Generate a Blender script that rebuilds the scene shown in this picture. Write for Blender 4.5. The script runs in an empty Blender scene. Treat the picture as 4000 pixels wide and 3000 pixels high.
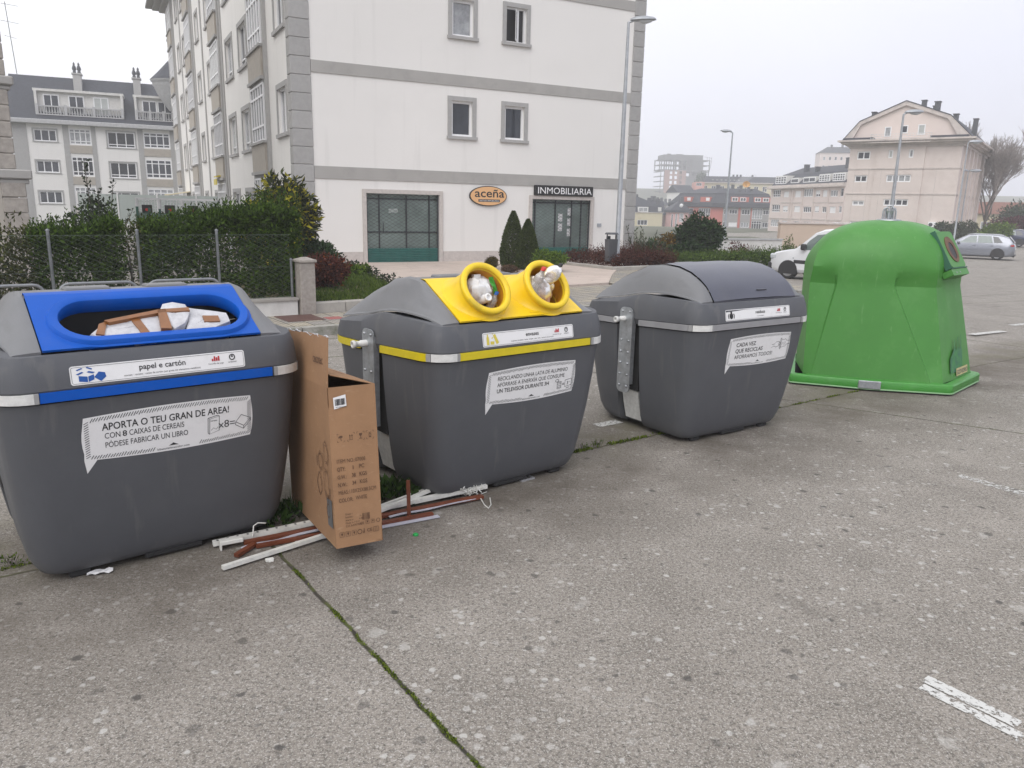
import bpy, math, random
import numpy as np
from mathutils import Vector, Matrix
PI = math.pi; rad = math.radians
sc = bpy.context.scene
C = sc.collection

# ------------------------------------------------------------------ camera
cam = bpy.data.cameras.new('camera'); co = bpy.data.objects.new('camera', cam); C.objects.link(co)
cam.sensor_width = 36; cam.lens = 36*1656.27/2212; cam.clip_end = 3000; cam.clip_start = .05
_p, _r = rad(12.994), rad(1.217)
_f = Vector((0, math.cos(_p), -math.sin(_p))); _u0 = Vector((0, math.sin(_p), math.cos(_p))); _r0 = Vector((1, 0, 0))
_rt = math.cos(_r)*_r0 + math.sin(_r)*_u0; _up = -math.sin(_r)*_r0 + math.cos(_r)*_u0
co.matrix_world = Matrix(((_rt.x, _up.x, -_f.x, 0), (_rt.y, _up.y, -_f.y, 0), (_rt.z, _up.z, -_f.z, 1.9), (0, 0, 0, 1)))
sc.camera = co
# ------------------------------------------------------------------ sky and sun (overcast)
SUN_EL, SUN_AZ = 44, -162          # degrees; azimuth from +y, clockwise
w = bpy.data.worlds.new('World'); sc.world = w; w.use_nodes = True
nt = w.node_tree; nt.nodes.clear()
sky = nt.nodes.new('ShaderNodeTexSky'); sky.sky_type = 'NISHITA'; sky.sun_disc = False
sky.sun_elevation = rad(SUN_EL); sky.sun_rotation = rad(SUN_AZ); sky.dust_density = 6; sky.air_density = 1.4
hs = nt.nodes.new('ShaderNodeHueSaturation'); hs.inputs['Saturation'].default_value = .35; hs.inputs['Value'].default_value = .55
tc = nt.nodes.new('ShaderNodeTexCoord'); sp = nt.nodes.new('ShaderNodeSeparateXYZ')
dv = nt.nodes.new('ShaderNodeVectorMath'); dv.operation = 'DOT_PRODUCT'; dv.inputs[1].default_value = (-.55, .25, .8)
rp = nt.nodes.new('ShaderNodeValToRGB')
rp.color_ramp.elements[0].position = 0; rp.color_ramp.elements[0].color = (.59, .605, .70, 1)
rp.color_ramp.elements[1].position = .85; rp.color_ramp.elements[1].color = (1, 1, 1, 1)
mul = nt.nodes.new('ShaderNodeMix'); mul.data_type = 'RGBA'; mul.blend_type = 'MULTIPLY'; mul.inputs[0].default_value = 1
mul.inputs[7].default_value = (11.5, 11.5, 11.7, 1)
mx = nt.nodes.new('ShaderNodeMix'); mx.data_type = 'RGBA'; mx.inputs[0].default_value = .9
bg = nt.nodes.new('ShaderNodeBackground'); bg.inputs['Strength'].default_value = .1
ow = nt.nodes.new('ShaderNodeOutputWorld'); L = nt.links.new
cn = nt.nodes.new('ShaderNodeTexNoise'); cn.inputs['Scale'].default_value = 2.2; cn.inputs['Detail'].default_value = 4
cm = nt.nodes.new('ShaderNodeMapRange'); cm.inputs[1].default_value = .3; cm.inputs[2].default_value = .7; cm.inputs[3].default_value = .955; cm.inputs[4].default_value = 1.02
cx2 = nt.nodes.new('ShaderNodeMix'); cx2.data_type = 'RGBA'; cx2.blend_type = 'MULTIPLY'; cx2.inputs[0].default_value = 1
L(tc.outputs['Generated'], cn.inputs['Vector']); L(cn.outputs[0], cm.inputs[0]); L(cm.outputs[0], cx2.inputs[7])
L(tc.outputs['Generated'], dv.inputs[0]); L(dv.outputs['Value'], rp.inputs[0]); L(rp.outputs[0], cx2.inputs[6]); L(cx2.outputs[2], mul.inputs[6])
L(sky.outputs[0], hs.inputs['Color']); L(hs.outputs[0], mx.inputs[6]); L(mul.outputs[2], mx.inputs[7])
L(mx.outputs[2], bg.inputs['Color']); L(bg.outputs[0], ow.inputs[0])
sl = bpy.data.lights.new('sun', 'SUN'); sl.energy = 1.15; sl.angle = rad(50); sl.color = (1, .97, .93)
so = bpy.data.objects.new('sun', sl); C.objects.link(so)
_sd = Vector((math.sin(rad(SUN_AZ))*math.cos(rad(SUN_EL)), math.cos(rad(SUN_AZ))*math.cos(rad(SUN_EL)), math.sin(rad(SUN_EL))))
so.rotation_euler = _sd.to_track_quat('Z', 'Y').to_euler(); so.location = (-10, -10, 30)
sc.view_settings.view_transform = 'Standard'; sc.view_settings.look = 'None'; sc.view_settings.gamma = 1
sc.view_settings.use_curve_mapping = False; sc.view_settings.exposure = .50
sc.cycles.use_denoising = True; sc.cycles.denoising_prefilter = 'ACCURATE'; sc.cycles.max_bounces = 6; sc.cycles.diffuse_bounces = 3; sc.cycles.glossy_bounces = 3
sc.cycles.transmission_bounces = 4; sc.cycles.volume_bounces = 1; sc.cycles.transparent_max_bounces = 8

# ------------------------------------------------------------------ materials
def mat(name, col, rough=.6, metal=0, var=0, vscale=4, bump=0, bscale=60, isl=0, spec=.5, col2=None, trans=0, coat=0, dirt=None, streak=None):
    """Principled surface: noise colour variation (var), fine bump, random tint per leaf/stone (isl)."""
    m = bpy.data.materials.new(name); m.use_nodes = True; n = m.node_tree; b = n.nodes['Principled BSDF']; l = n.links.new
    b.inputs['Roughness'].default_value = rough; b.inputs['Metallic'].default_value = metal
    b.inputs['Specular IOR Level'].default_value = spec; b.inputs['Coat Weight'].default_value = coat
    b.inputs['Transmission Weight'].default_value = trans
    c = (*col, 1); b.inputs['Base Color'].default_value = c
    t = n.nodes.new('ShaderNodeTexCoord'); out = None
    if var:
        no = n.nodes.new('ShaderNodeTexNoise'); no.inputs['Scale'].default_value = vscale; no.inputs['Detail'].default_value = 8
        no.inputs['Roughness'].default_value = .65
        l(t.outputs['Object'], no.inputs['Vector'])
        r = n.nodes.new('ShaderNodeValToRGB'); d = tuple(max(0, x*(1-var)) for x in col)
        u = col2 or tuple(min(1, x*(1+var)) for x in col)
        r.color_ramp.elements[0].position = .3; r.color_ramp.elements[1].position = .7
        r.color_ramp.elements[0].color = (*d, 1); r.color_ramp.elements[1].color = (*u, 1)
        l(no.outputs[0], r.inputs[0]); out = r.outputs[0]
    if isl:
        g = n.nodes.new('ShaderNodeNewGeometry'); r = n.nodes.new('ShaderNodeValToRGB')
        r.color_ramp.elements[0].color = (*[x*(1-isl) for x in col], 1); r.color_ramp.elements[1].color = (*(col2 or [min(1, x*(1+isl)) for x in col]), 1)
        l(g.outputs['Random Per Island'], r.inputs[0])
        if out:
            k = n.nodes.new('ShaderNodeMix'); k.data_type = 'RGBA'; k.inputs[0].default_value = .5
            l(out, k.inputs[6]); l(r.outputs[0], k.inputs[7]); out = k.outputs[2]
        else: out = r.outputs[0]
    if dirt:
        dc, ds, amt = dirt
        no = n.nodes.new('ShaderNodeTexNoise'); no.inputs['Scale'].default_value = ds; no.inputs['Detail'].default_value = 10
        no.inputs['Roughness'].default_value = .7
        l(t.outputs['Object'], no.inputs['Vector'])
        mr = n.nodes.new('ShaderNodeMapRange'); mr.inputs[1].default_value = .5; mr.inputs[2].default_value = .72; mr.inputs[4].default_value = amt
        l(no.outputs[0], mr.inputs[0])
        k = n.nodes.new('ShaderNodeMix'); k.data_type = 'RGBA'; k.inputs[6].default_value = c; k.inputs[7].default_value = (*dc, 1)
        l(mr.outputs[0], k.inputs[0])
        if out: l(out, k.inputs[6])
        out = k.outputs[2]
    if streak:                                                   # weathering runs and scuffs: (colour, scale, stretch xyz, threshold, amount)
        stc, ss, sv, th_, amt = streak
        mp = n.nodes.new('ShaderNodeMapping'); mp.inputs['Scale'].default_value = sv; l(t.outputs['Object'], mp.inputs[0])
        no = n.nodes.new('ShaderNodeTexNoise'); no.inputs['Scale'].default_value = ss; no.inputs['Detail'].default_value = 6; l(mp.outputs[0], no.inputs['Vector'])
        mr = n.nodes.new('ShaderNodeMapRange'); mr.inputs[1].default_value = th_; mr.inputs[2].default_value = th_+.1; mr.inputs[4].default_value = amt; l(no.outputs[0], mr.inputs[0])
        k = n.nodes.new('ShaderNodeMix'); k.data_type = 'RGBA'; k.inputs[6].default_value = c; k.inputs[7].default_value = (*stc, 1); l(mr.outputs[0], k.inputs[0])
        if out: l(out, k.inputs[6])
        out = k.outputs[2]
    if out: l(out, b.inputs['Base Color'])
    if bump:
        no = n.nodes.new('ShaderNodeTexNoise'); no.inputs['Scale'].default_value = bscale; no.inputs['Detail'].default_value = 5
        l(t.outputs['Object'], no.inputs['Vector'])
        bp = n.nodes.new('ShaderNodeBump'); bp.inputs['Strength'].default_value = bump; bp.inputs['Distance'].default_value = .01
        l(no.outputs[0], bp.inputs['Height']); l(bp.outputs[0], b.inputs['Normal'])
    return m

def leafmat(name, a, b2, rough=.68, tl=.25):
    m = mat(name, a, rough, isl=.35, col2=b2, spec=.16)
    n = m.node_tree; b = n.nodes['Principled BSDF']; o = n.nodes['Material Output']
    src = b.inputs['Base Color'].links[0].from_socket
    t = n.nodes.new('ShaderNodeBsdfTranslucent'); n.links.new(src, t.inputs[0])
    k = n.nodes.new('ShaderNodeMixShader'); k.inputs[0].default_value = tl
    n.links.new(b.outputs[0], k.inputs[1]); n.links.new(t.outputs[0], k.inputs[2]); n.links.new(k.outputs[0], o.inputs[0])
    return m

M = {}
M['render'] = mat('white_render', (.75, .735, .705), .85, var=.03, vscale=.7, bump=.25, bscale=90, dirt=((.6, .59, .56), .35, .3), streak=((.58, .57, .54), 1.6, (2.2, 2.2, .12), .58, .22))
M['render_front'] = M['render']
M['granite'] = mat('granite', (.345, .34, .33), .75, var=.16, vscale=9, bump=.15, bscale=120, isl=.12)
M['granite_band'] = mat('granite_band', (.36, .35, .33), .75, var=.12, vscale=2.2, bump=.15, bscale=120, dirt=((.26, .25, .24), 1.1, .5))
M['plinth'] = mat('plinth_granite', (.50, .46, .43), .75, var=.12, vscale=14, bump=.1, bscale=120)
M['beigepanel'] = mat('stone_panel', (.37, .335, .285), .7, var=.1, vscale=5, bump=.1)
M['pvc'] = mat('white_pvc', (.78, .78, .78), .35)
M['glass_dark'] = mat('window_glass', (.035, .04, .05), .04, var=.4, vscale=1.3, spec=.6)
M['glass_curtain'] = mat('curtained_glass', (.30, .31, .32), .06, var=.35, vscale=3.5, spec=.6)
M['glass_blind'] = mat('blind_glass', (.42, .44, .42), .08, var=.1, vscale=2, spec=.5)
M['shop_glass'] = mat('shop_glass', (.21, .265, .245), .05, var=.35, vscale=.8, spec=.5)
M['shutter_green'] = mat('green_metal', (.015, .10, .085), .4, var=.2, vscale=6)
M['grille'] = mat('grille_metal', (.05, .055, .06), .5, metal=.3)
M['black'] = mat('black_plastic', (.012, .012, .013), .5)
M['rubber'] = mat('rubber', (.02, .02, .021), .8)
M['white_paint'] = mat('white_paint', (.8, .8, .8), .5)
M['slate'] = mat('slate_roof', (.04, .044, .056), .7, var=.3, vscale=5, bump=.4, bscale=14)
M['orange_sign'] = mat('sign_orange', (.72, .42, .20), .4)
M['galv'] = mat('galvanised_steel', (.42, .44, .46), .42, metal=.75, var=.25, vscale=16, bump=.05, dirt=((.2, .17, .14), 9, .35))
M['lamp_grey'] = mat('lamp_grey', (.38, .40, .42), .5, metal=.5, var=.15, vscale=9)
M['rack_grey'] = mat('rack_grey', (.22, .23, .24), .45, metal=.5, var=.2, vscale=9)
M['lamp_glass'] = mat('lamp_glass', (.55, .58, .6), .15)
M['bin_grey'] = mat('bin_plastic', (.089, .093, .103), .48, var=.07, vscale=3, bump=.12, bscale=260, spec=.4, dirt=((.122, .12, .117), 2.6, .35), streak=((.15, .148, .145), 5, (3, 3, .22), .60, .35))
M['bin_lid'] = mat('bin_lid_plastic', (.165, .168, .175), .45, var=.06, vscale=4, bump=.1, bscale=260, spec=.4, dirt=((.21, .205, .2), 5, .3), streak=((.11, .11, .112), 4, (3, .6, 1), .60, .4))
M['bin_dark'] = mat('bin_dark_lid', (.075, .08, .105), .34, var=.08, vscale=3, bump=.05, bscale=200, dirt=((.12, .12, .125), 3.4, .35))
M['blue'] = mat('blue_plastic', (.001, .082, .43), .45, spec=.22, var=.05, vscale=5, bump=.05, bscale=200, dirt=((.05, .11, .38), 6, .25))
M['yellow'] = mat('yellow_plastic', (.82, .56, .012), .4, var=.05, vscale=5, bump=.06, bscale=200, dirt=((.5, .36, .05), 8, .4))
M['yellow_ring'] = mat('yellow_ring_plastic', (.80, .56, .015), .42, var=.06, vscale=6, dirt=((.34, .28, .06), 7, .6))
M['tube_in'] = mat('tube_inside', (.62, .26, .01), .5, var=.3, vscale=9, dirt=((.2, .09, .02), 8, .7))
M['yellow_band'] = mat('yellow_band', (.62, .50, .01), .4, var=.1, vscale=8)
M['grey_band'] = mat('grey_band', (.27, .27, .28), .5, var=.1, vscale=7)
M['reflector'] = mat('reflector', (.62, .62, .60), .4, var=.15, vscale=30)
M['bracket'] = mat('bracket', (.30, .30, .30), .5)
M['sticker'] = mat('sticker_white', (.76, .76, .76), .4, dirt=((.55, .54, .52), 14, .3))
M['ink'] = mat('ink_black', (.02, .02, .022), .6)
M['ink_blue'] = mat('ink_blue', (.01, .08, .32), .6)
M['ink_yellow'] = mat('ink_yellow', (.62, .52, .08), .6)
M['ink_red'] = mat('ink_red', (.45, .02, .03), .6)
M['ink_green'] = mat('ink_green', (.03, .12, .07), .6)
M['ink_grey'] = mat('ink_grey', (.12, .12, .12), .6)
M['igloo'] = mat('green_plastic', (.055, .222, .034), .5, var=.08, vscale=2.2, bump=.06, bscale=150, dirt=((.10, .285, .07), 2.6, .6), streak=((.20, .40, .16), 7, (4, 4, .5), .65, .35))
M['igloo_flange'] = mat('green_flange', (.05, .25, .035), .42, var=.12, vscale=4, dirt=((.1, .3, .08), 7, .5))
M['card'] = mat('cardboard', (.315, .178, .092), .85, var=.09, vscale=5, bump=.12, bscale=26, dirt=((.25, .135, .07), 4, .55), streak=((.42, .27, .16), 18, (1, 1, 3), .62, .4))
M['card_in'] = mat('cardboard_inside', (.36, .22, .12), .9, var=.08, vscale=5)
M['card_print'] = mat('cardboard_print', (.11, .055, .03), .8)
M['card_white'] = mat('white_cardboard', (.50, .50, .52), .7, var=.16, vscale=14, bump=.9, bscale=26)
M['tape'] = mat('brown_tape', (.22, .09, .03), .3, var=.15, vscale=20)
M['bag'] = mat('white_bag', (.72, .72, .72), .4, var=.12, vscale=9, bump=.8, bscale=22, spec=.6)
M['clear'] = mat('clear_plastic', (.80, .77, .74), .18, var=.1, vscale=9, bump=.5, bscale=30, trans=.72)
M['redcap'] = mat('red_cap', (.55, .03, .02), .4)
M['wood_strip'] = mat('brown_strip', (.15, .04, .016), .55, var=.25, vscale=18, bump=.1)
M['white_strip'] = mat('white_strip', (.66, .66, .62), .5, var=.1, vscale=14, dirt=((.35, .33, .3), 11, .5))
M['pale_strip'] = mat('pale_foam', (.44, .44, .50), .7, var=.15, vscale=18)
M['conc_kerb'] = mat('kerb_concrete', (.30, .29, .26), .85, var=.25, vscale=5, bump=.35, bscale=60, dirt=((.07, .09, .03), 4, .75))
M['conc_wall'] = mat('garden_kerb', (.36, .34, .31), .85, var=.2, vscale=6, bump=.3, dirt=((.16, .15, .13), 3, .5))
M['post_stone'] = mat('post_granite', (.33, .30, .27), .85, var=.2, vscale=18, bump=.3, bscale=90, dirt=((.17, .15, .13), 3, .6))
M['low_wall'] = mat('low_wall_white', (.62, .61, .58), .85, var=.08, vscale=3, dirt=((.35, .33, .3), 2.5, .4))
M['rust_plate'] = mat('rusty_plate', (.10, .05, .04), .7, var=.2, vscale=8)
M['lawn'] = mat('lawn_soil', (.055, .075, .02), .95, var=.5, vscale=2.5, col2=(.14, .11, .05), bump=.6, bscale=30)
M['cream'] = mat('cream_wall', (.58, .52, .36), .85, var=.06, vscale=.4, dirt=((.42, .37, .27), .5, .4))
M['pinkwall'] = mat('pink_stone', (.63, .555, .51), .85, var=.06, vscale=.35, dirt=((.44, .35, .31), .45, .35))
M['pinkpale'] = mat('pink_pale', (.66, .57, .53), .85, var=.05, vscale=.4, dirt=((.5, .43, .4), .5, .3))
M['pinkgable'] = mat('pink_gable', (.68, .585, .535), .85, var=.04, vscale=.6)
M['pink_cornice'] = mat('pink_cornice', (.56, .50, .46), .8, var=.1, vscale=1.2, dirt=((.22, .21, .2), 1.1, .55))
M['redwall'] = mat('red_wall', (.47, .13, .10), .85, var=.08, vscale=.5)
M['greywall'] = mat('grey_tile_wall', (.31, .30, .29), .8, var=.1, vscale=.6)
M['brownwall'] = mat('brown_wall', (.14, .10, .09), .85, var=.15, vscale=.7)
M['brick'] = mat('brick_wall', (.30, .15, .11), .9, var=.15, vscale=.3)
M['shell'] = mat('concrete_shell', (.10, .10, .10), .9, var=.3, vscale=.2)
M['chimney'] = mat('chimney_dark', (.075, .08, .09), .7, var=.2, vscale=2)
M['railing'] = mat('white_railing', (.6, .62, .62), .5)
M['balust'] = mat('stone_baluster', (.42, .42, .42), .8, var=.15, vscale=6)
M['van_white'] = mat('van_paint', (.76, .77, .79), .18, coat=.5, spec=.5)
M['silver'] = mat('silver_paint', (.27, .285, .32), .25, metal=.6, coat=.6)
M['navy'] = mat('navy_paint', (.012, .018, .06), .2, metal=.2, coat=.6)
M['carglass'] = mat('car_glass', (.03, .035, .04), .04, spec=.8)
M['carglass_green'] = mat('car_side_glass', (.16, .20, .19), .05, spec=.8)
M['tyre'] = mat('tyre_rubber', (.014, .014, .015), .75)
M['rim'] = mat('alloy_rim', (.45, .46, .48), .3, metal=.8)
M['tail'] = mat('tail_light', (.42, .012, .012), .2, coat=.5)
M['headlamp'] = mat('head_lamp', (.55, .58, .6), .12, coat=.5)
M['trim'] = mat('black_trim', (.03, .03, .032), .55)
M['dish'] = mat('orange_dish', (.62, .32, .07), .6)
M['fence_green'] = mat('fence_green', (.01, .055, .035), .5)
M['wire'] = mat('chain_wire', (.12, .15, .12), .55, metal=.2)
M['frost'] = mat('frosted_panel', (.42, .47, .45), .4, var=.05)
M['bark'] = mat('bark', (.10, .085, .07), .9, var=.3, vscale=9, bump=.4)
M['twig'] = mat('twig', (.29, .255, .235), .9, var=.3, vscale=3)
LEAF = dict(
    hedge=leafmat('hedge_leaf', (.014, .036, .005), (.085, .15, .018)),
    sparse=leafmat('sparse_leaf', (.03, .04, .012), (.11, .12, .035)),
    holly=leafmat('holly_leaf', (.012, .02, .012), (.06, .08, .045), .35),
    mahonia=leafmat('mahonia_leaf', (.014, .024, .008), (.06, .075, .02)),
    mahonia_y=leafmat('mahonia_flower', (.24, .24, .02), (.52, .46, .03)),
    red=leafmat('red_leaf', (.045, .014, .014), (.16, .05, .035)),
    redorange=leafmat('orange_leaf', (.16, .05, .015), (.38, .12, .04)),
    redhedge=leafmat('redhedge_leaf', (.04, .012, .01), (.13, .045, .03)),
    cypress=leafmat('cypress_leaf', (.028, .048, .014), (.10, .14, .032)),
    bright=leafmat('bright_leaf', (.04, .09, .01), (.17, .26, .03)),
    topiary=leafmat('topiary_leaf', (.04, .035, .012), (.15, .115, .03)),
    brownball=leafmat('brown_leaf', (.07, .045, .03), (.19, .12, .07)),
    dark=leafmat('dark_leaf', (.010, .028, .010), (.05, .10, .032), .4),
    mid=leafmat('mid_leaf', (.025, .065, .010), (.12, .19, .03)),
    grey=leafmat('greygreen_leaf', (.035, .05, .03), (.11, .13, .075)),
    autumn=leafmat('autumn_leaf', (.11, .06, .015), (.36, .22, .03)),
    grass=leafmat('grass_blade', (.035, .075, .010), (.13, .19, .03), .6),
    weed=leafmat('weed_leaf', (.02, .05, .012), (.07, .13, .03), .5),
    moss=leafmat('moss_tuft', (.05, .08, .012), (.19, .25, .03), .8),
    plum=leafmat('plum_leaf', (.05, .012, .02), (.13, .035, .045)))
# ------------------------------------------------------------------ helpers
class MB:
    """collects geometry, built as ONE mesh object"""
    def __init__(s): s.v = []; s.f = []; s.sm = []
    def add(s, vs, fs, smooth=False):
        o = len(s.v); s.v += [tuple(p) for p in vs]; s.f += [tuple(i+o for i in f) for f in fs]; s.sm += [smooth]*len(fs); return s
    def quad(s, a, b, c, d): return s.add([a, b, c, d], [(0, 1, 2, 3)])
    def box(s, x0, x1, y0, y1, z0, z1, T=None):
        p = [(x, y, z) for z in (z0, z1) for y in (y0, y1) for x in (x0, x1)]
        if T: p = [T(*q) for q in p]
        return s.add(p, [(0, 2, 3, 1), (4, 5, 7, 6), (0, 1, 5, 4), (2, 6, 7, 3), (0, 4, 6, 2), (1, 3, 7, 5)])
    def bbox(s, x0, x1, y0, y1, z0, z1, b=.01):
        """box with chamfered edges"""
        P = []
        for (ax, bx, cx) in ((0, b, b), (b, 0, b), (b, b, 0)):
            P += [(x, y, z) for z in (z0+cx, z1-cx) for y in (y0+bx, y1-bx) for x in (x0+ax, x1-ax)]
        X, Y, Z = range(0, 8), range(8, 16), range(16, 24)
        F = [(X[0], X[4], X[6], X[2]), (X[1], X[3], X[7], X[5]), (Y[0], Y[1], Y[5], Y[4]), (Y[2], Y[6], Y[7], Y[3]), (Z[0], Z[2], Z[3], Z[1]), (Z[4], Z[5], Z[7], Z[6])]
        F += [(X[0], Y[0], Y[4], X[4]), (X[1], X[5], Y[5], Y[1]), (X[2], X[6], Y[6], Y[2]), (X[3], Y[3], Y[7], X[7])]
        F += [(Y[0], Z[0], Z[1], Y[1]), (Y[2], Y[3], Z[3], Z[2]), (Y[4], Y[5], Z[5], Z[4]), (Y[6], Z[6], Z[7], Y[7])]
        F += [(X[0], X[2], Z[2], Z[0]), (X[1], Z[1], Z[3], X[3]), (X[4], Z[4], Z[6], X[6]), (X[5], X[7], Z[7], Z[5])]
        F += [(X[i], Y[i], Z[i]) for i in range(8)]
        return s.add(P, F)
    def loft(s, rings, closed=True, cap0=False, cap1=False, smooth=True):
        n = len(rings[0]); vs = [p for r in rings for p in r]; fs = []
        m = n if closed else n-1
        for i in range(len(rings)-1):
            for j in range(m):
                k = (j+1) % n; fs.append((i*n+j, i*n+k, (i+1)*n+k, (i+1)*n+j))
        s.add(vs, fs, smooth)
        if cap0: s.add(rings[0], [tuple(range(n))[::-1]])
        if cap1: s.add(rings[-1], [tuple(range(n))])
        return s
    def tube(s, pts, r, n=6, cap=True, smooth=True):
        pts = [Vector(p) for p in pts]; R = r if isinstance(r, (list, tuple)) else [r]*len(pts); rings = []
        a = None
        for i, p in enumerate(pts):
            d = (pts[min(i+1, len(pts)-1)]-pts[max(i-1, 0)])
            d = d.normalized() if d.length > 1e-9 else Vector((0, 0, 1))
            if a is None: a = d.orthogonal().normalized()
            a = (a-d*a.dot(d)); a = a.normalized() if a.length > 1e-6 else d.orthogonal().normalized()
            b = d.cross(a)
            rings.append([p+(a*math.cos(2*PI*j/n)+b*math.sin(2*PI*j/n))*R[i] for j in range(n)])
        return s.loft(rings, True, cap, cap, smooth)
    def prism(s, poly, z0, z1, T=None, smooth=False):
        """2-D polygon (a,b) extruded along c from z0 to z1; T maps (a,b,c)"""
        T = T or (lambda a, b, c: (a, b, c)); n = len(poly)
        P = [T(a, b, z0) for a, b in poly]+[T(a, b, z1) for a, b in poly]
        s.add(P, [(i, (i+1) % n, n+(i+1) % n, n+i) for i in range(n)], smooth)
        s.add(P[:n], [tuple(range(n))[::-1]]); s.add(P[n:], [tuple(range(n))]); return s
    def lathe(s, prof, n=20, T=None, smooth=True):
        T = T or (lambda x, y, z: (x, y, z))
        return s.loft([[T(r*math.cos(2*PI*j/n), r*math.sin(2*PI*j/n), z) for j in range(n)] for r, z in prof], True, prof[0][0] > 1e-4, prof[-1][0] > 1e-4, smooth)
    def build(s, name, m, parent=None, auto=None):
        me = bpy.data.meshes.new(name); me.from_pydata(s.v, [], s.f)
        if s.sm: me.polygons.foreach_set('use_smooth', s.sm)
        me.materials.append(m if not isinstance(m, str) else M[m])
        if auto is not None: me.set_sharp_from_angle(angle=rad(auto))
        me.update()
        o = bpy.data.objects.new(name, me); C.objects.link(o)
        if parent: o.parent = parent
        return o

def tag(o, label, cat, group=None, kind=None):
    o['label'] = label; o['category'] = cat
    if group: o['group'] = group
    if kind: o['kind'] = kind
    return o
def thing(name, label, cat, loc=(0, 0, 0), rotz=0, group=None):
    o = bpy.data.objects.new(name, None); C.objects.link(o); o.location = loc; o.rotation_euler = (0, 0, rotz); o.empty_display_size = .2
    return tag(o, label, cat, group)
def struct(o): o['kind'] = 'structure'; return o
def stuff(o): o['kind'] = 'stuff'; return o
def azrot(az): return rad(90-az)        # local x axis along azimuth az (degrees from +y, clockwise)
def copy_tree(o, parent=None):
    c = o.copy(); C.objects.link(c)
    if parent: c.parent = parent
    for ch in list(o.children): copy_tree(ch, c)
    return c

_dgc = {}
def text2d(s, size=1., bold=False, align='LEFT', spacing=1.):
    k = (s, size, bold, align, spacing)
    if k in _dgc: return _dgc[k]
    cu = bpy.data.curves.new('text', 'FONT'); cu.body = s; cu.size = size; cu.align_x = align; cu.space_character = spacing
    if bold and 'M' not in s and 'm' not in s: cu.offset = size*.012
    cu.resolution_u = 3
    o = bpy.data.objects.new('text', cu); C.objects.link(o)
    dg = bpy.context.evaluated_depsgraph_get(); me = bpy.data.meshes.new_from_object(o.evaluated_get(dg))
    v = [tuple(p.co[:2]) for p in me.vertices]; f = [tuple(p.vertices) for p in me.polygons]
    bpy.data.objects.remove(o); bpy.data.curves.remove(cu); bpy.data.meshes.remove(me)
    _dgc[k] = (v, f); return v, f
def put_text(mb, s, x, y, size, T, bold=False, align='LEFT', width=None, rot=0):
    """text at (x,y) in sheet coordinates; T maps (a,b) -> xyz; width squeezes/stretches it to fit"""
    v, f = text2d(s, size, bold, align)
    if not v: return
    k = 1
    if width:
        w = max(p[0] for p in v)-min(p[0] for p in v); k = width/w if w > 0 else 1
    c, sn = math.cos(rot), math.sin(rot)
    mb.add([T(x+(p[0]*k)*c-p[1]*sn, y+(p[0]*k)*sn+p[1]*c) for p in v], f)
def stroke(mb, pts, w, T, closed=False):
    """flat line of width w through 2-D points"""
    n = len(pts); L_ = []
    for i in range(n):
        a = pts[(i-1) % n] if (closed or i > 0) else pts[i]; b = pts[(i+1) % n] if (closed or i < n-1) else pts[i]
        dx, dy = b[0]-a[0], b[1]-a[1]; l = math.hypot(dx, dy) or 1
        nx, ny = -dy/l*w/2, dx/l*w/2; L_.append(((pts[i][0]+nx, pts[i][1]+ny), (pts[i][0]-nx, pts[i][1]-ny)))
    vs = [T(*q) for p in L_ for q in p]
    fs = [(2*i, 2*i+1, 2*((i+1) % n)+1, 2*((i+1) % n)) for i in range(n if closed else n-1)]
    mb.add(vs, fs)
def poly2(mb, pts, T): mb.add([T(*p) for p in pts], [tuple(range(len(pts)))])
def rrect(x0, x1, y0, y1, r, n=5):
    out = []
    for cx, cy, a0 in ((x1-r, y1-r, 0), (x0+r, y1-r, 90), (x0+r, y0+r, 180), (x1-r, y0+r, 270)):
        out += [(cx+r*math.cos(rad(a0+90*i/n)), cy+r*math.sin(rad(a0+90*i/n))) for i in range(n+1)]
    return out
def circ(cx, cy, r, n=24, ry=None): return [(cx+r*math.cos(2*PI*i/n), cy+(ry or r)*math.sin(2*PI*i/n)) for i in range(n)]

# ---- foliage: many leaf-sized faces
def leaf_arrays(P, N, size, rng, aspect=.5, droop=0., jitter=.9):
    """one 4-sided leaf per point P, its axis around N"""
    n = len(P); d = N+rng.normal(0, jitter, (n, 3)); d[:, 2] -= droop; d /= np.linalg.norm(d, axis=1)[:, None]+1e-9
    q = np.cross(d, rng.normal(0, 1, (n, 3))); q /= np.linalg.norm(q, axis=1)[:, None]+1e-9
    L_ = (size*rng.uniform(.6, 1.35, n))[:, None]
    up = np.cross(q, d)*L_*.12
    V = np.stack([P, P+d*L_*.5+q*L_*aspect*.5+up, P+d*L_, P+d*L_*.5-q*L_*aspect*.5+up], 1)
    return V.reshape(-1, 3)
def leaf_mesh(name, V, m, parent=None, extra=None):
    """V: (4n,3) quads"""
    n = len(V)//4; me = bpy.data.meshes.new(name)
    me.vertices.add(len(V)); me.vertices.foreach_set('co', V.astype(np.float32).ravel())
    me.loops.add(4*n); me.loops.foreach_set('vertex_index', np.arange(4*n, dtype=np.int32))
    me.polygons.add(n); me.polygons.foreach_set('loop_start', np.arange(0, 4*n, 4, dtype=np.int32))
    me.materials.append(m); me.update(calc_edges=True); me.validate()
    o = bpy.data.objects.new(name, me); C.objects.link(o)
    if parent: o.parent = parent
    return o
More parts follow.
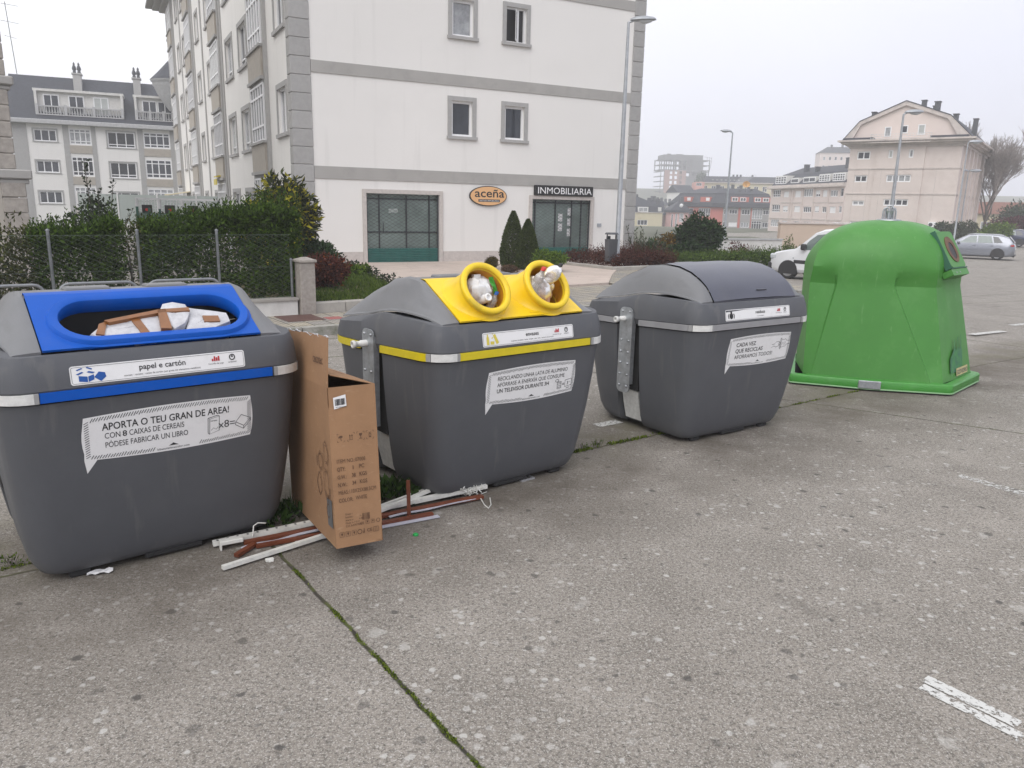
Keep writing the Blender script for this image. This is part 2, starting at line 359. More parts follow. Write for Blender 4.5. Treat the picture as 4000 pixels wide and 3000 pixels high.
def lump_points(n, rng, cx, cy, cz, rx, ry, rz, lumps=14, spread=.62, lr=.45, flat=0.):
    """points on the shells of many overlapping lumps that together make a crown"""
    c = rng.normal(0, 1, (lumps, 3)); c /= np.linalg.norm(c, axis=1)[:, None]
    c *= (rng.uniform(.25, 1, lumps)**.5)[:, None]*spread
    if flat: c[:, 2] = np.maximum(c[:, 2], -flat)
    r = rng.uniform(.6, 1.15, lumps)*lr
    i = rng.choice(lumps, n, p=r**2/np.sum(r**2)); d = rng.normal(0, 1, (n, 3)); d /= np.linalg.norm(d, axis=1)[:, None]
    rr = r[i]*rng.uniform(.55, 1.06, n)
    P = c[i]+d*rr[:, None]
    return P*np.array([rx, ry, rz])+np.array([cx, cy, cz]), d
def bush(name, label, cat, loc, rx, ry, rz, m, n=2500, size=.09, seed=1, lumps=16, group=None, stem=True, aspect=.5, spread=.62, lr=.45, extra=None, stems=4, jitter=.9):
    rng = np.random.default_rng(seed); t = thing(name, label, cat, loc, 0, group)
    P, N = lump_points(n, rng, 0, 0, rz*1.0, rx, ry, rz, lumps, spread, lr)
    P[:, 2] = np.maximum(P[:, 2], .02)
    V = leaf_arrays(P, N, size, rng, aspect, 0, jitter)
    leaf_mesh('crown', V, LEAF[m] if isinstance(m, str) else m, t)
    if extra:
        m2, n2, s2 = extra; k = rng.choice(len(P), n2); out = P[k]+N[k]*.03
        leaf_mesh('flowers' if 'y' in m2 else 'young_leaves', leaf_arrays(out, N[k], s2, rng, .4, 0, .6), LEAF[m2], t)
    if stem:
        b = MB(); r2 = random.Random(seed)
        for i in range(stems):
            a = r2.uniform(0, 2*PI); q = r2.uniform(.2, .6)
            b.tube([(0.03*math.cos(a), .03*math.sin(a), -.03), (rx*q*.5*math.cos(a), ry*q*.5*math.sin(a), rz*.6), (rx*q*math.cos(a), ry*q*math.sin(a), rz*1.35)], [.035*rz+.01, .022*rz+.006, .004], 5)
        b.build('trunk', 'bark', t)
    return t
def hedge_points(n, rng, L_, D, H0, H1, top=.35, rough=.06):
    """points over the faces of a clipped hedge L_ x D, height H1, from H0; top share on top"""
    a = rng.uniform(0, 1, n); x = rng.uniform(0, L_, n); y = rng.uniform(0, D, n); z = rng.uniform(H0, H1, n); N = np.zeros((n, 3))
    t = a < top; z[t] = H1; N[t, 2] = 1
    f = (a >= top) & (a < top+(1-top)*.55); y[f] = 0; N[f, 1] = -1
    b = (a >= top+(1-top)*.55) & (a < top+(1-top)*.85); y[b] = D; N[b, 1] = 1
    s = a >= top+(1-top)*.85; x[s] = np.where(rng.uniform(0, 1, s.sum()) < .5, 0, L_); N[s, 0] = np.where(x[s] > 0, 1, -1)
    P = np.stack([x, y, z], 1); P -= N*np.abs(rng.normal(0, rough*2.2, n))[:, None]*.9; P += rng.normal(0, rough*.5, (n, 3))
    return P, N

def tree_bare(name, label, loc, h, spread, seed, m='twig', levels=5, trunk=.16, group=None, rmin=.004):
    """leafless tree: branching limbs down to fine twigs (one mesh for trunk, one for the twig crown)"""
    r = random.Random(seed); t = thing(name, label, 'tree', loc, 0, group); tb, cb = MB(), MB()
    def grow(p, d, ln, rr, lv):
        q = p+d*ln; mid = p+d*ln*.5+Vector((r.uniform(-1, 1), r.uniform(-1, 1), r.uniform(-.5, .5)))*ln*.07
        (tb if lv <= 1 else cb).tube([p, mid, q], [max(rr, rmin), max(rr*.85, rmin), max(rr*.68, rmin*.8)], 5 if lv < 2 else 3, False)
        if lv >= levels: return
        for k in range(r.choice((2, 3, 3) if levels < 7 else (3, 3, 4)) if lv else r.choice((3, 4))):
            a = r.uniform(0, 2*PI); sp_ = r.uniform(.35, .8)*spread
            nd = (d+Vector((math.cos(a)*sp_, math.sin(a)*sp_, r.uniform(-.05, .4)))).normalized()
            grow(p.lerp(q, r.uniform(.45, 1.)) if k else q, nd, ln*r.uniform(.6, .82), rr*.62, lv+1)
    grow(Vector((0, 0, -.2)), Vector((r.uniform(-.05, .05), r.uniform(-.05, .05), 1)).normalized(), h*.235, trunk, 0)
    tb.build('trunk', 'bark', t); cb.build('crown', m, t)
    return t
# ------------------------------------------------------------------ setting: ground, terrain, pavement
SA, CA = math.sin(rad(54)), math.cos(rad(54))
def ST(s, t): return (s*SA-t*CA, s*CA+t*SA)          # street frame (along az 54, away from camera) -> x,y
def st_of(x, y): return x*SA+y*CA, -x*CA+y*SA
def sst(e): e = np.clip(e, 0, 1); return e*e*(3-2*e)
def gz(x, y):
    s = x*SA+y*CA; t = -x*CA+y*SA
    z = -.03*np.clip(s-12, 0, 18)
    t0 = 26+36*(1-sst((s-8)/14))
    z = z-8.5*sst((t-t0)/30)*(1-.93*sst((s-62)/18)*(1-sst((y-150)/60)))
    z = z+26*sst((y-230)/330)*sst((x+40)/90)
    return z

def concrete():
    m = bpy.data.materials.new('concrete_ground'); m.use_nodes = True; n = m.node_tree; l = n.links.new
    b = n.nodes['Principled BSDF']; b.inputs['Roughness'].default_value = .85; b.inputs['Specular IOR Level'].default_value = .3
    t = n.nodes.new('ShaderNodeTexCoord'); P = t.outputs['Object']
    def noise(sc_, det=6, ro=.6, vec=P):
        q = n.nodes.new('ShaderNodeTexNoise'); q.inputs['Scale'].default_value = sc_; q.inputs['Detail'].default_value = det; q.inputs['Roughness'].default_value = ro
        l(vec, q.inputs['Vector']); return q.outputs[0]
    def ramp(src, a, b_, lo=0., hi=1.):
        q = n.nodes.new('ShaderNodeMapRange'); q.inputs[1].default_value = a; q.inputs[2].default_value = b_; q.inputs[3].default_value = lo; q.inputs[4].default_value = hi
        l(src, q.inputs[0]); return q.outputs[0]
    def math_(op, a, b_=None):
        q = n.nodes.new('ShaderNodeMath'); q.operation = op
        for i, v in enumerate((a, b_)):
            if v is None: continue
            if isinstance(v, (int, float)): q.inputs[i].default_value = v
            else: l(v, q.inputs[i])
        return q.outputs[0]
    def mix(f, a, b_):
        q = n.nodes.new('ShaderNodeMix'); q.data_type = 'RGBA'
        for i, v in ((0, f), (6, a), (7, b_)):
            if isinstance(v, (int, float)): q.inputs[i].default_value = v
            elif isinstance(v, tuple): q.inputs[i].default_value = (*v, 1)
            else: l(v, q.inputs[i])
        return q.outputs[2]
    def spots(scale, r0, r1, warp, dens, seed, edge=.12, keep=.5):
        """irregular spots: voronoi cells of random radius, kept where the density noise allows"""
        nz = n.nodes.new('ShaderNodeTexNoise'); nz.inputs['Scale'].default_value = scale*2.6; nz.inputs['Detail'].default_value = 4; l(P, nz.inputs['Vector'])
        sub = n.nodes.new('ShaderNodeVectorMath'); sub.operation = 'MULTIPLY_ADD'; l(nz.outputs['Color'], sub.inputs[0]); sub.inputs[1].default_value = (warp/scale,)*3; 
        off = n.nodes.new('ShaderNodeVectorMath'); off.operation = 'ADD'; l(P, off.inputs[0]); off.inputs[1].default_value = (seed*3.7, seed*1.3, 0); l(off.outputs[0], sub.inputs[2])
        v = n.nodes.new('ShaderNodeTexVoronoi'); v.voronoi_dimensions = '2D'; v.inputs['Scale'].default_value = scale; l(sub.outputs[0], v.inputs['Vector'])
        cs = n.nodes.new('ShaderNodeSeparateColor'); l(v.outputs['Color'], cs.inputs[0])
        r = ramp(cs.outputs[0], 0, 1, r0, r1)
        inside = math_('DIVIDE', math_('SUBTRACT', r, v.outputs['Distance']), edge)
        inside = ramp(inside, 0, 1)
        gate = math_('LESS_THAN', cs.outputs[1], dens) if not isinstance(dens, (int, float)) else math_('LESS_THAN', cs.outputs[1], dens)
        return math_('MULTIPLY', inside, gate), cs.outputs[2]
    big = noise(.32, 5, .6); mid = noise(2.1, 6, .62); fine = noise(42, 5, .75); fine2 = noise(130, 3, .7)
    base = mix(ramp(mid, .32, .68), (.196, .176, .152), (.31, .281, .247))
    base = mix(ramp(big, .35, .7, 0, .55), base, (.19, .172, .148))
    base = mix(ramp(fine, .51, .60, 0, .66), base, (.085, .076, .066))          # pores and dark grains
    base = mix(ramp(noise(58, 4, .75), .54, .62, 0, .75), base, (.42, .40, .37)); base = mix(ramp(fine2, .55, .64, 0, .85), base, (.50, .48, .45))           # pale aggregate
    base = mix(ramp(noise(75, 4, .7), .54, .61, 0, .65), base, (.06, .056, .05))
    d1 = ramp(noise(.55, 4, .6), .42, .68, .03, .62)
    s1, c1 = spots(8.5, .05, .30, .5, d1, 1)
    base = mix(math_('MULTIPLY', s1, ramp(c1, 0, 1, .08, .62)), base, (.48, .47, .445))
    s2, c2_ = spots(19, .1, .36, .4, ramp(noise(.7, 4, .6), .38, .68, .06, .6), 2)
    base = mix(math_('MULTIPLY', s2, ramp(c2_, 0, 1, .1, .7)), base, (.52, .51, .485))
    s3, c3_ = spots(3.1, .05, .16, .6, .2, 3, .05)
    base = mix(math_('MULTIPLY', s3, ramp(c3_, 0, 1, .1, .5)), base, (.47, .46, .43))
    s4, c4_ = spots(4.6, .05, .14, .3, .42, 5, .05)
    base = mix(math_('MULTIPLY', s4, ramp(c4_, 0, 1, .4, .85)), base, (.06, .057, .054))
    s5, c5_ = spots(13, .05, .22, .4, .34, 6, .08)
    base = mix(math_('MULTIPLY', s5, ramp(c5_, 0, 1, .2, .6)), base, (.09, .085, .08))
    # fades into plain far asphalt where single spots are finer than can be seen
    sx = n.nodes.new('ShaderNodeSeparateXYZ'); l(P, sx.inputs[0]); X, Y = sx.outputs[0], sx.outputs[1]
    wob = math_('MULTIPLY', math_('SUBTRACT', noise(5, 3), .5), .045)
    def line(ax, ay, c, w_, lo=None):
        """mossy joint where ax*x+ay*y = c"""
        d = math_('ABSOLUTE', math_('ADD', math_('SUBTRACT', math_('ADD', math_('MULTIPLY', X, ax), math_('MULTIPLY', Y, ay)), c), wob))
        return ramp(d, w_*.45, w_, 1, 0)
    J = None
    for ax, ay, c, w_ in ((SA, CA, 1.28, .013), (-CA, SA, 4.43, .014), (-CA, SA, 9.06, .02), (-CA, SA, 10.35, .02), (.53, .848, 8.11, .014), (SA, CA, -4.4, .016), (SA, CA, 13.4, .02), (-CA, SA, -.6, .016)):
        q = line(ax, ay, c, w_); J = q if J is None else math_('MAXIMUM', J, q)
    base = mix(J, base, mix(ramp(noise(9, 3), .42, .58), (.035, .032, .025), (.07, .085, .02)))
    # grime and soft contact shadow painted round the containers, wide tyre-worn and oily patches
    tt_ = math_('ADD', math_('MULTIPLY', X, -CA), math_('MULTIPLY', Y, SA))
    grime_shade = math_('MULTIPLY', ramp(math_('ABSOLUTE', math_('SUBTRACT', tt_, 4.15)), .25, 1.35, 1, 0), ramp(noise(1.3, 5, .65), .34, .6, .15, .8))
    base = mix(grime_shade, base, (.098, .083, .066))
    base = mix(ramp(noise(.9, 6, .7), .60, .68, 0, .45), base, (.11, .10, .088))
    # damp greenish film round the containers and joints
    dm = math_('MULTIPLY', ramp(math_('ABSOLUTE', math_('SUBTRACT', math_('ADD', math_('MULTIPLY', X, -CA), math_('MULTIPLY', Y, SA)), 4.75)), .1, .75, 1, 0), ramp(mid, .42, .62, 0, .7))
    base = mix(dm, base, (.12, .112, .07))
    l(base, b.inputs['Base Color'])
    bp = n.nodes.new('ShaderNodeBump'); bp.inputs['Strength'].default_value = .55; bp.inputs['Distance'].default_value = .006
    l(math_('ADD', math_('ADD', fine, noise(11, 3)), math_('MULTIPLY', J, -3.)), bp.inputs['Height']); l(bp.outputs[0], b.inputs['Normal'])
    return m
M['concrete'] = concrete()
M['soil'] = mat('far_ground', (.10, .105, .07), .95, var=.4, vscale=.06)

def axis(lim, near, step, far):
    a = list(np.arange(-near, near+.1, step)); q = near
    while q < lim: q *= far; a += [min(q, lim), -min(q, lim)]
    return np.array(sorted(set(np.round(a, 3))))
xs = axis(680, 160, 5, 1.18); ys = xs.copy()
XX, YY = np.meshgrid(xs, ys); ZZ = gz(XX, YY)
nx_, ny_ = len(xs), len(ys)
g = MB(); g.add(np.stack([XX.ravel(), YY.ravel(), ZZ.ravel()], 1).tolist(), [(j*nx_+i, j*nx_+i+1, (j+1)*nx_+i+1, (j+1)*nx_+i) for j in range(ny_-1) for i in range(nx_-1)], True)
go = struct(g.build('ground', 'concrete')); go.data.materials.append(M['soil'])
_c = np.zeros(len(go.data.polygons)*3); go.data.polygons.foreach_get('center', _c); _c = _c.reshape(-1, 3); _t = -_c[:, 0]*CA+_c[:, 1]*SA; _s = _c[:, 0]*SA+_c[:, 1]*CA
go.data.polygons.foreach_set('material_index', ((_t > 30) & (_c[:, 2] < -1.2) | (_t > 75) | (_t < -60)).astype(np.int32))

# pavement with kerb (front edge at t=10.68), tiles and red edging
def tilemat():
    m = mat('pavement_tiles', (.40, .36, .28), .8, bump=.2, bscale=50); n = m.node_tree; l = n.links.new; b = n.nodes['Principled BSDF']
    t = n.nodes.new('ShaderNodeTexCoord'); mp = n.nodes.new('ShaderNodeMapping'); mp.inputs['Rotation'].default_value = (0, 0, -rad(36)); l(t.outputs['Object'], mp.inputs[0])
    def brick(s, off, c1, c2, mo, ms):
        q = n.nodes.new('ShaderNodeTexBrick'); q.offset = off; q.inputs['Scale'].default_value = s; q.inputs['Color1'].default_value = (*c1, 1); q.inputs['Color2'].default_value = (*c2, 1); q.inputs['Mortar'].default_value = (*mo, 1)
        q.inputs['Mortar Size'].default_value = ms; q.inputs['Brick Width'].default_value = 1; q.inputs['Row Height'].default_value = 1; l(mp.outputs[0], q.inputs[0]); return q
    A = brick(3.3, 0, (.43, .385, .30), (.30, .285, .265), (.07, .065, .05), .03); B = brick(16, 0, (1, 1, 1), (.92, .92, .92), (.42, .40, .38), .09)
    k = n.nodes.new('ShaderNodeMix'); k.data_type = 'RGBA'; k.blend_type = 'MULTIPLY'; k.inputs[0].default_value = 1; l(A.outputs[0], k.inputs[6]); l(B.outputs[0], k.inputs[7]); l(k.outputs[2], b.inputs['Base Color'])
    return m
M['tiles'] = tilemat()
def slab(poly, z0, z1): b = MB(); b.prism(poly, z0, z1); return b
struct(slab([ST(-9, 10.83), ST(17.2, 10.83), ST(17.2, 17.2), ST(14.5, 16.8), ST(12.9, 13.62), ST(10.2, 13.6), ST(8.0, 12.05), ST(-9, 12.05)], -.9, .128).build('sidewalk', 'tiles'))
kb = MB()
rk = random.Random(4); q = -9.
while q < 17:
    ln = .98; a, c = ST(q, 10.68), ST(q+ln, 10.68); d, e = ST(q+ln, 10.825), ST(q, 10.825); dz = rk.uniform(-.006, .006)
    kb.prism([a, c, d, e], -.9, .135+dz); q += 1.0
struct(kb.build('kerb', 'conc_kerb'))
b = MB(); b.prism([ST(4.02, 11.33), ST(4.62, 11.33), ST(4.62, 12.0), ST(4.02, 12.0)], .1, .134)
tag(b.build('manhole_cover', 'rust_plate'), 'rusty brown square manhole cover set in the tiled pavement', 'manhole cover')
b = MB(); b.prism([ST(4.66, 11.3), ST(4.92, 11.3), ST(4.92, 11.56), ST(4.66, 11.56)], .1, .1325)
struct(b.build('red_paving_tile', mat('red_tile', (.30, .10, .09), .8, var=.2, vscale=30)))
def pathmat():
    m = mat('pink_paving', (.50, .42, .365), .8, var=.12, vscale=1.6, bump=.15); n = m.node_tree; l = n.links.new; b = n.nodes['Principled BSDF']
    src = b.inputs['Base Color'].links[0].from_socket
    t = n.nodes.new('ShaderNodeTexCoord'); v = n.nodes.new('ShaderNodeTexVoronoi'); v.feature = 'DISTANCE_TO_EDGE'; v.inputs['Scale'].default_value = 1.9; l(t.outputs['Object'], v.inputs['Vector'])
    r = n.nodes.new('ShaderNodeMapRange'); r.inputs[1].default_value = .006; r.inputs[2].default_value = .022; r.inputs[3].default_value = .5; r.inputs[4].default_value = 0; l(v.outputs['Distance'], r.inputs[0])
    k = n.nodes.new('ShaderNodeMix'); k.data_type = 'RGBA'; l(r.outputs[0], k.inputs[0]); l(src, k.inputs[6]); k.inputs[7].default_value = (.30, .23, .19, 1); l(k.outputs[2], b.inputs['Base Color']); return m
M['path'] = pathmat()
struct(slab([(-6.2, 19.3), (-4.15, 20.15), (-2.2, 15.2), (2.3, 18.8), (2.7, 21.3), (3.25, 24), (6.2, 29.3), (-6.6, 22.6)], -.9, .155).build('path', 'path'))
# lawn behind its low kerb
lw = [ST(4.72, 12.24), ST(7.75, 12.24), (-1.66, 13.92), (-2.3, 15.4), (-4.2, 20.1), (-6.2, 19.2), ST(4.72, 17.5)]
b = MB(); b.prism(lw, -.9, .27); struct(b.build('lawn', 'lawn'))
gk = MB(); q = 4.66
for ln in (.62, .98, .98, .45):
    gk.bbox(q, q+ln-.008, 12.06, 12.24, -.6, .30, .012); q += ln
gk.v = [(*ST(x, y), z) for x, y, z in gk.v]
struct(gk.build('garden_kerb', 'conc_wall'))
rng = np.random.default_rng(5)
def inside(P, poly):
    c = np.zeros(len(P), bool); n = len(poly)
    for i in range(n):
        (x1, y1), (x2, y2) = poly[i], poly[(i+1) % n]
        k = ((y1 > P[:, 1]) != (y2 > P[:, 1])) & (P[:, 0] < (x2-x1)*(P[:, 1]-y1)/(y2-y1+1e-12)+x1); c ^= k
    return c
P = np.stack([rng.uniform(-6.4, -1.5, 60000), rng.uniform(11.5, 20.4, 60000), np.full(60000, .265)], 1); P = P[inside(P, lw)]
dens = np.sin(P[:, 0]*2.3)*np.cos(P[:, 1]*1.7)+rng.normal(0, .6, len(P)); P = P[dens > -.55][:26000]
V = leaf_arrays(P, np.tile([0, 0, 1.], (len(P), 1)), .085, rng, .16, 0, .45)
stuff(tag(leaf_mesh('grass', V, LEAF['grass']), 'short patchy green grass on the small lawn', 'grass'))
# white parking dashes, worn
def paintmat(keep):
    m = mat('worn_white_paint', (.55, .55, .53), .8); n = m.node_tree; l = n.links.new; b = n.nodes['Principled BSDF']; o = n.nodes['Material Output']
    t = n.nodes.new('ShaderNodeTexCoord'); no = n.nodes.new('ShaderNodeTexNoise'); no.inputs['Scale'].default_value = 38; no.inputs['Detail'].default_value = 6; no.inputs['Roughness'].default_value = .75; l(t.outputs['Object'], no.inputs['Vector'])
    r = n.nodes.new('ShaderNodeMapRange'); r.inputs[1].default_value = keep; r.inputs[2].default_value = keep+.04; l(no.outputs[0], r.inputs[0])
    tr = n.nodes.new('ShaderNodeBsdfTransparent'); k = n.nodes.new('ShaderNodeMixShader'); l(r.outputs[0], k.inputs[0]); l(tr.outputs[0], k.inputs[1]); l(b.outputs[0], k.inputs[2]); l(k.outputs[0], o.inputs[0]); return m
M['paint'] = paintmat(.43); M['paint_w'] = paintmat(.5)
def dash(pts, m='paint', z=.004):
    b = MB(); b.add([(x, y, float(gz(x, y))+z) for x, y in pts], [tuple(range(len(pts)))]); return struct(b.build('road_marking', m))
def dashst(s0, s1, t0, t1, m='paint'): dash([ST(s0, t0), ST(s1, t0), ST(s1, t1), ST(s0, t1)], m)
dashst(3.02, 3.075, .90, 1.27); dashst(3.085, 3.15, .93, 1.29); dashst(5.90, 6.0, 1.6, 2.45, 'paint_w'); dashst(4.52, 4.80, 4.86, 4.97)
dashst(13.95, 15.2, 5.83, 5.97); dashst(16.5, 17.8, 6.22, 6.36); dashst(11.4, 12.6, 5.4, 5.52); dashst(19.3, 20.6, 6.55, 6.7); dashst(23, 24.6, 7, 7.15)
dashst(3.0, 3.16, .3, .9, 'paint_w')
# moss growing in the joints
def moss(pts, n, seed, sp_=.012, size=.014):
    r = np.random.default_rng(seed); k = r.integers(0, len(pts)-1, n); f = r.uniform(0, 1, n); A = np.array(pts); P = A[k]*(1-f)[:, None]+A[k+1]*f[:, None]
    u = (np.sin(P[:, 0]*23+seed)+np.sin(P[:, 1]*31)+np.sin((P[:, 0]+P[:, 1])*9)+r.normal(0, .5, n)) > .2; P = P[u]
    P = np.concatenate([P+r.normal(0, sp_*.6, P.shape), np.full((len(P), 1), .001)], 1)
    return leaf_arrays(P, np.tile([0, 0, 1.], (len(P), 1)), size, r, .6, 0, .8)
V = np.concatenate([moss([ST(1.28, t) for t in (4.3, 3.2, 1.0)], 4600, 1, .008, .010), moss([ST(s, 4.43) for s in (3.5, 4.6, 5.0)], 2200, 2, .02, .02), moss([ST(s, 4.43) for s in (6.1, 8.4)], 1500, 3), moss([ST(s, 4.52) for s in (-.6, .3)], 700, 4, .02)])
stuff(tag(leaf_mesh('moss', V, LEAF['moss']), 'green moss growing along the joints of the concrete slabs', 'moss'))
# ------------------------------------------------------------------ recycling containers
YP = .80                                                     # depth of the lifting plate
def ring(z, hw, y0, y1, r, rec, nf=10):
    """rounded rectangle with a recess of depth rec in both flanks, counter-clockwise from front left corner"""
    z_ = z if callable(z) else (lambda y: z)
    P = []
    for i in range(nf+1): P.append((-hw+r+(2*hw-2*r)*i/nf, y0))
    for i in range(1, 6): a = -PI/2+PI/2*i/6; P.append((hw-r+r*math.cos(a), y0+r+r*math.sin(a)))
    side = [(hw, y0+r), (hw, YP-.135), (hw-rec, YP-.115), (hw-rec, YP+.115), (hw, YP+.135), (hw, y1-r)]
    P += side
    for i in range(1, 6): a = PI/2*i/6; P.append((hw-r+r*math.cos(a), y1-r+r*math.sin(a)))
    for i in range(nf+1): P.append((hw-r-(2*hw-2*r)*i/nf, y1))
    for i in range(1, 6): a = PI/2+PI/2*i/6; P.append((-hw+r+r*math.cos(a), y1-r+r*math.sin(a)))
    P += [(-x, y) for x, y in side[::-1]]
    for i in range(1, 6): a = PI+PI/2*i/6; P.append((-hw+r+r*math.cos(a), y0+r+r*math.sin(a)))
    return [(x, y, z_(y)) for x, y in P]
def yface(z): return np.interp(z, [.03, .12, .5, .966, 1.026, 1.032, 1.06, 1.128, 1.19], [.19, .150, .078, .022, .010, .006, .010, .022, .058])
def zdrop(z0, k): return lambda y: z0+k*max(0, y-.1)         # rims fall a little towards the back
def seam(y): q = min(1, max(0, (y-.07)/1.06)); return 1.196+.062*math.sin(PI*q**.85)-.075*q*q
def gap(y): return .005+.013*min(1, max(0, (y-.09)/.2))
def ztop(y): return float(np.interp(y, [.07, .16, .30, .45, .6, .8, .95, 1.05, 1.13], [1.203, 1.257, 1.331, 1.409, 1.424, 1.412, 1.35, 1.28, 1.20]))
def ztop3(y): return float(np.interp(y, [.07, .10, .15, .22, .32, .45, .6, .8, .95, 1.05, 1.13], [1.203, 1.25, 1.305, 1.355, 1.405, 1.44, 1.452, 1.435, 1.37, 1.29, 1.20]))
def panelT(off0=0):
    """sheet on the sloping mouth panel: a = x, s = distance up the slope, h = height above it"""
    a = math.atan2(.205, .38)
    return lambda x, s, h=0: (x, .07+s*math.cos(a)-(h+off0)*math.sin(a), 1.203+s*math.sin(a)+(h+off0)*math.cos(a))
PANEL_L = math.hypot(.38, .205)

def band_piece(path, z0, z1, th):
    b = MB(); R = []
    for i, (x, y) in enumerate(path):
        a = path[max(i-1, 0)]; c = path[min(i+1, len(path)-1)]; dx, dy = c[0]-a[0], c[1]-a[1]; l = math.hypot(dx, dy); n = (dy/l, -dx/l)
        f = -.055*max(0, y-.1)
        R.append([(x, y, z0+f), (x+n[0]*th, y+n[1]*th, z0+.004+f), (x+n[0]*th, y+n[1]*th, z1-.004+f), (x, y, z1+f)])
    b.loft(R, False, False, False, True)
    b.add(R[0], [(0, 1, 2, 3)]); b.add(R[-1], [(3, 2, 1, 0)]); return b
def outline(hw, y0, y1, r):
    return [(x, y) for x, y, _ in ring(0, hw, y0, y1, r, 0, 40)]
def cut(path, f):                                            # the run of path points where f holds
    idx = [i for i, p in enumerate(path) if f(*p)]
    return [path[i] for i in idx]
FACE = lambda off: (lambda a, b: (a, float(yface(b))-off, b))

def logos(root, T, x, z, k=1.):
    b = MB()
    for i, h in enumerate((.012, .024, .018, .024)): poly2(b, [(x+i*.0105*k, z), (x+i*.0105*k+.008*k, z), (x+i*.0105*k+.008*k, z+h*k), (x+i*.0105*k, z+h*k)], T)
    b.build('town_emblem', 'ink_red', root)
    b = MB(); put_text(b, 'Concello de Lugo', x+.02*k, z-.016*k, .0115*k, T, False, 'CENTER', .078*k)
    stroke(b, circ(x+.105*k, z+.012*k, .0135*k, 16), .005*k, T, True); put_text(b, 'urbaser', x+.105*k, z-.016*k, .0125*k, T, False, 'CENTER', .045*k)
    poly2(b, circ(x+.105*k, z+.016*k, .005*k, 8), T); b.build('emblem', 'ink', root)
    b = MB(); stroke(b, [(x+.096*k, z+.001*k), (x+.091*k, z+.012*k)], .004*k, T); b.build('emblem_leaf', 'ink_green', root)

def name_sticker(root, x0, x1, z0, z1, word, small, icon, iconmat, wx=0., size=.036):
    T0, T1, T2 = FACE(.0015), FACE(.0025), FACE(.0035); b = MB(); poly2(b, rrect(x0, x1, z0, z1, .012), T0); s = b.build('name_sticker', 'sticker', root)
    b = MB(); stroke(b, rrect(x0+.006, x1-.006, z0+.006, z1-.006, .009), .0016, T1, True); cx = (x0+x1)/2+wx
    put_text(b, word, cx, z0+.043, size*1.06, T1, True, 'CENTER'); put_text(b, small, cx, z0+.018, .0125, T1, False, 'CENTER', min(.36, .0055*len(small)))
    b.build('lettering', 'ink', s)
    b = MB(); icon(b, x0+.07, (z0+z1)/2, T1); b.build('pictogram', iconmat, s)
    logos(s, T2, x1-.17, z0+.046)
    return s
def icon_boxes(b, x, z, T):
    for p in ([(-.035, -.028), (.002, -.034), (.002, -.008), (-.035, -.002)], [(.005, -.034), (.03, -.024), (.03, .0), (.005, -.008)], [(-.036, .002), (-.012, .012), (-.02, .016), (-.046, .006)], [(.0, .012), (.026, .004), (.036, .01), (.01, .017)], [(-.038, .022), (-.014, .03), (-.02, .034), (-.044, .026)], [(.0, .032), (.022, .022), (.026, .027), (.004, .037)]): poly2(b, [(x+q[0], z+q[1]) for q in p], T)
    poly2(b, [(x+.03, z-.014), (x+.058, z-.036), (x+.082, z-.016), (x+.078, z+.004), (x+.052, z+.01)], T)
def icon_pack(b, x, z, T):
    poly2(b, [(x-.04, z-.032), (x-.02, z-.032), (x-.02, z+.012), (x-.026, z+.024), (x-.026, z+.034), (x-.034, z+.034), (x-.034, z+.024), (x-.04, z+.012)], T)
    poly2(b, [(x+.012, z+.026), (x+.03, z+.034), (x+.056, z-.022), (x+.036, z-.032)], T); poly2(b, [(x-.012, z-.03), (x+.018, z-.032), (x+.02, z-.012), (x-.01, z-.01)], T)
    stroke(b, [(x+.0, z+.008), (x+.012, z+.012)], .006, T); stroke(b, [(x+.006, z+.03), (x+.014, z+.04)], .004, T)
def icon_bags(b, x, z, T):
    poly2(b, circ(x, z-.006, .022, 14, .024), T); poly2(b, [(x-.008, z+.014), (x+.008, z+.014), (x+.012, z+.03), (x-.012, z+.03)], T)
    for s in (-1, 1): stroke(b, [(x+s*.027, z+.012), (x+s*.036, z-.004), (x+s*.03, z-.026)], .009, T)
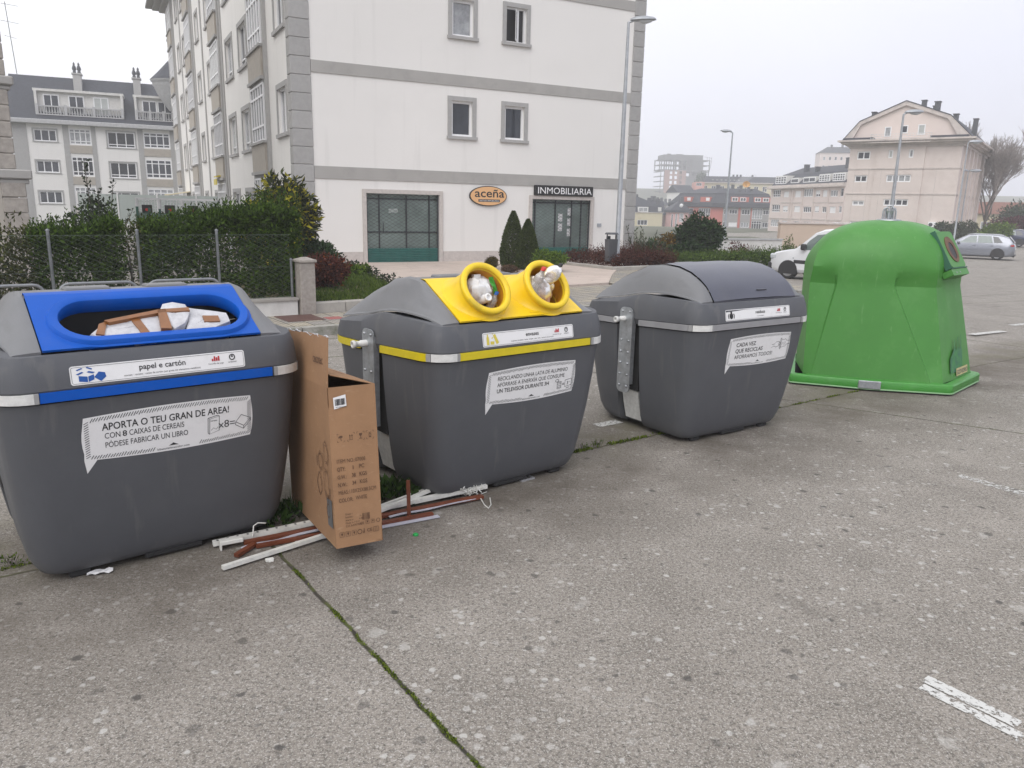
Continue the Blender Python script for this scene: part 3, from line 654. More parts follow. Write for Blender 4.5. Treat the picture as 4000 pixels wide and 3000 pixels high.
def bubble(root, x0, x1, z0, z1, rows, draw, tail=.05, sag=.022):
    """speech-bubble sticker with hatched frame"""
    T0, T1 = FACE(.0015), FACE(.0028); n = 14; pts = []
    W, Hh = x1-x0, z1-z0
    for i in range(n+1): q = i/n; pts.append((x0+.012+(W-.024)*q, z1-.03+.03*math.sin(PI*min(1, q*.62+.16))))
    for i in range(1, 6): q = i/6; pts.append((x1-.012+.012*math.sin(PI*q), z1-.018-(Hh-.03)*q))
    for i in range(n+1): q = 1-i/n; pts.append((x0+.06+(W-.075)*q, z0+.022-.022*math.sin(PI*min(1, q*.8+.1))))
    pts += [(x0+.012, z0-tail), (x0+.003, z0+.02)]
    for i in range(1, 6): q = i/6; pts.append((x0+.012-.014*math.sin(PI*q), z0+.02+(Hh-.05)*q))
    b = MB(); poly2(b, pts, T0); s = b.build('slogan_sticker', 'sticker', root)
    b = MB(); rr = random.Random(len(rows[0][0])); q = x0+.04
    while q < x1-.03:
        f = (q-x0)/W; zt = z1-.03+.03*math.sin(PI*min(1, f*.62+.16)); h = rr.uniform(.014, .02)
        stroke(b, [(q, zt-.010-h), (q+.012, zt-.008)], .0032, T1); zb = z0+.022-.022*math.sin(PI*min(1, f*.8+.1))
        if abs(f-.52) > .13: stroke(b, [(q-.006, zb+.010), (q+.006, zb+.010+h)], .0032, T1)
        q += .0122
    q = z0+.03
    while q < z1-.04:
        stroke(b, [(x0+.012, q), (x0+.032, q+.010)], .003, T1); stroke(b, [(x1-.030, q-.006), (x1-.008, q+.012)], .003, T1); q += .0118
    for (t, tx, tz, ts, bold, wd) in rows: put_text(b, t, tx, tz, ts, T1, bold, 'LEFT', wd)
    put_text(b, 'labasuratienecolor.com', (x0+x1)/2, z0+.010, .017, T1, False, 'CENTER')
    c = (x0+x1)/2; poly2(b, [(c-.024, z0+.028), (c-.012, z0+.034), (c, z0+.042), (c+.013, z0+.034), (c+.026, z0+.028)], T1)
    draw(b, T1); b.build('lettering', 'ink', s); return s
def draw_books(b, T0):
    T = lambda a, z: T0(a, z-.026)
    stroke(b, [(.205, .715), (.255, .73), (.258, .81), (.208, .80)], .003, T, True); stroke(b, [(.205, .715), (.197, .722), (.199, .806), (.208, .80)], .003, T); stroke(b, [(.199, .806), (.248, .816), (.258, .81)], .003, T)
    put_text(b, 'cereais', .212, .785, .012, T, True); stroke(b, [(.213, .735), (.226, .748), (.24, .738), (.25, .75)], .002, T)
    put_text(b, 'x8=', .252, .742, .058, T)
    stroke(b, [(.345, .762), (.388, .735), (.425, .775), (.375, .80)], .004, T, True); stroke(b, [(.345, .762), (.343, .746), (.386, .718), (.425, .762), (.425, .775)], .0035, T); stroke(b, [(.386, .718), (.388, .735)], .003, T)
def draw_tv(b, T0):
    T = lambda a, z: T0(a+.004, z-.040)
    stroke(b, [(.29, .722), (.325, .726), (.322, .775), (.287, .771)], .004, T, True)
    for z in (.732, .744, .756, .766): stroke(b, [(.29, z-.002), (.323, z+.002)], .003, T)
    stroke(b, circ(.283, .782, .016, 12, .009), .0035, T, True); put_text(b, '=', .332, .738, .04, T, True)
    stroke(b, [(.36, .73), (.418, .738), (.416, .786), (.358, .778)], .004, T, True); put_text(b, '3', .375, .744, .034, T, True); put_text(b, 'h', .397, .757, .016, T); stroke(b, [(.375, .719), (.405, .723)], .004, T)
def draw_hands(b, T):
    stroke(b, circ(.352, .80, .010, 14, .05), .003, T, True); stroke(b, circ(.34, .80, .013, 12, .016), .0028, T, True)
    stroke(b, [(.235, .80), (.268, .80), (.29, .818), (.322, .822), (.352, .80), (.325, .78), (.292, .772), (.268, .784), (.235, .772)], .003, T)
    stroke(b, [(.475, .82), (.43, .822), (.41, .838), (.385, .828), (.372, .84), (.356, .815)], .003, T); stroke(b, [(.475, .79), (.44, .79), (.415, .77), (.385, .772), (.37, .762), (.356, .79)], .003, T)
    for x in (.375, .395, .412): stroke(b, [(x, .785), (x+.004, .812)], .0028, T)
    for z in (.76, .77, .835, .845): stroke(b, [(.343, z), (.361, z+.002)], .002, T)

def lid_pieces(root, zt, hollow, crest, m_l):
    """two grey end lobes and the back of the lid"""
    ys_ = [.07, .085, .11, .15, .2, .26, .33, .4, .45, .52, .6, .7, .8, .9, .97, 1.03, 1.08, 1.115, 1.13]
    for sgn in (-1, 1):
        xs_ = [.517, .54, .565, .59, .615, .635, .652, .664, .672, .676]; R = []
        for x in xs_:
            u = (x-.517)/.159; row = []
            for y in ys_:
                zs = seam(y); z = zs+(zt(y)-zs)*max(0, 1-u**(2.1-.5*float(sst((y-.5)/.5)))); z += crest*math.exp(-((u-.25)/.22)**2-((y-.52)/.22)**2)*.6-crest*math.exp(-((u-.66)/.24)**2-((y-.55)/.26)**2)*.5
                yy = y+(.012*u*u if y < .2 else 0); xm = .517+u*(.108+.051*float(sst((y-.07)/.42))); row.append((sgn*xm, yy, max(z, zs-.001)))
            R.append(row)
        lip = [(p[0]+sgn*.016, p[1], p[2]-.014) for p in R[-1]]; R.append([(p[0]+sgn*.013, p[1], p[2]-.004) for p in R[-1]]); R.append(lip); R.append([(p[0]-sgn*.034, p[1], p[2]) for p in lip])
        if sgn < 0: R = R[::-1]
        b = MB(); b.loft(R, False)
        # closing faces at the front foot and beside the mouth panel
        fr = [r[0] for r in (R if sgn > 0 else R[::-1])]; n = len(fr)
        b.add(fr+[(p[0], p[1]+.004, 1.172) for p in fr], [(i, i+1, n+i+1, n+i) for i in range(n-1)])
        inn = (R if sgn > 0 else R[::-1])[0]; n = len(inn)
        b.add(inn+[(p[0], p[1], p[2]-.05) for p in inn], [(i, i+1, n+i+1, n+i) for i in range(n-1)])
        b.build('lid_end', m_l, root, 40)
    yb = [y for y in ys_ if y >= (.45 if hollow else .6)]; xs2 = np.linspace(-.517, .517, 9)
    b = MB(); b.loft([[(x, y, zt(y)+.002) for x in xs2] for y in yb]+[[(x, 1.135, 1.13) for x in xs2]], False)
    b.build('lid_back', m_l, root, 40)
    # hinge lugs along the ridge
    for x in (-.2, .2): b = MB(); b.bbox(x-.11, x+.11, .60, .72, zt(.65)-.02, zt(.65)+.016, .008); b.build('hinge', m_l, root)

def container(label, loc, az, colour):
    root = thing('recycling_container', label, 'recycling bin', (*loc, 0), azrot(az), 'row of grey kerbside waste containers')
    b = MB()
    R = [ring(.035, .58, .205, 1.08, .10, .05), ring(.045, .608, .188, 1.105, .12, .07), ring(.075, .628, .168, 1.125, .14, .085), ring(.14, .652, .142, 1.145, .15, .095), ring(.3, .675, .112, 1.165, .155, .10), ring(.5, .696, .078, 1.18, .155, .10), ring(.75, .716, .048, 1.197, .155, .10), ring(zdrop(.94, -.055), .724, .026, 1.205, .155, .095), ring(zdrop(.966, -.055), .727, .022, 1.21, .155, .06)]
    b.loft(R, True, True); b.build('tub', 'bin_grey', root, 38)
    b = MB(); R = [ring(zdrop(.985, -.055), .722, .022, 1.205, .15, 0), ring(zdrop(1.026, -.055), .738, .01, 1.22, .155, 0), ring(zdrop(1.032, -.055), .742, .006, 1.222, .155, 0), ring(zdrop(1.06, -.05), .740, .010, 1.22, .155, 0), ring(lambda y: 1.128+.035*math.sin(PI*min(1, max(0, (y-.07)/1.06)))-.06*max(0, y-.3)**1.5, .733, .022, 1.2, .15, 0),
        ring(lambda y: seam(y)-.005-gap(y), .704, .050, 1.155, .11, 0), ring(lambda y: seam(y)-gap(y), .692, .058, 1.145, .10, 0), ring(lambda y: seam(y)-.008-gap(y), .60, .085, 1.10, .03, 0), ring(lambda y: seam(y)-.05, .595, .09, 1.09, .03, 0)]
    b.loft(R, True); b.build('collar', 'bin_grey', root, 32)
    # band with reflectors
    o = outline(.729, .020, 1.212, .155); z0, z1, th = .972, 1.026, .017
    bandm = {'blue': 'blue', 'yellow': 'yellow_band', 'grey': 'grey_band'}[colour]
    front = sorted([p for p in o if p[1] < .021 and abs(p[0]) < .56]); front = [(-.552, .020)]+[p for p in front if abs(p[0]) < .55]+[(.542, .020)]
    band_piece(front, z0, z1, th).build('band', bandm, root, 40)
    for s in (-1, 1):
        arc = [(s*x, .020) for x in (.555, .572)]+[(s*(.574+.155*math.sin(a)), .020+.155*(1-math.cos(a))) for a in [PI/2*i/8 for i in range(1, 9)]]
        sd = [(s*.729, y) for y in (.18, .22, .25)]
        tabs, mid = [arc[0], (s*.5745, .020)], arc[1:7]+[]
        for pth, nm, mm, t_ in ((tabs, 'bracket', 'bracket', .021), (mid, 'reflector', 'reflector', .019), (arc[6:8], 'bracket', 'bracket', .021), (arc[7:]+[(s*.729, .22), (s*.729, .4), (s*.729, .66)], 'side_band', bandm, th), ([(s*.729, .94), (s*.729, 1.05)]+[(s*(.574+.155*math.cos(a)), 1.057+.155*math.sin(a)) for a in (.3, .8, 1.3)], 'side_band', bandm, th)):
            band_piece(pth if s > 0 else pth[::-1], z0, z1, t_).build(nm, mm, root, 40)
        # recess, lifting plate with bolts and trunnion, bright kick plate
        b = MB(); b.box(s*.66-.02, s*.66+.02, YP-.112, YP+.112, .36, .965); b.build('recess_panel', 'rubber', root)
        T = lambda a, z, c, s=s: (s*c, a, z); pl = rrect(YP-.078, YP+.078, .34, 1.085, .045, 5)
        b = MB(); b.prism(pl, .748, .757, T)
        b.prism([(YP-.078, .42), (YP-.070, .42), (YP-.070, 1.04), (YP-.078, 1.04)], .715, .748, T); b.prism([(YP+.070, .42), (YP+.078, .42), (YP+.078, 1.04), (YP+.070, 1.04)], .715, .748, T)
        b.prism(rrect(YP-.06, YP+.06, .5, .95, .02), .72, .748, T)
        p = b.build('lifting_plate', 'galv', root)
        b = MB()
        for dz in (.40, .50, .60, .70, .80, 1.05):
            for dy in (-.045, .045): b.lathe([(.011, .757), (.011, .763), (.006, .767)], 7, lambda x, y, z, s=s, dy=dy, dz=dz: (s*z, YP+dy+x, dz+y))
        b.build('bolts', 'galv', p)
        b = MB(); b.lathe([(.024, .755), (.024, .80), (.020, .802), (.020, .84), (.027, .842), (.027, .862), (.014, .864), (.012, .852)], 14, lambda x, y, z, s=s: (s*z, YP+.02+x, .985+y)); b.build('lifting_pin', 'reflector', p)
        b = MB(); prof = [(.648, .35), (.625, .23), (.585, .075)]
        b.loft([[(s*x, YP-.10, z), (s*(x+.018), YP-.10, z), (s*(x+.018), YP+.10, z), (s*x, YP+.10, z)] for x, z in prof], True, True, True, False); b.build('kick_plate', 'reflector', root)
    for s in (-1, 1):
        b = MB(); b.bbox(s*.44-.05, s*.44+.05, .205, .25, .0, .05, .008); b.build('foot', 'rubber', root)
        b = MB(); b.bbox(s*.44-.05, s*.44+.05, .95, 1.0, .0, .05, .008); b.build('foot', 'rubber', root)
    b = MB(); b.bbox(-.13, .17, .19, .24, .012, .045, .008); b.build('pedal_housing', 'rubber', root)
    return root

def hole_ring(b, outer, inner, T, h0, h1, Ti=None):
    """flat plate between outer and inner outline (same length), with thickness"""
    n = len(outer); Ti = Ti or T
    V = [T(*p, h1) for p in outer]+[Ti(*p, h1) for p in inner]+[T(*p, h0) for p in outer]+[Ti(*p, h0) for p in inner]
    F = []
    for i in range(n):
        k = (i+1) % n; F += [(i, k, n+k, n+i), (2*n+i, 3*n+i, 3*n+k, 2*n+k), (i, 2*n+i, 2*n+k, k), (n+i, n+k, 3*n+k, 3*n+i)]
    b.add(V, F)
def rect_match(inner, x0, x1, s0, s1):
    cx = (x0+x1)/2; cy = (s0+s1)/2; out = []
    ix = sum(p[0] for p in inner)/len(inner); iy = sum(p[1] for p in inner)/len(inner)
    corners = []
    for p in inner:
        dx, dy = p[0]-ix, p[1]-iy; t = min(((x1 if dx > 0 else x0)-ix)/dx if abs(dx) > 1e-9 else 1e9, ((s1 if dy > 0 else s0)-iy)/dy if abs(dy) > 1e-9 else 1e9); out.append([ix+dx*t, iy+dy*t])
    for c in ((x0, s0), (x1, s0), (x1, s1), (x0, s1)):          # snap nearest samples to the true corners
        j = min(range(len(out)), key=lambda i: (out[i][0]-c[0])**2+(out[i][1]-c[1])**2); out[j] = list(c)
    return [tuple(p) for p in out]

# ---- 1: paper and card, blue slot
B1 = container('grey container with blue paper and card mouth panel and blue band', (-1.728, 3.737), 50.8, 'blue')
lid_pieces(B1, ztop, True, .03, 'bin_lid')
PT = panelT()
cx_, cs_, hl, hr = .025, .200, .285, .147
def stad(o, n=14): return [(cx_+hl+(hr+o)*math.cos(a), cs_+(hr+o)*math.sin(a)) for a in [-PI/2+PI*i/n for i in range(n+1)]]+[(cx_-hl+(hr+o)*math.cos(a), cs_+(hr+o)*math.sin(a)) for a in [PI/2+PI*i/n for i in range(n+1)]]
def dens_(p, k=6):
    out = []
    for i in range(len(p)):
        a, c = p[i], p[(i+1) % len(p)]; d = math.hypot(a[0]-c[0], a[1]-c[1]); m_ = k if d > .2 else 1
        out += [(a[0]+(c[0]-a[0])*j/m_, a[1]+(c[1]-a[1])*j/m_) for j in range(m_)]
    return out
inner = dens_(stad(.01)); b = MB()
hole_ring(b, rect_match(inner, -.512, .512, -.006, PANEL_L+.012), inner, PT, .0, .012)
b.loft([[PT(x, PANEL_L+.012+d, h) for x in np.linspace(-.512, .512, 5)] for d, h in ((0, .012), (.03, .004), (.06, -.012), (.06, -.03))], False)
mp_ = b.build('mouth_panel', 'blue', B1, 35)
b = MB(); prof = [(.066, .010), (.055, .014), (.047, .030), (.043, .034), (.012, .034), (.004, .030), (.0, .020), (.0, -.02), (.012, -.05)]
b.loft([[PT(*p, h) for p in dens_(stad(o))] for o, h in prof]); b.build('slot_frame', 'blue', mp_, 28)
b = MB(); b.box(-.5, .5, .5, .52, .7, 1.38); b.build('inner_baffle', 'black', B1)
name_sticker(B1, -.42, .40, 1.043, 1.131, 'papel e cartón', 'xornais · revistas · caixas de cartón (sen grasa nin elementos metálicos)', icon_boxes, 'ink_blue', .0)
bubble(B1, -.395, .437, .635, .888, [('APORTA O TEU GRAN DE AREA!', -.305, .798, .052, True, .615), ('CON', -.297, .754, .042, False, .070), ('8', -.216, .754, .042, True, .020), ('CAIXAS DE CEREAIS', -.186, .754, .042, False, .262), ('PÓDESE FABRICAR UN LIBRO', -.297, .706, .042, False, .39)], draw_books)
# ---- 2: packaging, two yellow round mouths
B2 = container('grey container with two yellow round mouths for packaging', (.115, 4.931), 51.3, 'yellow')
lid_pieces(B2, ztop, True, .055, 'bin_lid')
tau = rad(33); ax = Vector((0, math.cos(tau), -math.sin(tau))); e1 = Vector((1, 0, 0)); e2 = Vector((0, math.sin(tau), math.cos(tau)))
pn = Vector((0, -math.sin(math.atan2(.205, .38)), math.cos(math.atan2(.205, .38)))); p0 = Vector((0, .07, 1.203))
mouths = []; NR = 40
bp = MB(); tubes = []
for cx in (-.272, .240):
    cen = Vector((cx, .125, 1.398)); R0 = .18
    def onp(r, a): q = cen+e1*r*math.cos(a)+e2*r*math.sin(a); t = (p0-q).dot(pn)/ax.dot(pn); return q+ax*t
    angs = [2*PI*i/NR for i in range(NR)]
    inn = []
    for a in angs: q = onp(.15, a); inn.append((q.x, (q-p0).dot(Vector((0, -pn.y*0+math.cos(math.atan2(.205, .38)), math.sin(math.atan2(.205, .38)))))))
    x0, x1 = (-.512, -.006) if cx < 0 else (-.006, .512)
    inn = [(min(max(x, x0+.01), x1-.01), min(max(s, .02), PANEL_L-.0)) for x, s in inn]
    hole_ring(bp, rect_match(inn, x0, x1, -.006, PANEL_L+.012), inn, PT, 0, .012)
    tubes.append((cen, onp, angs))
bp.loft([[PT(x, PANEL_L+.012+d, h) for x in np.linspace(-.512, .512, 5)] for d, h in ((0, .012), (.03, .004), (.06, -.012), (.06, -.03))], False)
bp.loft([[PT(x, s, h) for x in np.linspace(.06, .2, 5)] for s, h in ((.018, .0122), (.019, .016), (.032, .016), (.033, .0122))], False)
mp_ = bp.build('mouth_panel', 'yellow', B2, 35)
for cen, onp, angs in tubes:
    circr = lambda r, d: [tuple(cen+e1*r*math.cos(a)+e2*r*math.sin(a)+ax*d) for a in angs]
    def skirt(r, f):
        out = []
        for a in angs:
            q = cen+e1*.170*math.cos(a)+e2*.170*math.sin(a)+ax*.03; w_ = onp(r, a)+pn*.006; dd = (w_-q); out.append(tuple(q+dd*f))
        return out
    b = MB(); b.loft([circr(.170, .03), skirt(.185, .35), skirt(.195, .7), skirt(.215, 1.0)]); tb = b.build('mouth_tube', 'yellow', mp_)
    b = MB(); b.loft([circr(.170, .03), circr(.181, .022), circr(.183, .0), circr(.178, -.012), circr(.155, -.014), circr(.142, -.004), circr(.140, .02)]); b.build('mouth_ring', 'yellow_ring', mp_)
    def inner_r(f):
        out = []
        for a in angs:
            q = cen+e1*.141*math.cos(a)+e2*.141*math.sin(a); w_ = onp(.15, a)-pn*.01; dd = (w_-q)
            if dd.dot(ax) < .05: w_ = q+ax*.05; dd = w_-q
            out.append(tuple(q+dd*f))
        return out
    b = MB(); b.loft([inner_r(0.), inner_r(.5), inner_r(1.), [tuple(Vector(p)+ax*.07) for p in inner_r(1.)]]); b.build('mouth_lining', 'tube_in', mp_)
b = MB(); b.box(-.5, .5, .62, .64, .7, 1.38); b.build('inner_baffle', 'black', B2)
name_sticker(B2, -.378, .388, 1.043, 1.131, 'envases', 'recipientes de plástico · bolsas · botellas · latas · briks · bandexas de porexpán', icon_pack, 'ink_yellow', .02, .034)
bubble(B2, -.322, .45, .635, .885, [('RECICLANDO UNHA LATA DE ALUMINIO', -.235, .806, .0385, True, .605), ('AFÓRRASE A ENERXÍA QUE CONSUME', -.235, .764, .0385, True, .585), ('UN TELEVISOR DURANTE 3H', -.235, .722, .0385, True, .445)], draw_tv)
# ---- 3: mixed waste, dark curved lid
B3 = container('grey container with dark curved lid for mixed waste, next to the green igloo', (2.045, 6.316), 55.6, 'grey')
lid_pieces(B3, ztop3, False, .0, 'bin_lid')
ys3 = [.058, .066, .085, .10, .125, .15, .185, .22, .27, .32, .385, .45, .52, .6, .64]; xs3 = np.linspace(-.514, .514, 15)
b = MB(); b.loft([[(x, y, ztop3(max(y, .07))+.012+.008*(1-(x/.514)**2)-(.012 if y < .06 else 0)) for x in xs3] for y in ys3], False)
b.loft([[(x, .060+q, 1.204-d) for x in xs3] for q, d in ((0, 0), (.002, .012), (.02, .014))], False)
b.loft([[(x, y, z) for x in (.04, .10, .16)] for y, z in ((.092, 1.262), (.088, 1.275), (.094, 1.277), (.1, 1.268))], False)
b.build('flap_lid', 'bin_dark', B3, 50)
name_sticker(B3, -.42, .395, 1.045, 1.133, 'residuos', 'non reciclables', icon_bags, 'ink', .02, .034)
bubble(B3, -.322, .48, .64, .905, [('CADA VEZ', -.228, .815, .047, True, .245), ('QUE RECICLAS', -.228, .763, .047, True, .345), ('AFORRAMOS TODOS!', -.228, .711, .047, True, .485)], draw_hands)

for root_ in (B1, B2, B3):                                    # the tubs are deeper behind the lifting plates
    st_ = list(root_.children)
    while st_:
        o_ = st_.pop(); st_ += list(o_.children)
        if o_.type == 'MESH':
            for v_ in o_.data.vertices:
                if v_.co.y > .92: v_.co.y = .92+(v_.co.y-.92)*1.78
            o_.data.update()
# ------------------------------------------------------------------ green glass igloo
G = thing('bottle_bank', 'green igloo shaped glass bottle bank with small dark round mouth', 'bottle bank', (3.93, 8.28, 0), azrot(106))
base = [(-.82, .03), (0, -.035), (.85, .03), (1.36, .96), (.95, 1.46), (-.72, 1.46)]
def ins(poly, d, cx=0, cy=.72): return [(cx+(x-cx)*(1-d), cy+(y-cy)*(1-d)) for x, y in poly]
def rnd(poly, r, n=4):
    out = []; m_ = len(poly)
    for i in range(m_):
        p = Vector(poly[i]); a = (Vector(poly[i-1])-p); c = (Vector(poly[(i+1) % m_])-p); la, lc = a.length, c.length; k = min(r, la*.45, lc*.45); a = p+a/la*k; c = p+c/lc*k
        for j in range(n+1): t = j/n; q = a*(1-t)**2+p*2*t*(1-t)+c*t*t; out.append((q.x, q.y))
    return out
b = MB(); rb = rnd(base, .05); R = [[(x, y, z) for x, y in ins(rb, d)] for z, d in ((.02, .005), (.03, 0), (.105, .0), (.12, .012), (.125, .075))]
b.loft(R, True, True); fl = b.build('flange', 'igloo_flange', G, 40)
b = MB(); b.loft([[(x, y, z) for x, y in ins(rb, d)] for z, d in ((.004, .03), (.022, .03))], True, True, True); b.build('foot_frame', 'rubber', G)
b = MB(); b.loft([[(x, y, z) for x, y in ins(rb, d)] for z, d in ((.02, -.004), (.034, -.004), (.034, .01))], True); b.build('lip', mat('pale_green_lip', (.20, .36, .18), .5), fl)
b = MB(); b.bbox(-.1, .13, -.045, .0, .03, .118, .006); b.build('latch_plate', 'galv', G)
# body: facets below the shoulder, dome above
low = [(-.70, .85), (-.67, .14), (-.603, .066), (-.59, .05), (0, .03), (.63, .04), (.641, .056), (.77, .11), (.93, .36), (1.12, .70), (1.24, .92), (.9, 1.34), (-.6, 1.34)]
mid_ = [(-.72, .80), (-.685, .285), (-.424, .212), (-.41, .165), (-.1, .145), (.17, .165), (.183, .212), (.605, .272), (.73, .44), (.88, .68), (.98, .86), (.78, 1.22), (-.56, 1.22)]
def body_ring(z):
    f = min(1, max(0, (z-.12)/(1.14-.12))); return [(a[0]+(c[0]-a[0])*f, a[1]+(c[1]-a[1])*f) for a, c in zip(low, mid_)]
def chaikin(p, closed=True):
    out = []
    for i in range(len(p)):
        a, c = p[i], p[(i+1) % len(p)]; out += [(a[0]*.75+c[0]*.25, a[1]*.75+c[1]*.25), (a[0]*.25+c[0]*.75, a[1]*.25+c[1]*.75)]
    return out
def sub(p, k=4): return [(p[i][0]+(p[(i+1) % len(p)][0]-p[i][0])*j/k, p[i][1]+(p[(i+1) % len(p)][1]-p[i][1])*j/k) for i in range(len(p)) for j in range(k)]
def soft(p, w):                    # rounded version of the same ring, blended by w
    q = sub(p, 4)
    for _ in range(3): q = [tuple((q[i-1][k]+q[i][k]*2+q[(i+1) % len(q)][k])/4 for k in (0, 1)) for i in range(len(q))] if w > 0 else q
    return q
R = []
for z in np.linspace(.12, 1.14, 12): R.append([(x, y, z) for x, y in sub(body_ring(z), 6)])
top = sub([(-.72, .80), (-.67, .24), (-.46, .17), (-.41, .16), (-.1, .145), (.17, .16), (.22, .165), (.60, .235), (.72, .42), (.88, .68), (.98, .86), (.78, 1.22), (-.56, 1.22)], 6); sm = list(top)
for _ in range(14): sm = [tuple((sm[i-1][k]+sm[i][k]*2+sm[(i+1) % len(sm)][k])/4 for k in (0, 1)) for i in range(len(sm))]
TOPZ, CX, CY = 1.845, .12, .72; lo_ = R[-1]
for z, f in ((1.19, .22), (1.24, .58), (1.29, .88)): R.append([(a[0]*(1-f)+c[0]*f, a[1]*(1-f)+c[1]*f, z) for a, c in zip(lo_, top)])
for th in np.linspace(0, 1, 18):
    a = th*PI/2; f = max(math.cos(a)**.8, .015); w_ = min(1, th*3.2)
    R.append([(CX+((x*(1-w_)+p*w_)-CX)*f, CY+((y*(1-w_)+q*w_)-CY)*f, 1.33+(TOPZ-1.33)*math.sin(a)) for (x, y), (p, q) in zip(top, sm)])
b = MB(); b.loft(R, True, False, True); gb = b.build('body', 'igloo', G, 14)
# mouth panel on the right flank
fx = Vector((.50, .865, 0)).normalized(); fn0 = Vector((.865, -.50, 0)).normalized()
P0 = Vector((.832, .533, 1.38)); tl = rad(60)
upv = (Vector((0, 0, 1))*math.sin(tl)-fn0*math.cos(tl)).normalized(); nrm = fx.cross(upv).normalized(); nrm = nrm if nrm.dot(fn0) > 0 else -nrm
GT = lambda a, s, h=0: tuple(P0+fx*a+upv*s+nrm*h)
b = MB(); b.prism(rrect(-.23, .25, -.03, .40, .05), -.12, .016, lambda a, c, h: GT(a, c, h)); pf = b.build('mouth_panel', 'igloo', G)
b = MB(); b.prism(rrect(-.25, .27, -.043, -.033, .004), -.03, .017, lambda a, c, h: GT(a, c, h)); b.prism(rrect(-.25, -.238, -.043, .41, .004), -.05, .017, lambda a, c, h: GT(a, c, h)); b.build('panel_seam', 'ink_green', pf)
b = MB(); b.prism(rrect(-.25, .27, -.12, -.045, .012), -.10, .006, lambda a, c, h: GT(a, c, h)); b.build('panel_sill', 'igloo', pf)
b = MB(); o_, i_ = circ(.01, .18, .15, 28, .155), circ(.01, .165, .085, 28, .10); hole_ring(b, o_, i_, GT, .012, .024); b.build('mouth_rim', mat('brown_rubber', (.14, .075, .045), .7, var=.2, vscale=12), pf)
b = MB(); poly2(b, circ(.01, .165, .088, 28, .103), lambda a, c: GT(a, c, .019)); b.build('mouth', 'black', pf)
b = MB()
for a in (-.13, -.02): b.lathe([(.008, .008), (.006, .014)], 8, lambda x, y, z, a=a: GT(a+x, -.09+y, z))
b.build('bolts', 'galv', pf)
# lifting eye on the crown
b = MB(); b.lathe([(.13, 1.80), (.13, 1.850), (.10, 1.856)], 20, lambda x, y, z: (x+CX, CY+y, z)); e_ = b.build('lifting_plate', 'galv', G)
for dx, h_, wd in ((-.045, .13, .03), (.0, .155, .042), (.045, .13, .03)):
    b = MB(); x, y, z = CX+dx*.9, CY+dx*.6, 1.85
    b.tube([(x-wd, y, z), (x-wd, y, z+h_*.7), (x-wd*.6, y, z+h_*.95), (x, y, z+h_), (x+wd*.6, y, z+h_*.95), (x+wd, y, z+h_*.7), (x+wd, y, z)], .010, 8); b.build('lifting_loop', 'galv', e_)
b = MB(); b.lathe([(.018, 1.85), (.028, 1.87), (.032, 1.92), (.042, 1.94), (.042, 1.95)], 12, lambda x, y, z: (x+CX, CY+y, z)); b.build('lifting_cup', 'galv', e_)
# faded print and name plate on the right flank
def flank(a, z, h=.004):
    f = (z-.12)/1.24; p = Vector((.77, .11, 0)).lerp(Vector((.60, .25, 0)), f); m1 = Vector((.93, .36, 0)).lerp(Vector((.72, .42, 0)), f); q = Vector((1.12, .70, 0)).lerp(Vector((.88, .68, 0)), f); e2 = Vector((1.24, .92, 0)).lerp(Vector((.98, .86, 0)), f)
    pts_ = [p, m1, q, e2]; i = 0
    while i < 2 and a > (pts_[i+1]-pts_[i]).length: a -= (pts_[i+1]-pts_[i]).length; i += 1
    dd = (pts_[i+1]-pts_[i]).normalized(); w_ = pts_[i]+dd*a+Vector((dd.y, -dd.x, 0))*(h+.006); return (w_.x, w_.y, z)
b = MB(); pts = [(.20, .20), (.60, .20), (.60, .42), (.575, .46), (.572, .6), (.55, .6), (.548, .47), (.50, .44), (.47, .47), (.468, .58), (.445, .58), (.442, .47), (.39, .44), (.36, .47), (.355, .57), (.335, .57), (.33, .47), (.28, .43), (.20, .36)]
poly2(b, pts, lambda a, z: flank(a, z, .002)); b.build('faded_print', mat('faded_print', (.045, .17, .13), .6, var=.35, vscale=14, col2=(.05, .25, .05)), G)
b = MB(); poly2(b, [(.37, .155), (.57, .155), (.77, .155), (.77, .24), (.57, .24), (.37, .24)], lambda a, z: flank(a, z, .006)); npl = b.build('name_plate', mat('plate_yellow', (.50, .44, .22), .6, var=.2, vscale=20), G)
b = MB(); put_text(b, 'ECO', .39, .172, .07, lambda a, z: flank(a, z, .010), True, 'LEFT', .125); put_text(b, 'VIDRIO', .53, .172, .07, lambda a, z: flank(a, z, .010), True, 'LEFT', .22); b.build('lettering', 'ink_grey', npl)
# ------------------------------------------------------------------ facades
def wall_holes(b, T, u0, u1, z0, z1, holes, depth):
    us = sorted({u0, u1, *[h[0] for h in holes], *[h[1] for h in holes]}); zs = sorted({z0, z1, *[h[2] for h in holes], *[h[3] for h in holes]})
    us = [u for u in us if u0-1e-6 <= u <= u1+1e-6]; zs = [z for z in zs if z0-1e-6 <= z <= z1+1e-6]
    for i in range(len(us)-1):
        for j in range(len(zs)-1):
            cu, cz = (us[i]+us[i+1])/2, (zs[j]+zs[j+1])/2
            if any(h[0] < cu < h[1] and h[2] < cz < h[3] for h in holes): continue
            b.quad(T(us[i], 0, zs[j]), T(us[i+1], 0, zs[j]), T(us[i+1], 0, zs[j+1]), T(us[i], 0, zs[j+1]))
    for a, c, p, q in holes:
        b.quad(T(a, 0, p), T(c, 0, p), T(c, depth, p), T(a, depth, p)); b.quad(T(a, 0, q), T(a, depth, q), T(c, depth, q), T(c, 0, q))
        b.quad(T(a, 0, p), T(a, depth, p), T(a, depth, q), T(a, 0, q)); b.quad(T(c, 0, p), T(c, 0, q), T(c, depth, q), T(c, depth, p))
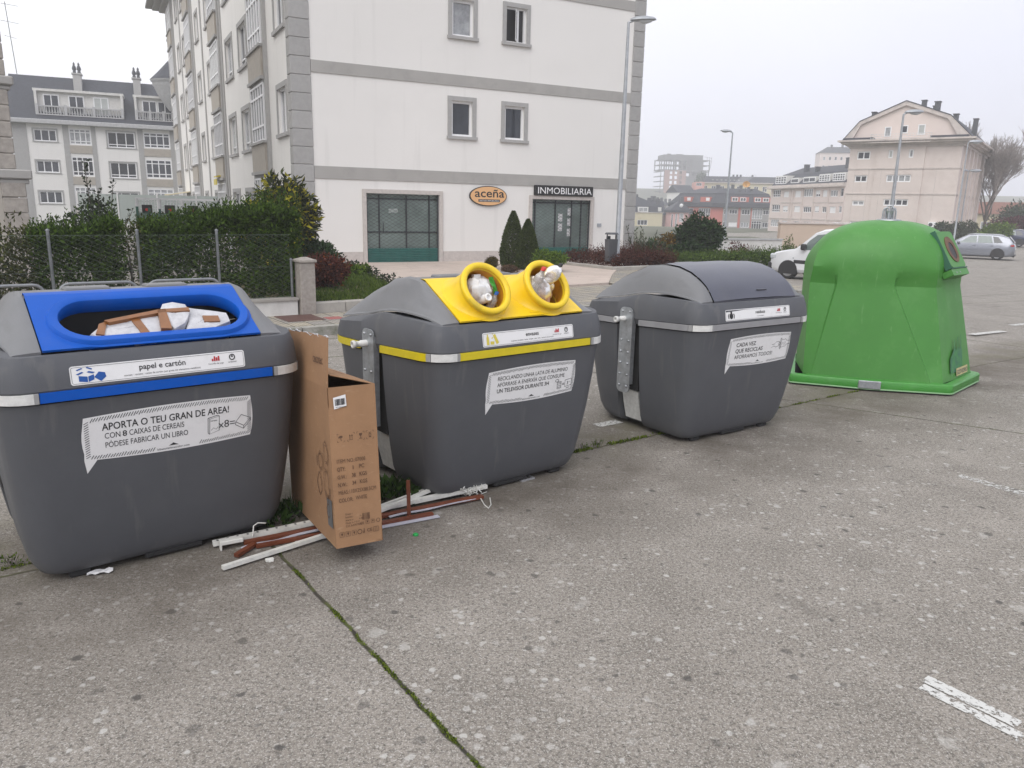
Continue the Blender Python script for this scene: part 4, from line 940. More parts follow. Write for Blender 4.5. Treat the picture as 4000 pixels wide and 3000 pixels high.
def window(parent, T, a, c, p, q, d, cols=1, rows=(), fw=.07, glass='glass_dark', frame='pvc', name='window'):
    """sash frame with mullions at depth d, its glass one sub-part; rows are heights of transoms as fractions"""
    b = MB(); t0, t1 = d-.05, d+.02
    b.box(a, c, t0, t1, p, p+fw, T); b.box(a, c, t0, t1, q-fw, q, T); b.box(a, a+fw, t0+.001, t1-.001, p+fw, q-fw, T); b.box(c-fw, c, t0+.001, t1-.001, p+fw, q-fw, T)
    for i in range(1, cols): u = a+(c-a)*i/cols; b.box(u-fw*.45, u+fw*.45, t0+.002, t1-.002, p+fw, q-fw, T)
    for r in rows: z = p+(q-p)*r; b.box(a+fw, c-fw, t0+.003, t1-.003, z-fw*.4, z+fw*.4, T)
    f = b.build(name, frame, parent); g_ = MB(); g_.quad(T(a, d, p), T(c, d, p), T(c, d, q), T(a, d, q)); g_.build('pane', glass, f); return f
def surround(b, T, a, c, p, q, w_, pr, sill=True):
    """stone frame round an opening, proud by pr"""
    b.box(a-w_, a, -pr, .0, p, q, T); b.box(c, c+w_, -pr, .0, p, q, T); b.box(a-w_-.0, c+w_+.0, -pr-.003, .0, q, q+w_, T)
    if sill: b.box(a-w_-.03, c+w_+.03, -pr-.05, .0, p-w_*.7, p, T)
rg = random.Random(11)
def gl(): return rg.choice(['glass_dark', 'glass_dark', 'glass_dark', 'glass_curtain', 'glass_curtain', 'glass_blind'])

# ---- main apartment house: front along az 62.16 from its left corner, flank running back
MAIN = thing('apartment_building', 'white rendered apartment building with grey granite corner stones and estate agency below', 'building', (-6.34, 22.75, .1), azrot(62.16))
TF = lambda u, d, z: (u, d, z); TL = lambda s, d, z: (d, s, z)     # flank: s runs back, d inward
HT = 14.3; Z0 = -1.0; LF, LL = 12.0, 38.6
fw_ = [(4.85, 5.56, 3.92, 4.97), (6.70, 7.41, 3.92, 4.95), (4.86, 5.57, 6.83, 7.86), (6.70, 7.42, 6.85, 7.88), (4.86, 5.57, 9.74, 10.77), (6.70, 7.42, 9.74, 10.77), (4.86, 5.57, 12.6, 13.5), (6.70, 7.42, 12.6, 13.5)]
shop = [(2.07, 4.43, .03, 2.12), (7.78, 10.12, .03, 2.08)]
b = MB(); wall_holes(b, TF, 0, LF, Z0, HT, fw_+shop, .16)
flo = [3.72, 6.63, 9.53, 12.43]                                 # sill heights
fl = []; kinds = []
for i, z in enumerate([.8]+flo):
    top_ = z+1.36 if i < 4 else z+1.25
    for a, c, lo in ((.72, 1.95, .08), (6.95, 8.62, -.06), (10.2, 11.85, -.06), (16.6, 17.75, .1), (20.6, 21.75, .12), (27.2, 28.35, -.04), (30.4, 31.6, 0), (36.9, 38.0, .05)):
        fl.append((a, c, z+lo, top_)); kinds.append(2)
wall_holes(b, TL, 0, LL, Z0, HT, fl, .16)
b.quad((LF, 0, Z0), (LF, 14, Z0), (LF, 14, HT), (LF, 0, HT)); b.quad((0, LL, Z0), (LF, LL, Z0), (LF, LL, HT), (0, LL, HT)); b.quad((0, 0, HT), (LF, 0, HT), (LF, LL, HT), (0, LL, HT))
b.quad((LF, 14, Z0), (LF, LL, Z0), (LF, LL, HT), (LF, 14, HT))
b.build('wall', 'render', MAIN)
# quoins, bands, plinth
b = MB(); z = Z0; k = 0
while z < HT-.2:
    h = .4845; b.bbox(-.035, .54, -.035, .09, z+.006, min(z+h-.006, HT), .014); b.bbox(-.0352, .10, .09+.004, .40, z+.006, min(z+h-.006, HT), .012); z += h
b.build('quoin', 'granite', MAIN)
b = MB(); z = Z0
while z < HT-.2: b.bbox(11.57, LF+.035, -.035, .5, z+.006, min(z+h-.006, HT), .014); z += h
b.build('quoin', 'granite', MAIN)
for z, h in ((2.50, .35), (5.40, .325), (8.33, .31), (11.25, .31)):
    b = MB(); b.box(.545, 11.565, -.028, .0, z, z+h); b.build('stone_band', 'granite_band', MAIN)
b = MB()
for a, c in ((.545, 1.945), (4.565, 7.655), (10.285, 11.565)): b.box(a, c, -.03, .0, Z0, .375)
b.build('plinth', 'plinth', MAIN)
b = MB(); b.box(-.03, .0, .405, LL, Z0, .55); b.build('plinth', 'plinth', MAIN)
# window surrounds and windows
for i, (a, c, p, q) in enumerate(fw_):
    b = MB(); surround(b, TF, a, c, p, q, .13, .03); b.build('window_surround', 'granite', MAIN)
    if i == 3:                                                   # casement standing open
        f = window(MAIN, TF, a, c, p, q, .12, 1, (), .05, 'black')
        s = MB(); Tq = lambda u, d, z: (a+.05+.33+(u)*math.cos(rad(62)), .10-.0-(u)*math.sin(rad(62))+d, z)
        Tq2 = lambda u, d, z, a=a: (a+.42-u*.55, .07-u*.75+d, z)
        s.box(0, .3, 0, .03, p+.06, p+.12, Tq2); s.box(0, .3, 0, .03, q-.12, q-.06, Tq2); s.box(0, .05, 0.001, .029, p+.12, q-.12, Tq2); s.box(.25, .3, .001, .029, p+.12, q-.12, Tq2); s.build('casement', 'pvc', f)
        s = MB(); s.box(.05, .25, .012, .016, p+.12, q-.12, Tq2); s.build('pane', 'glass_curtain', f)
        s = MB(); s.box(a+.42, a+.47, .06, .12, p+.05, q-.05); s.box(a+.64, a+.66, .06, .12, p+.05, q-.05); s.build('mullion', 'pvc', f)
    else: window(MAIN, TF, a, c, p, q, .12, 1, (), .07, ['glass_dark', 'glass_dark', 'glass_curtain', 0, 'glass_dark', 'glass_curtain', 'glass_dark', 'glass_dark'][i])
for i, (a, c, p, q) in enumerate(fl):
    b = MB(); surround(b, TL, a, c, p, q, .15, .03); b.build('window_surround', 'granite', MAIN)
    window(MAIN, TL, a, c, p, q, .12, 2, (.2,) if (c-a) > 1.4 else (), .06, gl())
# bay columns: stone panel boxes and glazed bays between pilasters
for s0, s1 in ((3.55, 5.95), (13.4, 15.9), (23.5, 26.0), (33.9, 36.4)):
    b = MB(); b.box(s0-.28, s0-.02, -.10, .0, Z0, HT, lambda u, d, z: TL(u, d, z)); b.box(s1+.02, s1+.28, -.10, .0, Z0, HT, lambda u, d, z: TL(u, d, z)); b.build('pilaster', 'granite', MAIN)
    for i, z in enumerate([.78]+flo):
        b = MB(); pr = .17
        b.box(s0, s1, -pr, .0, z-.93, z-.06, TL); b.build('bay_panel', 'beigepanel', MAIN)
        b = MB(); b.box(s0-.05, s1+.05, -pr-.06, .0, z-.06, z+.02, TL); b.box(s0-.04, s1+.04, -pr-.05, .0, z-1.03, z-.93, TL); b.box(s0+.0, s1-.0, -pr+.06, .0, z-1.13, z-1.03, TL); b.build('bay_cornice', 'granite', MAIN)
        zt_ = z+1.80 if i < 4 else z+1.5; b = MB(); q0 = z+.02; d0 = -pr+.03
        for u in np.linspace(s0+.08, s1-.08, 6): b.box(u-.035, u+.035, d0, d0+.08, q0, zt_, TL)
        for zz in (q0, q0+.45, zt_-.42, zt_-.06): b.box(s0+.05, s1-.05, d0+.002, d0+.078, zz, zz+.06, TL)
        for u in (s0+.05, s1-.12): 
            b.box(u, u+.07, d0+.08, -.02, q0, q0+.06, TL); b.box(u, u+.07, d0+.08, -.02, zt_-.06, zt_, TL)
        f = b.build('bay_window', 'pvc', MAIN); g_ = MB(); gm = gl()
        g_.quad(TL(s0+.08, d0+.04, q0), TL(s1-.08, d0+.04, q0), TL(s1-.08, d0+.04, zt_), TL(s0+.08, d0+.04, zt_))
        for u in (s0+.08, s1-.08): g_.quad(TL(u, d0+.04, q0), TL(u, 0, q0), TL(u, 0, zt_), TL(u, d0+.04, zt_))
        g_.build('pane', gm, f)
        b = MB(); b.box(s0+.02, s1-.02, -pr+.08, 0, zt_, zt_+.012, TL); b.build('bay_top', 'granite', MAIN)
# thin stone strips between the flank windows
b = MB()
for s in (12.85, 19.3, 22.85, 29.4, 33.2): b.box(s-.13, s+.13, -.05, .0, Z0, HT, TL)
b.build('pilaster', 'granite', MAIN)
# projecting eaves
b = MB()
for d, z0, z1 in ((.35, HT, HT+.18), (.75, HT+.18, HT+.34), (1.15, HT+.34, HT+.52)): b.bbox(-d, LF+d, -d, LL+d, z0, z1, .03)
b.build('eaves', 'granite', MAIN)
b = MB(); e = [(-1.1, -1.1), (LF+1.1, -1.1), (LF+1.1, LL+1.1), (-1.1, LL+1.1)]; zz = HT+.52; mid2 = [(4, 4), (LF-4, 4), (LF-4, LL-4), (4, LL-4)]
b.loft([[(x, y, zz) for x, y in e], [(x, y, zz+2.6) for x, y in mid2]], True, False, True, False); b.build('roof', 'slate', MAIN)
# shop openings: stone frame, glass front, lattice shutter, green foot
for i, (a, c, p, q) in enumerate(shop):
    b = MB(); surround(b, TF, a, c, Z0, q, .12, .045, False); b.build('shop_surround', 'plinth', MAIN)
    f = MB(); d = .155
    for u in ([a+.03, a+.44, a+1.32, c-.28] if i == 0 else [a+.03, a+.20, a+1.0, a+1.65, c-.3]): f.box(u-.02, u+.02, d-.03, d+.0, p, q-.04)
    for z in ([.95, 1.95] if i == 0 else [1.95]): f.box(a, c, d-.028, d-.002, z, z+.035)
    f = f.build('shop_front', 'grille', MAIN); g_ = MB(); g_.quad((a, d+.004, p), (c, d+.004, p), (c, d+.004, q), (a, d+.004, q)); g_.build('pane', 'shop_glass', f)
    if i == 0:
        h = MB(); h.tube([(a+.56, d-.05, .98), (a+.56, d-.05, 1.25)], .012, 6); h.build('handle', 'grille', f)
        s = MB(); poly2(s, [(a+.75, 1.55), (a+1.05, 1.56), (a+1.05, 1.68), (a+.75, 1.67)], lambda u, z: (u, d-.0045, z)); s.build('notice', 'frost', f)
    else:
        for u, z in ((a+1.13, 1.35), (a+1.13, 1.02), (a+1.5, 1.55), (a+1.5, 1.2), (a+1.5, .85)): s = MB(); poly2(s, [(u, z), (u+.17, z), (u+.17, z+.26), (u, z+.26)], lambda x, zz: (x, d-.0045, zz)); s.build('notice', 'sticker', f)
    h0, h1 = .45, q-.02; n = int((c-a)/.098); la = MB(); step = (c-a)/n
    for k in range(n+1):
        pts = []; m_ = int((h1-h0)/.055)
        for j in range(m_+1): 
            u = a+k*step+step*.5*(1 if j % 2 else -1)*(1 if k % 2 else -1); pts.append((min(max(u, a), c), .045, h0+(h1-h0)*j/m_))
        la.tube(pts, .0105, 3, False, False)
    la.build('lattice_shutter', 'grille', MAIN)
    s = MB(); z = .035
    while z < h0-.02: s.bbox(a+.005, c-.005, .03, .06, z, z+.052, .01); z += .055
    s.build('shutter_foot', 'shutter_green', MAIN)
    s = MB(); s.box(a, a+.035, .02, .09, p, q); s.box(c-.035, c, .02, .09, p, q); s.build('shutter_rail', 'grille', MAIN)
# letters and signs
FR = lambda u, z, d=0: tuple(MAIN_M @ Vector((u, -d, z)))
MAIN_M = Matrix.Translation((-6.34, 22.75, .1)) @ Matrix.Rotation(azrot(62.16), 4, 'Z')
sg = thing('oval_sign', 'orange oval agency sign with black lettering on the white wall', 'sign', tuple(MAIN_M @ Vector((6.13, 0, 2.13))), azrot(62.16))
b = MB(); b.prism(circ(0, 0, .665, 44, .315), .0, .07, lambda a, z, c: (a, -c, z)); b.build('sign_box', 'black', sg)
b = MB(); b.prism(circ(0, 0, .64, 44, .292), .06, .075, lambda a, z, c: (a, -c, z)); b.build('sign_face', 'orange_sign', sg)
b = MB(); T = lambda a, z: (a, -.078, z)
put_text(b, 'aceña', -.5, -.035, .37, T, True, 'LEFT', 1.06); poly2(b, [(-.365, -.185), (.405, -.185), (.405, -.105), (-.365, -.105)], T); b.build('lettering', 'ink', sg)
b = MB(); T = lambda a, z: (a, -.080, z); put_text(b, 'GESTION INMOBILIARIA', .02, -.168, .062, T, True, 'CENTER', .70); b.build('small_lettering', 'sticker', sg)
sg = thing('shop_sign', 'black shop sign with white capital letters above the right shop opening', 'sign', tuple(MAIN_M @ Vector((7.83, 0, 2.2))), azrot(62.16))
b = MB(); b.bbox(0, 2.31, -.10, -.0, .0, .335, .01); b.build('sign_board', 'black', sg)
b = MB(); put_text(b, 'INMOBILIARIA', .09, .062, .30, lambda a, z: (a, -.104, z), True, 'LEFT', 2.13); b.build('lettering', 'white_paint', sg)
sg = thing('wall_plaque', 'small grey metal plaque on the wall right of the agency door', 'plaque', tuple(MAIN_M @ Vector((10.42, 0, 1.18))), azrot(62.16))
b = MB(); b.bbox(0, .17, -.03, 0, 0, .12, .006); b.build('plate', 'lamp_grey', sg)
# awnings on the flank
for s_, z, ln, m in ((29.3, 2.35, 3.2, 'cream'), (14.4, 2.95, .9, 'yellow_band')):
    sg = thing('awning', 'cream awning over the far ground floor terrace' if m == 'cream' else 'small folded yellow awning on the long flank', 'awning', tuple(MAIN_M @ Vector((0, s_, z))), azrot(62.16))
    b = MB(); b.box(-1.3 if m == 'cream' else -.35, -.02, 0, ln, -.06, .0, lambda x, y, zz: (x, y, zz+x*.18)); b.build('canvas', m, sg)
    b = MB(); b.box(-1.32 if m == 'cream' else -.36, -1.28 if m == 'cream' else -.33, 0, ln, -.45, -.2); b.build('valance', m, sg)

# ---- slate-roofed block behind (frame az 66, x along its front)
k_ = 90/66.; bo = np.array([-30.66*k_, 58.44*k_, 0])
BACK = thing('apartment_building', 'white apartment block with grey slate mansard roof and stone chimneys behind the hedge', 'building', tuple(bo), azrot(66))
zz = lambda z: (z-1.9)*k_+1.9
Z0b = -9; eave = zz(6.95)
win = []; 
for (a, c, p, q) in [(-4.0, -2.58, 5.79, 6.6), (-4.03, -2.6, 3.63, 4.46), (-4.06, -2.6, 1.47, 2.33), (-4.06, -2.6, -.7, .17), (.66, 2.48, 5.56, 6.68), (.66, 2.43, 3.4, 4.52), (.68, 2.43, 1.25, 2.37)]: win.append((a*k_, c*k_, zz(p), zz(q), 3))
bays = []
for (a, c) in ((-1.88, -.3), (2.97, 4.95)):
    for (p, q) in ((5.65, 6.75), (3.46, 4.82), (1.3, 2.68)): bays.append((a*k_+.12, c*k_-.12, zz(p), zz(q), 4))
b = MB(); wall_holes(b, TF, -7.2, 14, Z0b, eave, [w_[:4] for w_ in win+bays], .15); b.quad((-7.2, 0, Z0b), (-7.2, 12, Z0b), (-7.2, 12, eave), (-7.2, 0, eave)); b.quad((14, 0, Z0b), (14, 12, Z0b), (14, 12, eave), (14, 0, eave)); b.build('wall', 'render', BACK)
for a, c, p, q, n in win: b = MB(); surround(b, TF, a, c, p, q, .12, .04); b.build('window_surround', 'granite', BACK); window(BACK, TF, a, c, p, q, .12, n, (.2,) if n and a > 0 else (), .1, gl())
for a, c, p, q, n in bays: window(BACK, TF, a, c, p, q, .06, n, (.22, .78), .11, gl())
for (a, c) in ((-1.88, -.3), (2.97, 4.95)):
    b = MB(); b.box(a*k_-.4, a*k_+.1, -.06, 0, Z0b, eave); b.box(c*k_-.1, c*k_+.3, -.06, 0, Z0b, eave); b.build('pilaster', 'granite', BACK)
    for z in (5.6, 3.4, 1.25): b = MB(); b.box(a*k_+.1, c*k_-.1, -.09, 0, zz(z)-.75, zz(z)); b.build('stone_panel', 'beigepanel', BACK)
b = MB(); b.box(-7.22, -6.0, -.06, 0, Z0b, eave); b.build('quoin', 'granite', BACK)
b = MB(); b.bbox(-7.8, 14.6, -.75, 12.4, eave, eave+.42, .05); b.build('eaves', 'balust', BACK)
rt_ = zz(10.6); b = MB(); b.prism([(-.6, eave+.42), (4.6, rt_), (7, rt_), (12.2, eave+.42)], -7.6, 14.4, lambda a, c, h: (h, a, c)); rf = b.build('roof', 'slate', BACK)
yr = lambda z: -.6+5.2*(z-eave-.42)/(rt_-eave-.42)
for x0, x1, xt, in ((-1.37, -.82, 11.4), (2.62, 3.13, 11.1)):
    x0, x1 = x0*k_, x1*k_; zb, zt_ = zz(9.4), zz(10.75); y0 = yr(zb)
    b = MB(); b.bbox(x0, x1, y0+.3, y0+1.3, zb-.6, zt_, .03); b.bbox(x0-.1, x1+.1, y0+.2, y0+1.4, zt_, zt_+.14, .02); ch = b.build('chimney', 'granite', rf)
    for q in (.22, .78):
        xc = x0+(x1-x0)*q; b = MB(); b.lathe([(.14, zt_+.14), (.17, zt_+.3), (.12, zt_+.4), (.21, zt_+.55), (.16, zt_+.8), (.08, zt_+.95), (.11, zt_+1.05), (.02, zt_+1.22)], 10, lambda x, y, z, xc=xc, y0=y0: (xc+x, y0+.8+y, z)); b.build('chimney_pot', 'chimney', ch)
for x0, x1, ncol in ((-3.7*k_, 1.9*k_, 3), (2.64*k_, 5.6*k_, 2)):
    z0_, z1_ = zz(7.62), zz(9.2); y0 = yr(z0_)-.12; dp = y0+.55
    b = MB(); b.box(x0, x0+.22, y0, yr(z1_)+.3, z0_, z1_); b.box(x1-.22, x1, y0, yr(z1_)+.3, z0_, z1_); b.box(x0-.08, x1+.08, y0+.05, yr(z1_)+.5, z1_, z1_+.22); b.box(x0+.22, x1-.22, dp-.12, dp, z0_, z1_); dm_ = b.build('dormer', 'low_wall', rf)
    for i in range(ncol): a = x0+.7+i*(x1-x0-1.2)/ncol; b = MB(); b.box(a, a+1.35, dp-.2, dp-.121, z0_+.1, z1_-.25); b.build('balcony_door', 'pvc', dm_); b = MB(); b.box(a+.1, a+.63, dp-.205, dp-.2, z0_+.25, z1_-.35); b.box(a+.72, a+1.25, dp-.205, dp-.2, z0_+.25, z1_-.35); b.build('pane', gl(), dm_)
    b = MB(); b.box(x0+.1, x1-.1, y0-.02, y0+.16, z0_+.72, z0_+.84); b.box(x0+.1, x1-.1, y0-.02, y0+.16, z0_-.05, z0_+.06)
    n = int((x1-x0)/.24)
    for i in range(n): xc = x0+.2+i*(x1-x0-.4)/(n-1); b.lathe([(.04, z0_+.06), (.075, z0_+.25), (.035, z0_+.5), (.05, z0_+.72)], 6, lambda x, y, z, xc=xc, y0=y0: (xc+x, y0+.07+y, z))
    for q in (0, .33, .66, 1): xc = x0+.14+q*(x1-x0-.28); b.box(xc-.12, xc+.12, y0-.05, y0+.19, z0_-.05, z0_+.95)
    b.build('balustrade', 'balust', dm_)
# round corner turret of the block
b = MB(); xt, yt = 5.35*k_, -1.0
b.lathe([(.5, zz(8.3)), (1.0, zz(8.8)), (1.55, zz(9.5)), (1.75, zz(9.9)), (1.9, zz(10.05)), (1.9, zz(10.25)), (2.05, zz(10.3)), (2.05, zz(10.42))], 24, lambda x, y, z: (xt+x, yt+y, z)); tu = b.build('turret', 'balust', BACK)
b = MB(); b.lathe([(2.1, zz(10.42)), (1.3, zz(11.0)), (.05, zz(12.0))], 24, lambda x, y, z: (xt+x, yt+y, z), False); b.build('turret_roof', 'slate', tu)
b = MB(); b.lathe([(.9, Z0b), (.9, zz(8.6))], 20, lambda x, y, z: (xt+x+.8, yt+y+.8, z)); b.build('turret_shaft', 'render', tu)
an = thing('roof_aerial', 'thin television aerial on the ridge of the slate roof', 'aerial', (bo[0]-6.9*math.sin(rad(66))-5*math.cos(rad(66)), bo[1]-6.9*math.cos(rad(66))+5*math.sin(rad(66)), rt_-.1), azrot(66))
b = MB(); b.tube([(0, 0, 0), (-.35, 0, 6.8)], .035, 5); b.build('mast', 'grille', an)
b = MB()
for z, w_ in ((6.6, 1.1), (5.0, .9), (3.6, .5)): b.tube([(-.35*z/6.8-w_, 0, z+.1), (-.35*z/6.8+w_, 0, z-.1)], .022, 4)
b.build('antenna_bars', 'grille', an)

# ---- beige stone corner at the left edge of the view
EDGE = thing('apartment_building', 'beige rendered building with weathered stone corner and two ledges at the far left', 'building', (-11.86, 18.75, 0), azrot(50))
b = MB(); b.box(-9, 0, 0, .0+9, -1, 14); b.build('wall', mat('beige_render', (.42, .39, .34), .85, var=.05, vscale=1, bump=.2, dirt=((.33, .3, .26), 1, .4)), EDGE)
qm = mat('brown_granite', (.35, .32, .285), .8, var=.2, vscale=8, bump=.2)
b = MB(); z = 4.6
while z < 14: b.bbox(-.40, .035, -.035, .3, z+.006, z+.354, .02); z += .36
b.build('quoin', qm, EDGE); b = MB(); z = 2.52
while z < 4.3: b.bbox(-.40, .035, -.035, .3, z+.006, z+.354, .02); z += .36
b.build('quoin', qm, EDGE); b = MB(); z = -1
while z < 2.2: b.bbox(-.34, .16, -.19, .3, z+.006, z+.354, .02); z += .36
b.build('quoin', qm, EDGE)
b = MB(); b.box(-9, -.342, -.16, 0, -1, 2.3); b.build('plinth', bpy.data.materials['beige_render'], EDGE)
for z, h, d in ((2.3, .22, .26), (4.4, .2, .12)):
    b = MB(); b.bbox(-9, .05+d, -d, .4, z, z+h, .03); b.bbox(-9, d-.02, -d+.07, .4, z-h*.5, z-.001, .02); b.build('ledge', 'granite_band', EDGE)
# ------------------------------------------------------------------ houses across the valley
def wins(parent, T, rects, d=.14, sur=None, glass=None, fw=.09):
    for r in rects:
        a, c, p, q, n = r[:5]; rows = r[5] if len(r) > 5 else ()
        if sur: b = MB(); surround(b, T, a, c, p, q, .1, .04); b.build('window_surround', sur, parent)
        window(parent, T, a, c, p, q, d, n, rows, fw, glass or gl())
        if len(r) > 6:                                           # roller blind partly down
            b = MB(); b.box(a+fw*.5, c-fw*.5, d-.045, d-.012, q-(q-p)*r[6], q-.02, T); b.build('roller_blind', 'pvc', parent)
# pink stone gable house
PK = thing('gabled_building', 'pale pink stone apartment building with wide gable, balcony and dark chimneys', 'building', (36.11, 86.79, 0), azrot(126))
w1 = [(.75, 2.08, 7.66, 8.5, 2), (3.88, 4.33, 7.74, 8.57, 1), (5.83, 6.28, 7.75, 8.6, 1), (.76, 2.03, 5.3, 6.02, 2), (3.95, 6.32, 5.3, 6.05, 4), (.8, 2.02, 2.84, 3.36, 2), (3.97, 6.36, 2.86, 3.55, 4), (.82, 2.1, .55, 1.15, 2), (3.97, 6.3, .4, 1.2, 4)]
b = MB(); wall_holes(b, TF, 0, 2.72, -2, 9.6, [h[:4] for h in w1 if h[1] < 2.7], .15)
TP = lambda u, d, z: (u, d-.16, z); wall_holes(b, TP, 2.72, 7.36, -2, 9.0, [h[:4] for h in w1 if h[0] > 2.7], .15)
b.quad((2.72, 0, 9), (7.36, 0, 9), (7.36, -.16, 9), (2.72, -.16, 9)); b.quad((2.72, -.16, -2), (2.72, 0, -2), (2.72, 0, 9), (2.72, -.16, 9)); b.quad((7.36, -.16, -2), (7.36, -.16, 9), (7.36, 0, 9), (7.36, 0, -2))
b.quad((2.72, 0, 8.99), (7.36, 0, 8.99), (7.36, 0, 9.6), (2.72, 0, 9.6)); wall_holes(b, TF, 7.36, 10.66, -2, 9.6, [], .15)
sidew = [(s, s+.85, z, z+1.3, 1) for s in (2.5, 5.5, 9, 12.5, 16, 19.5) for z in (.6, 3, 5.3, 7.5)]
TR = lambda s, d, z: (10.66-d, s, z); wall_holes(b, TR, 0, 22, -3, 9.6, [h[:4] for h in sidew], .15); b.quad((0, 0, -2), (0, 22, -2), (0, 22, 9.6), (0, 0, 9.6)); b.quad((0, 22, -2), (10.66, 22, -2), (10.66, 22, 9.6), (0, 22, 9.6))
b.build('wall', 'pinkwall', PK)
wins(PK, TF, [h for h in w1 if h[1] < 2.7], fw=.12); wins(PK, TP, [h for h in w1 if h[0] > 2.7], fw=.12); wins(PK, TR, sidew)
for z in (6.62, 4.04): 
    b = MB(); b.box(-.05, 2.72, -.07, 0, z, z+.13); b.box(2.7, 7.38, -.24, -.16, z, z+.13); b.box(7.36, 10.7, -.07, 0, z, z+.13); b.box(10.66, 10.73, 0, 22, z, z+.13); b.build('string_course', 'pink_cornice', PK)
b = MB()
for x in (2.12, .72, 3.4, 8.6): b.box(x-.02, x+.02, -.012 if not 2.72 < x < 7.36 else -.172, 0, -2, 6.6)
b.build('panel_joint', 'pink_cornice', PK)
b = MB()
for s in (1.2, 4.2, 7.6, 11, 14.6, 18): b.box(10.66, 10.9, s, s+.7, -3, 8.9)
b.build('side_pier', 'pinkwall', PK)
b = MB()
for d, z0, z1 in ((.18, 8.85, 9.05), (.45, 9.05, 9.25), (.85, 9.25, 9.45), (1.15, 9.45, 9.62)): b.box(-d, 10.66+d, -d, 22+d, z0, z1)
b.build('cornice', 'pink_cornice', PK)
gp = [(-.2, 9.62), (.75, 11.35), (4.95, 13.15), (9.05, 11.6), (10.5, 9.62)]
gw = [(3.16, 3.8, 9.95, 10.95, 1), (4.75, 5.38, 10.25, 11.03, 1), (6.32, 7.0, 10.05, 11.05, 1)]
b = MB(); b.prism(gp, .25, .6, lambda a, c, h: (a, h, c)); b.build('gable', 'pinkgable', PK)
wins(PK, lambda u, d, z: (u, d+.11, z), gw, .12)
b = MB(); rp = [(-.95, 9.62), (.62, 11.55), (4.95, 13.4), (9.2, 11.8), (11.4, 9.62)]; rq = [(.0, 9.62), (.8, 11.25), (4.95, 13.0), (9.0, 11.5), (10.2, 9.62)]
for i in range(4): b.prism([rp[i], rp[i+1], rq[i+1], rq[i]], -.05, .25, lambda a, c, h: (a, h, c))
b.build('verge', 'pink_cornice', PK)
b = MB()
for i in range(4): 
    (x0, z0), (x1, z1) = rp[i], rp[i+1]; b.prism([(x0, z0), (x1, z1), (x1, z1+.09), (x0, z0+.09)], -.1, 22.6, lambda a, c, h: (a, h, c))
rf = b.build('roof', 'slate', PK)
b = MB(); b.box(-.7, 2.3, -.8, .22, 9.625, 9.85); b.build('roof_skirt', 'slate', PK); b = MB(); b.box(7.7, 11.1, -.8, .22, 9.625, 9.85); b.build('roof_skirt', 'slate', PK)
b = MB()
for x in np.linspace(2.1, 7.8, 22): b.tube([(x, -1.0, 9.25), (x, -1.0, 10.12)], .016, 4)
for z in (9.3, 9.5, 9.7, 9.9, 10.12): b.tube([(2.1, 0, z), (2.1, -1, z), (7.8, -1, z), (7.8, 0, z)], .018, 4)
b.build('balcony_railing', 'railing', PK)
b = MB(); b.box(2.1, 7.8, -1.16, -1.02, 9.22, 9.3); b.build('balcony_slab', 'pink_cornice', PK)
for x, y, z0, z1, w_ in ((1.5, 1.0, 11, 12.55, .4), (6.1, 1.6, 12, 13.55, .42), (7.4, 1.2, 11.6, 13.3, .5), (7.0, 3, 12.2, 13.1, .4), (9.0, 3, 11, 12.2, .45), (10.6, 5.5, 9.6, 11.9, .42)): 
    b = MB(); b.bbox(x, x+w_, y, y+.7, z0, z1, .03); b.box(x-.06, x+w_+.06, y-.06, y+.76, z1, z1+.08); b.build('chimney', 'chimney', rf)
b = MB(); b.bbox(8.55, 9.25, -.45, -.02, .75, 1.3, .03); u_ = b.build('air_conditioner', 'pvc', PK); b = MB(); b.lathe([(.19, 0), (.19, .02)], 16, lambda x, y, z: (8.8+x, -.46-z, 1.02+y)); b.build('fan_grille', 'grille', u_)
# long pink wing behind
LP_ = thing('apartment_building', 'long pale pink apartment row with white glazed attic dormers', 'building', (42.71, 132.28, 0), azrot(170.1))
lw_ = [(.5, 3.0, 4.4, 5.55, 4, (.35,)), (4.0, 5.7, 4.35, 5.25, 2, (), .95), (7.55, 9.3, 4.3, 5.27, 2, (), .95), (10.1, 12.7, 4.36, 5.55, 4), (13.45, 14.75, 4.34, 5.27, 2, (), .6), (15.4, 16.6, 4.33, 5.25, 2, (), .9), (17.4, 19.3, 4.33, 5.25, 3), (19.9, 20.7, 4.3, 5.5, 1),
      (.5, 3.2, 2.0, 3.2, 4, (.35,)), (4.1, 5.75, 2.06, 2.97, 2, (), .75), (7.65, 9.45, 2.05, 2.97, 2, (), .9), (10.4, 12.7, 2.03, 2.9, 4), (13.6, 14.85, 2.06, 2.97, 2, (), .8), (15.7, 16.8, 2.04, 2.9, 2), (17.6, 19.2, 2.0, 2.92, 2, (), .95), (19.9, 20.7, 2.05, 3.0, 1),
      (.5, 3.2, -.35, .8, 4, (.35,)), (4.3, 5.9, -.3, .65, 2, (), .9), (8, 9.6, -.3, .65, 2), (10.8, 13, -.3, .65, 3), (14, 15.2, -.3, .65, 2), (17.6, 19.2, -.3, .65, 2), (.5, 3.2, -2.7, -1.55, 4, (.35,)), (8, 9.6, -2.7, -1.7, 2)]
b = MB(); wall_holes(b, TF, -.2, 21, -9, 5.7, [h[:4] for h in lw_], .15); b.quad((-.2, 0, -9), (-.2, 10, -9), (-.2, 10, 5.7), (-.2, 0, 5.7)); b.quad((21, 0, -9), (21, 10, -9), (21, 10, 5.7), (21, 0, 5.7)); b.build('wall', 'pinkpale', LP_); wins(LP_, TF, lw_)
b = MB(); b.box(-.9, 21, -.75, 10, 5.7, 5.95); b.box(-.6, 21, -.4, 10, 5.95, 6.25); b.build('cornice', 'pink_cornice', LP_)
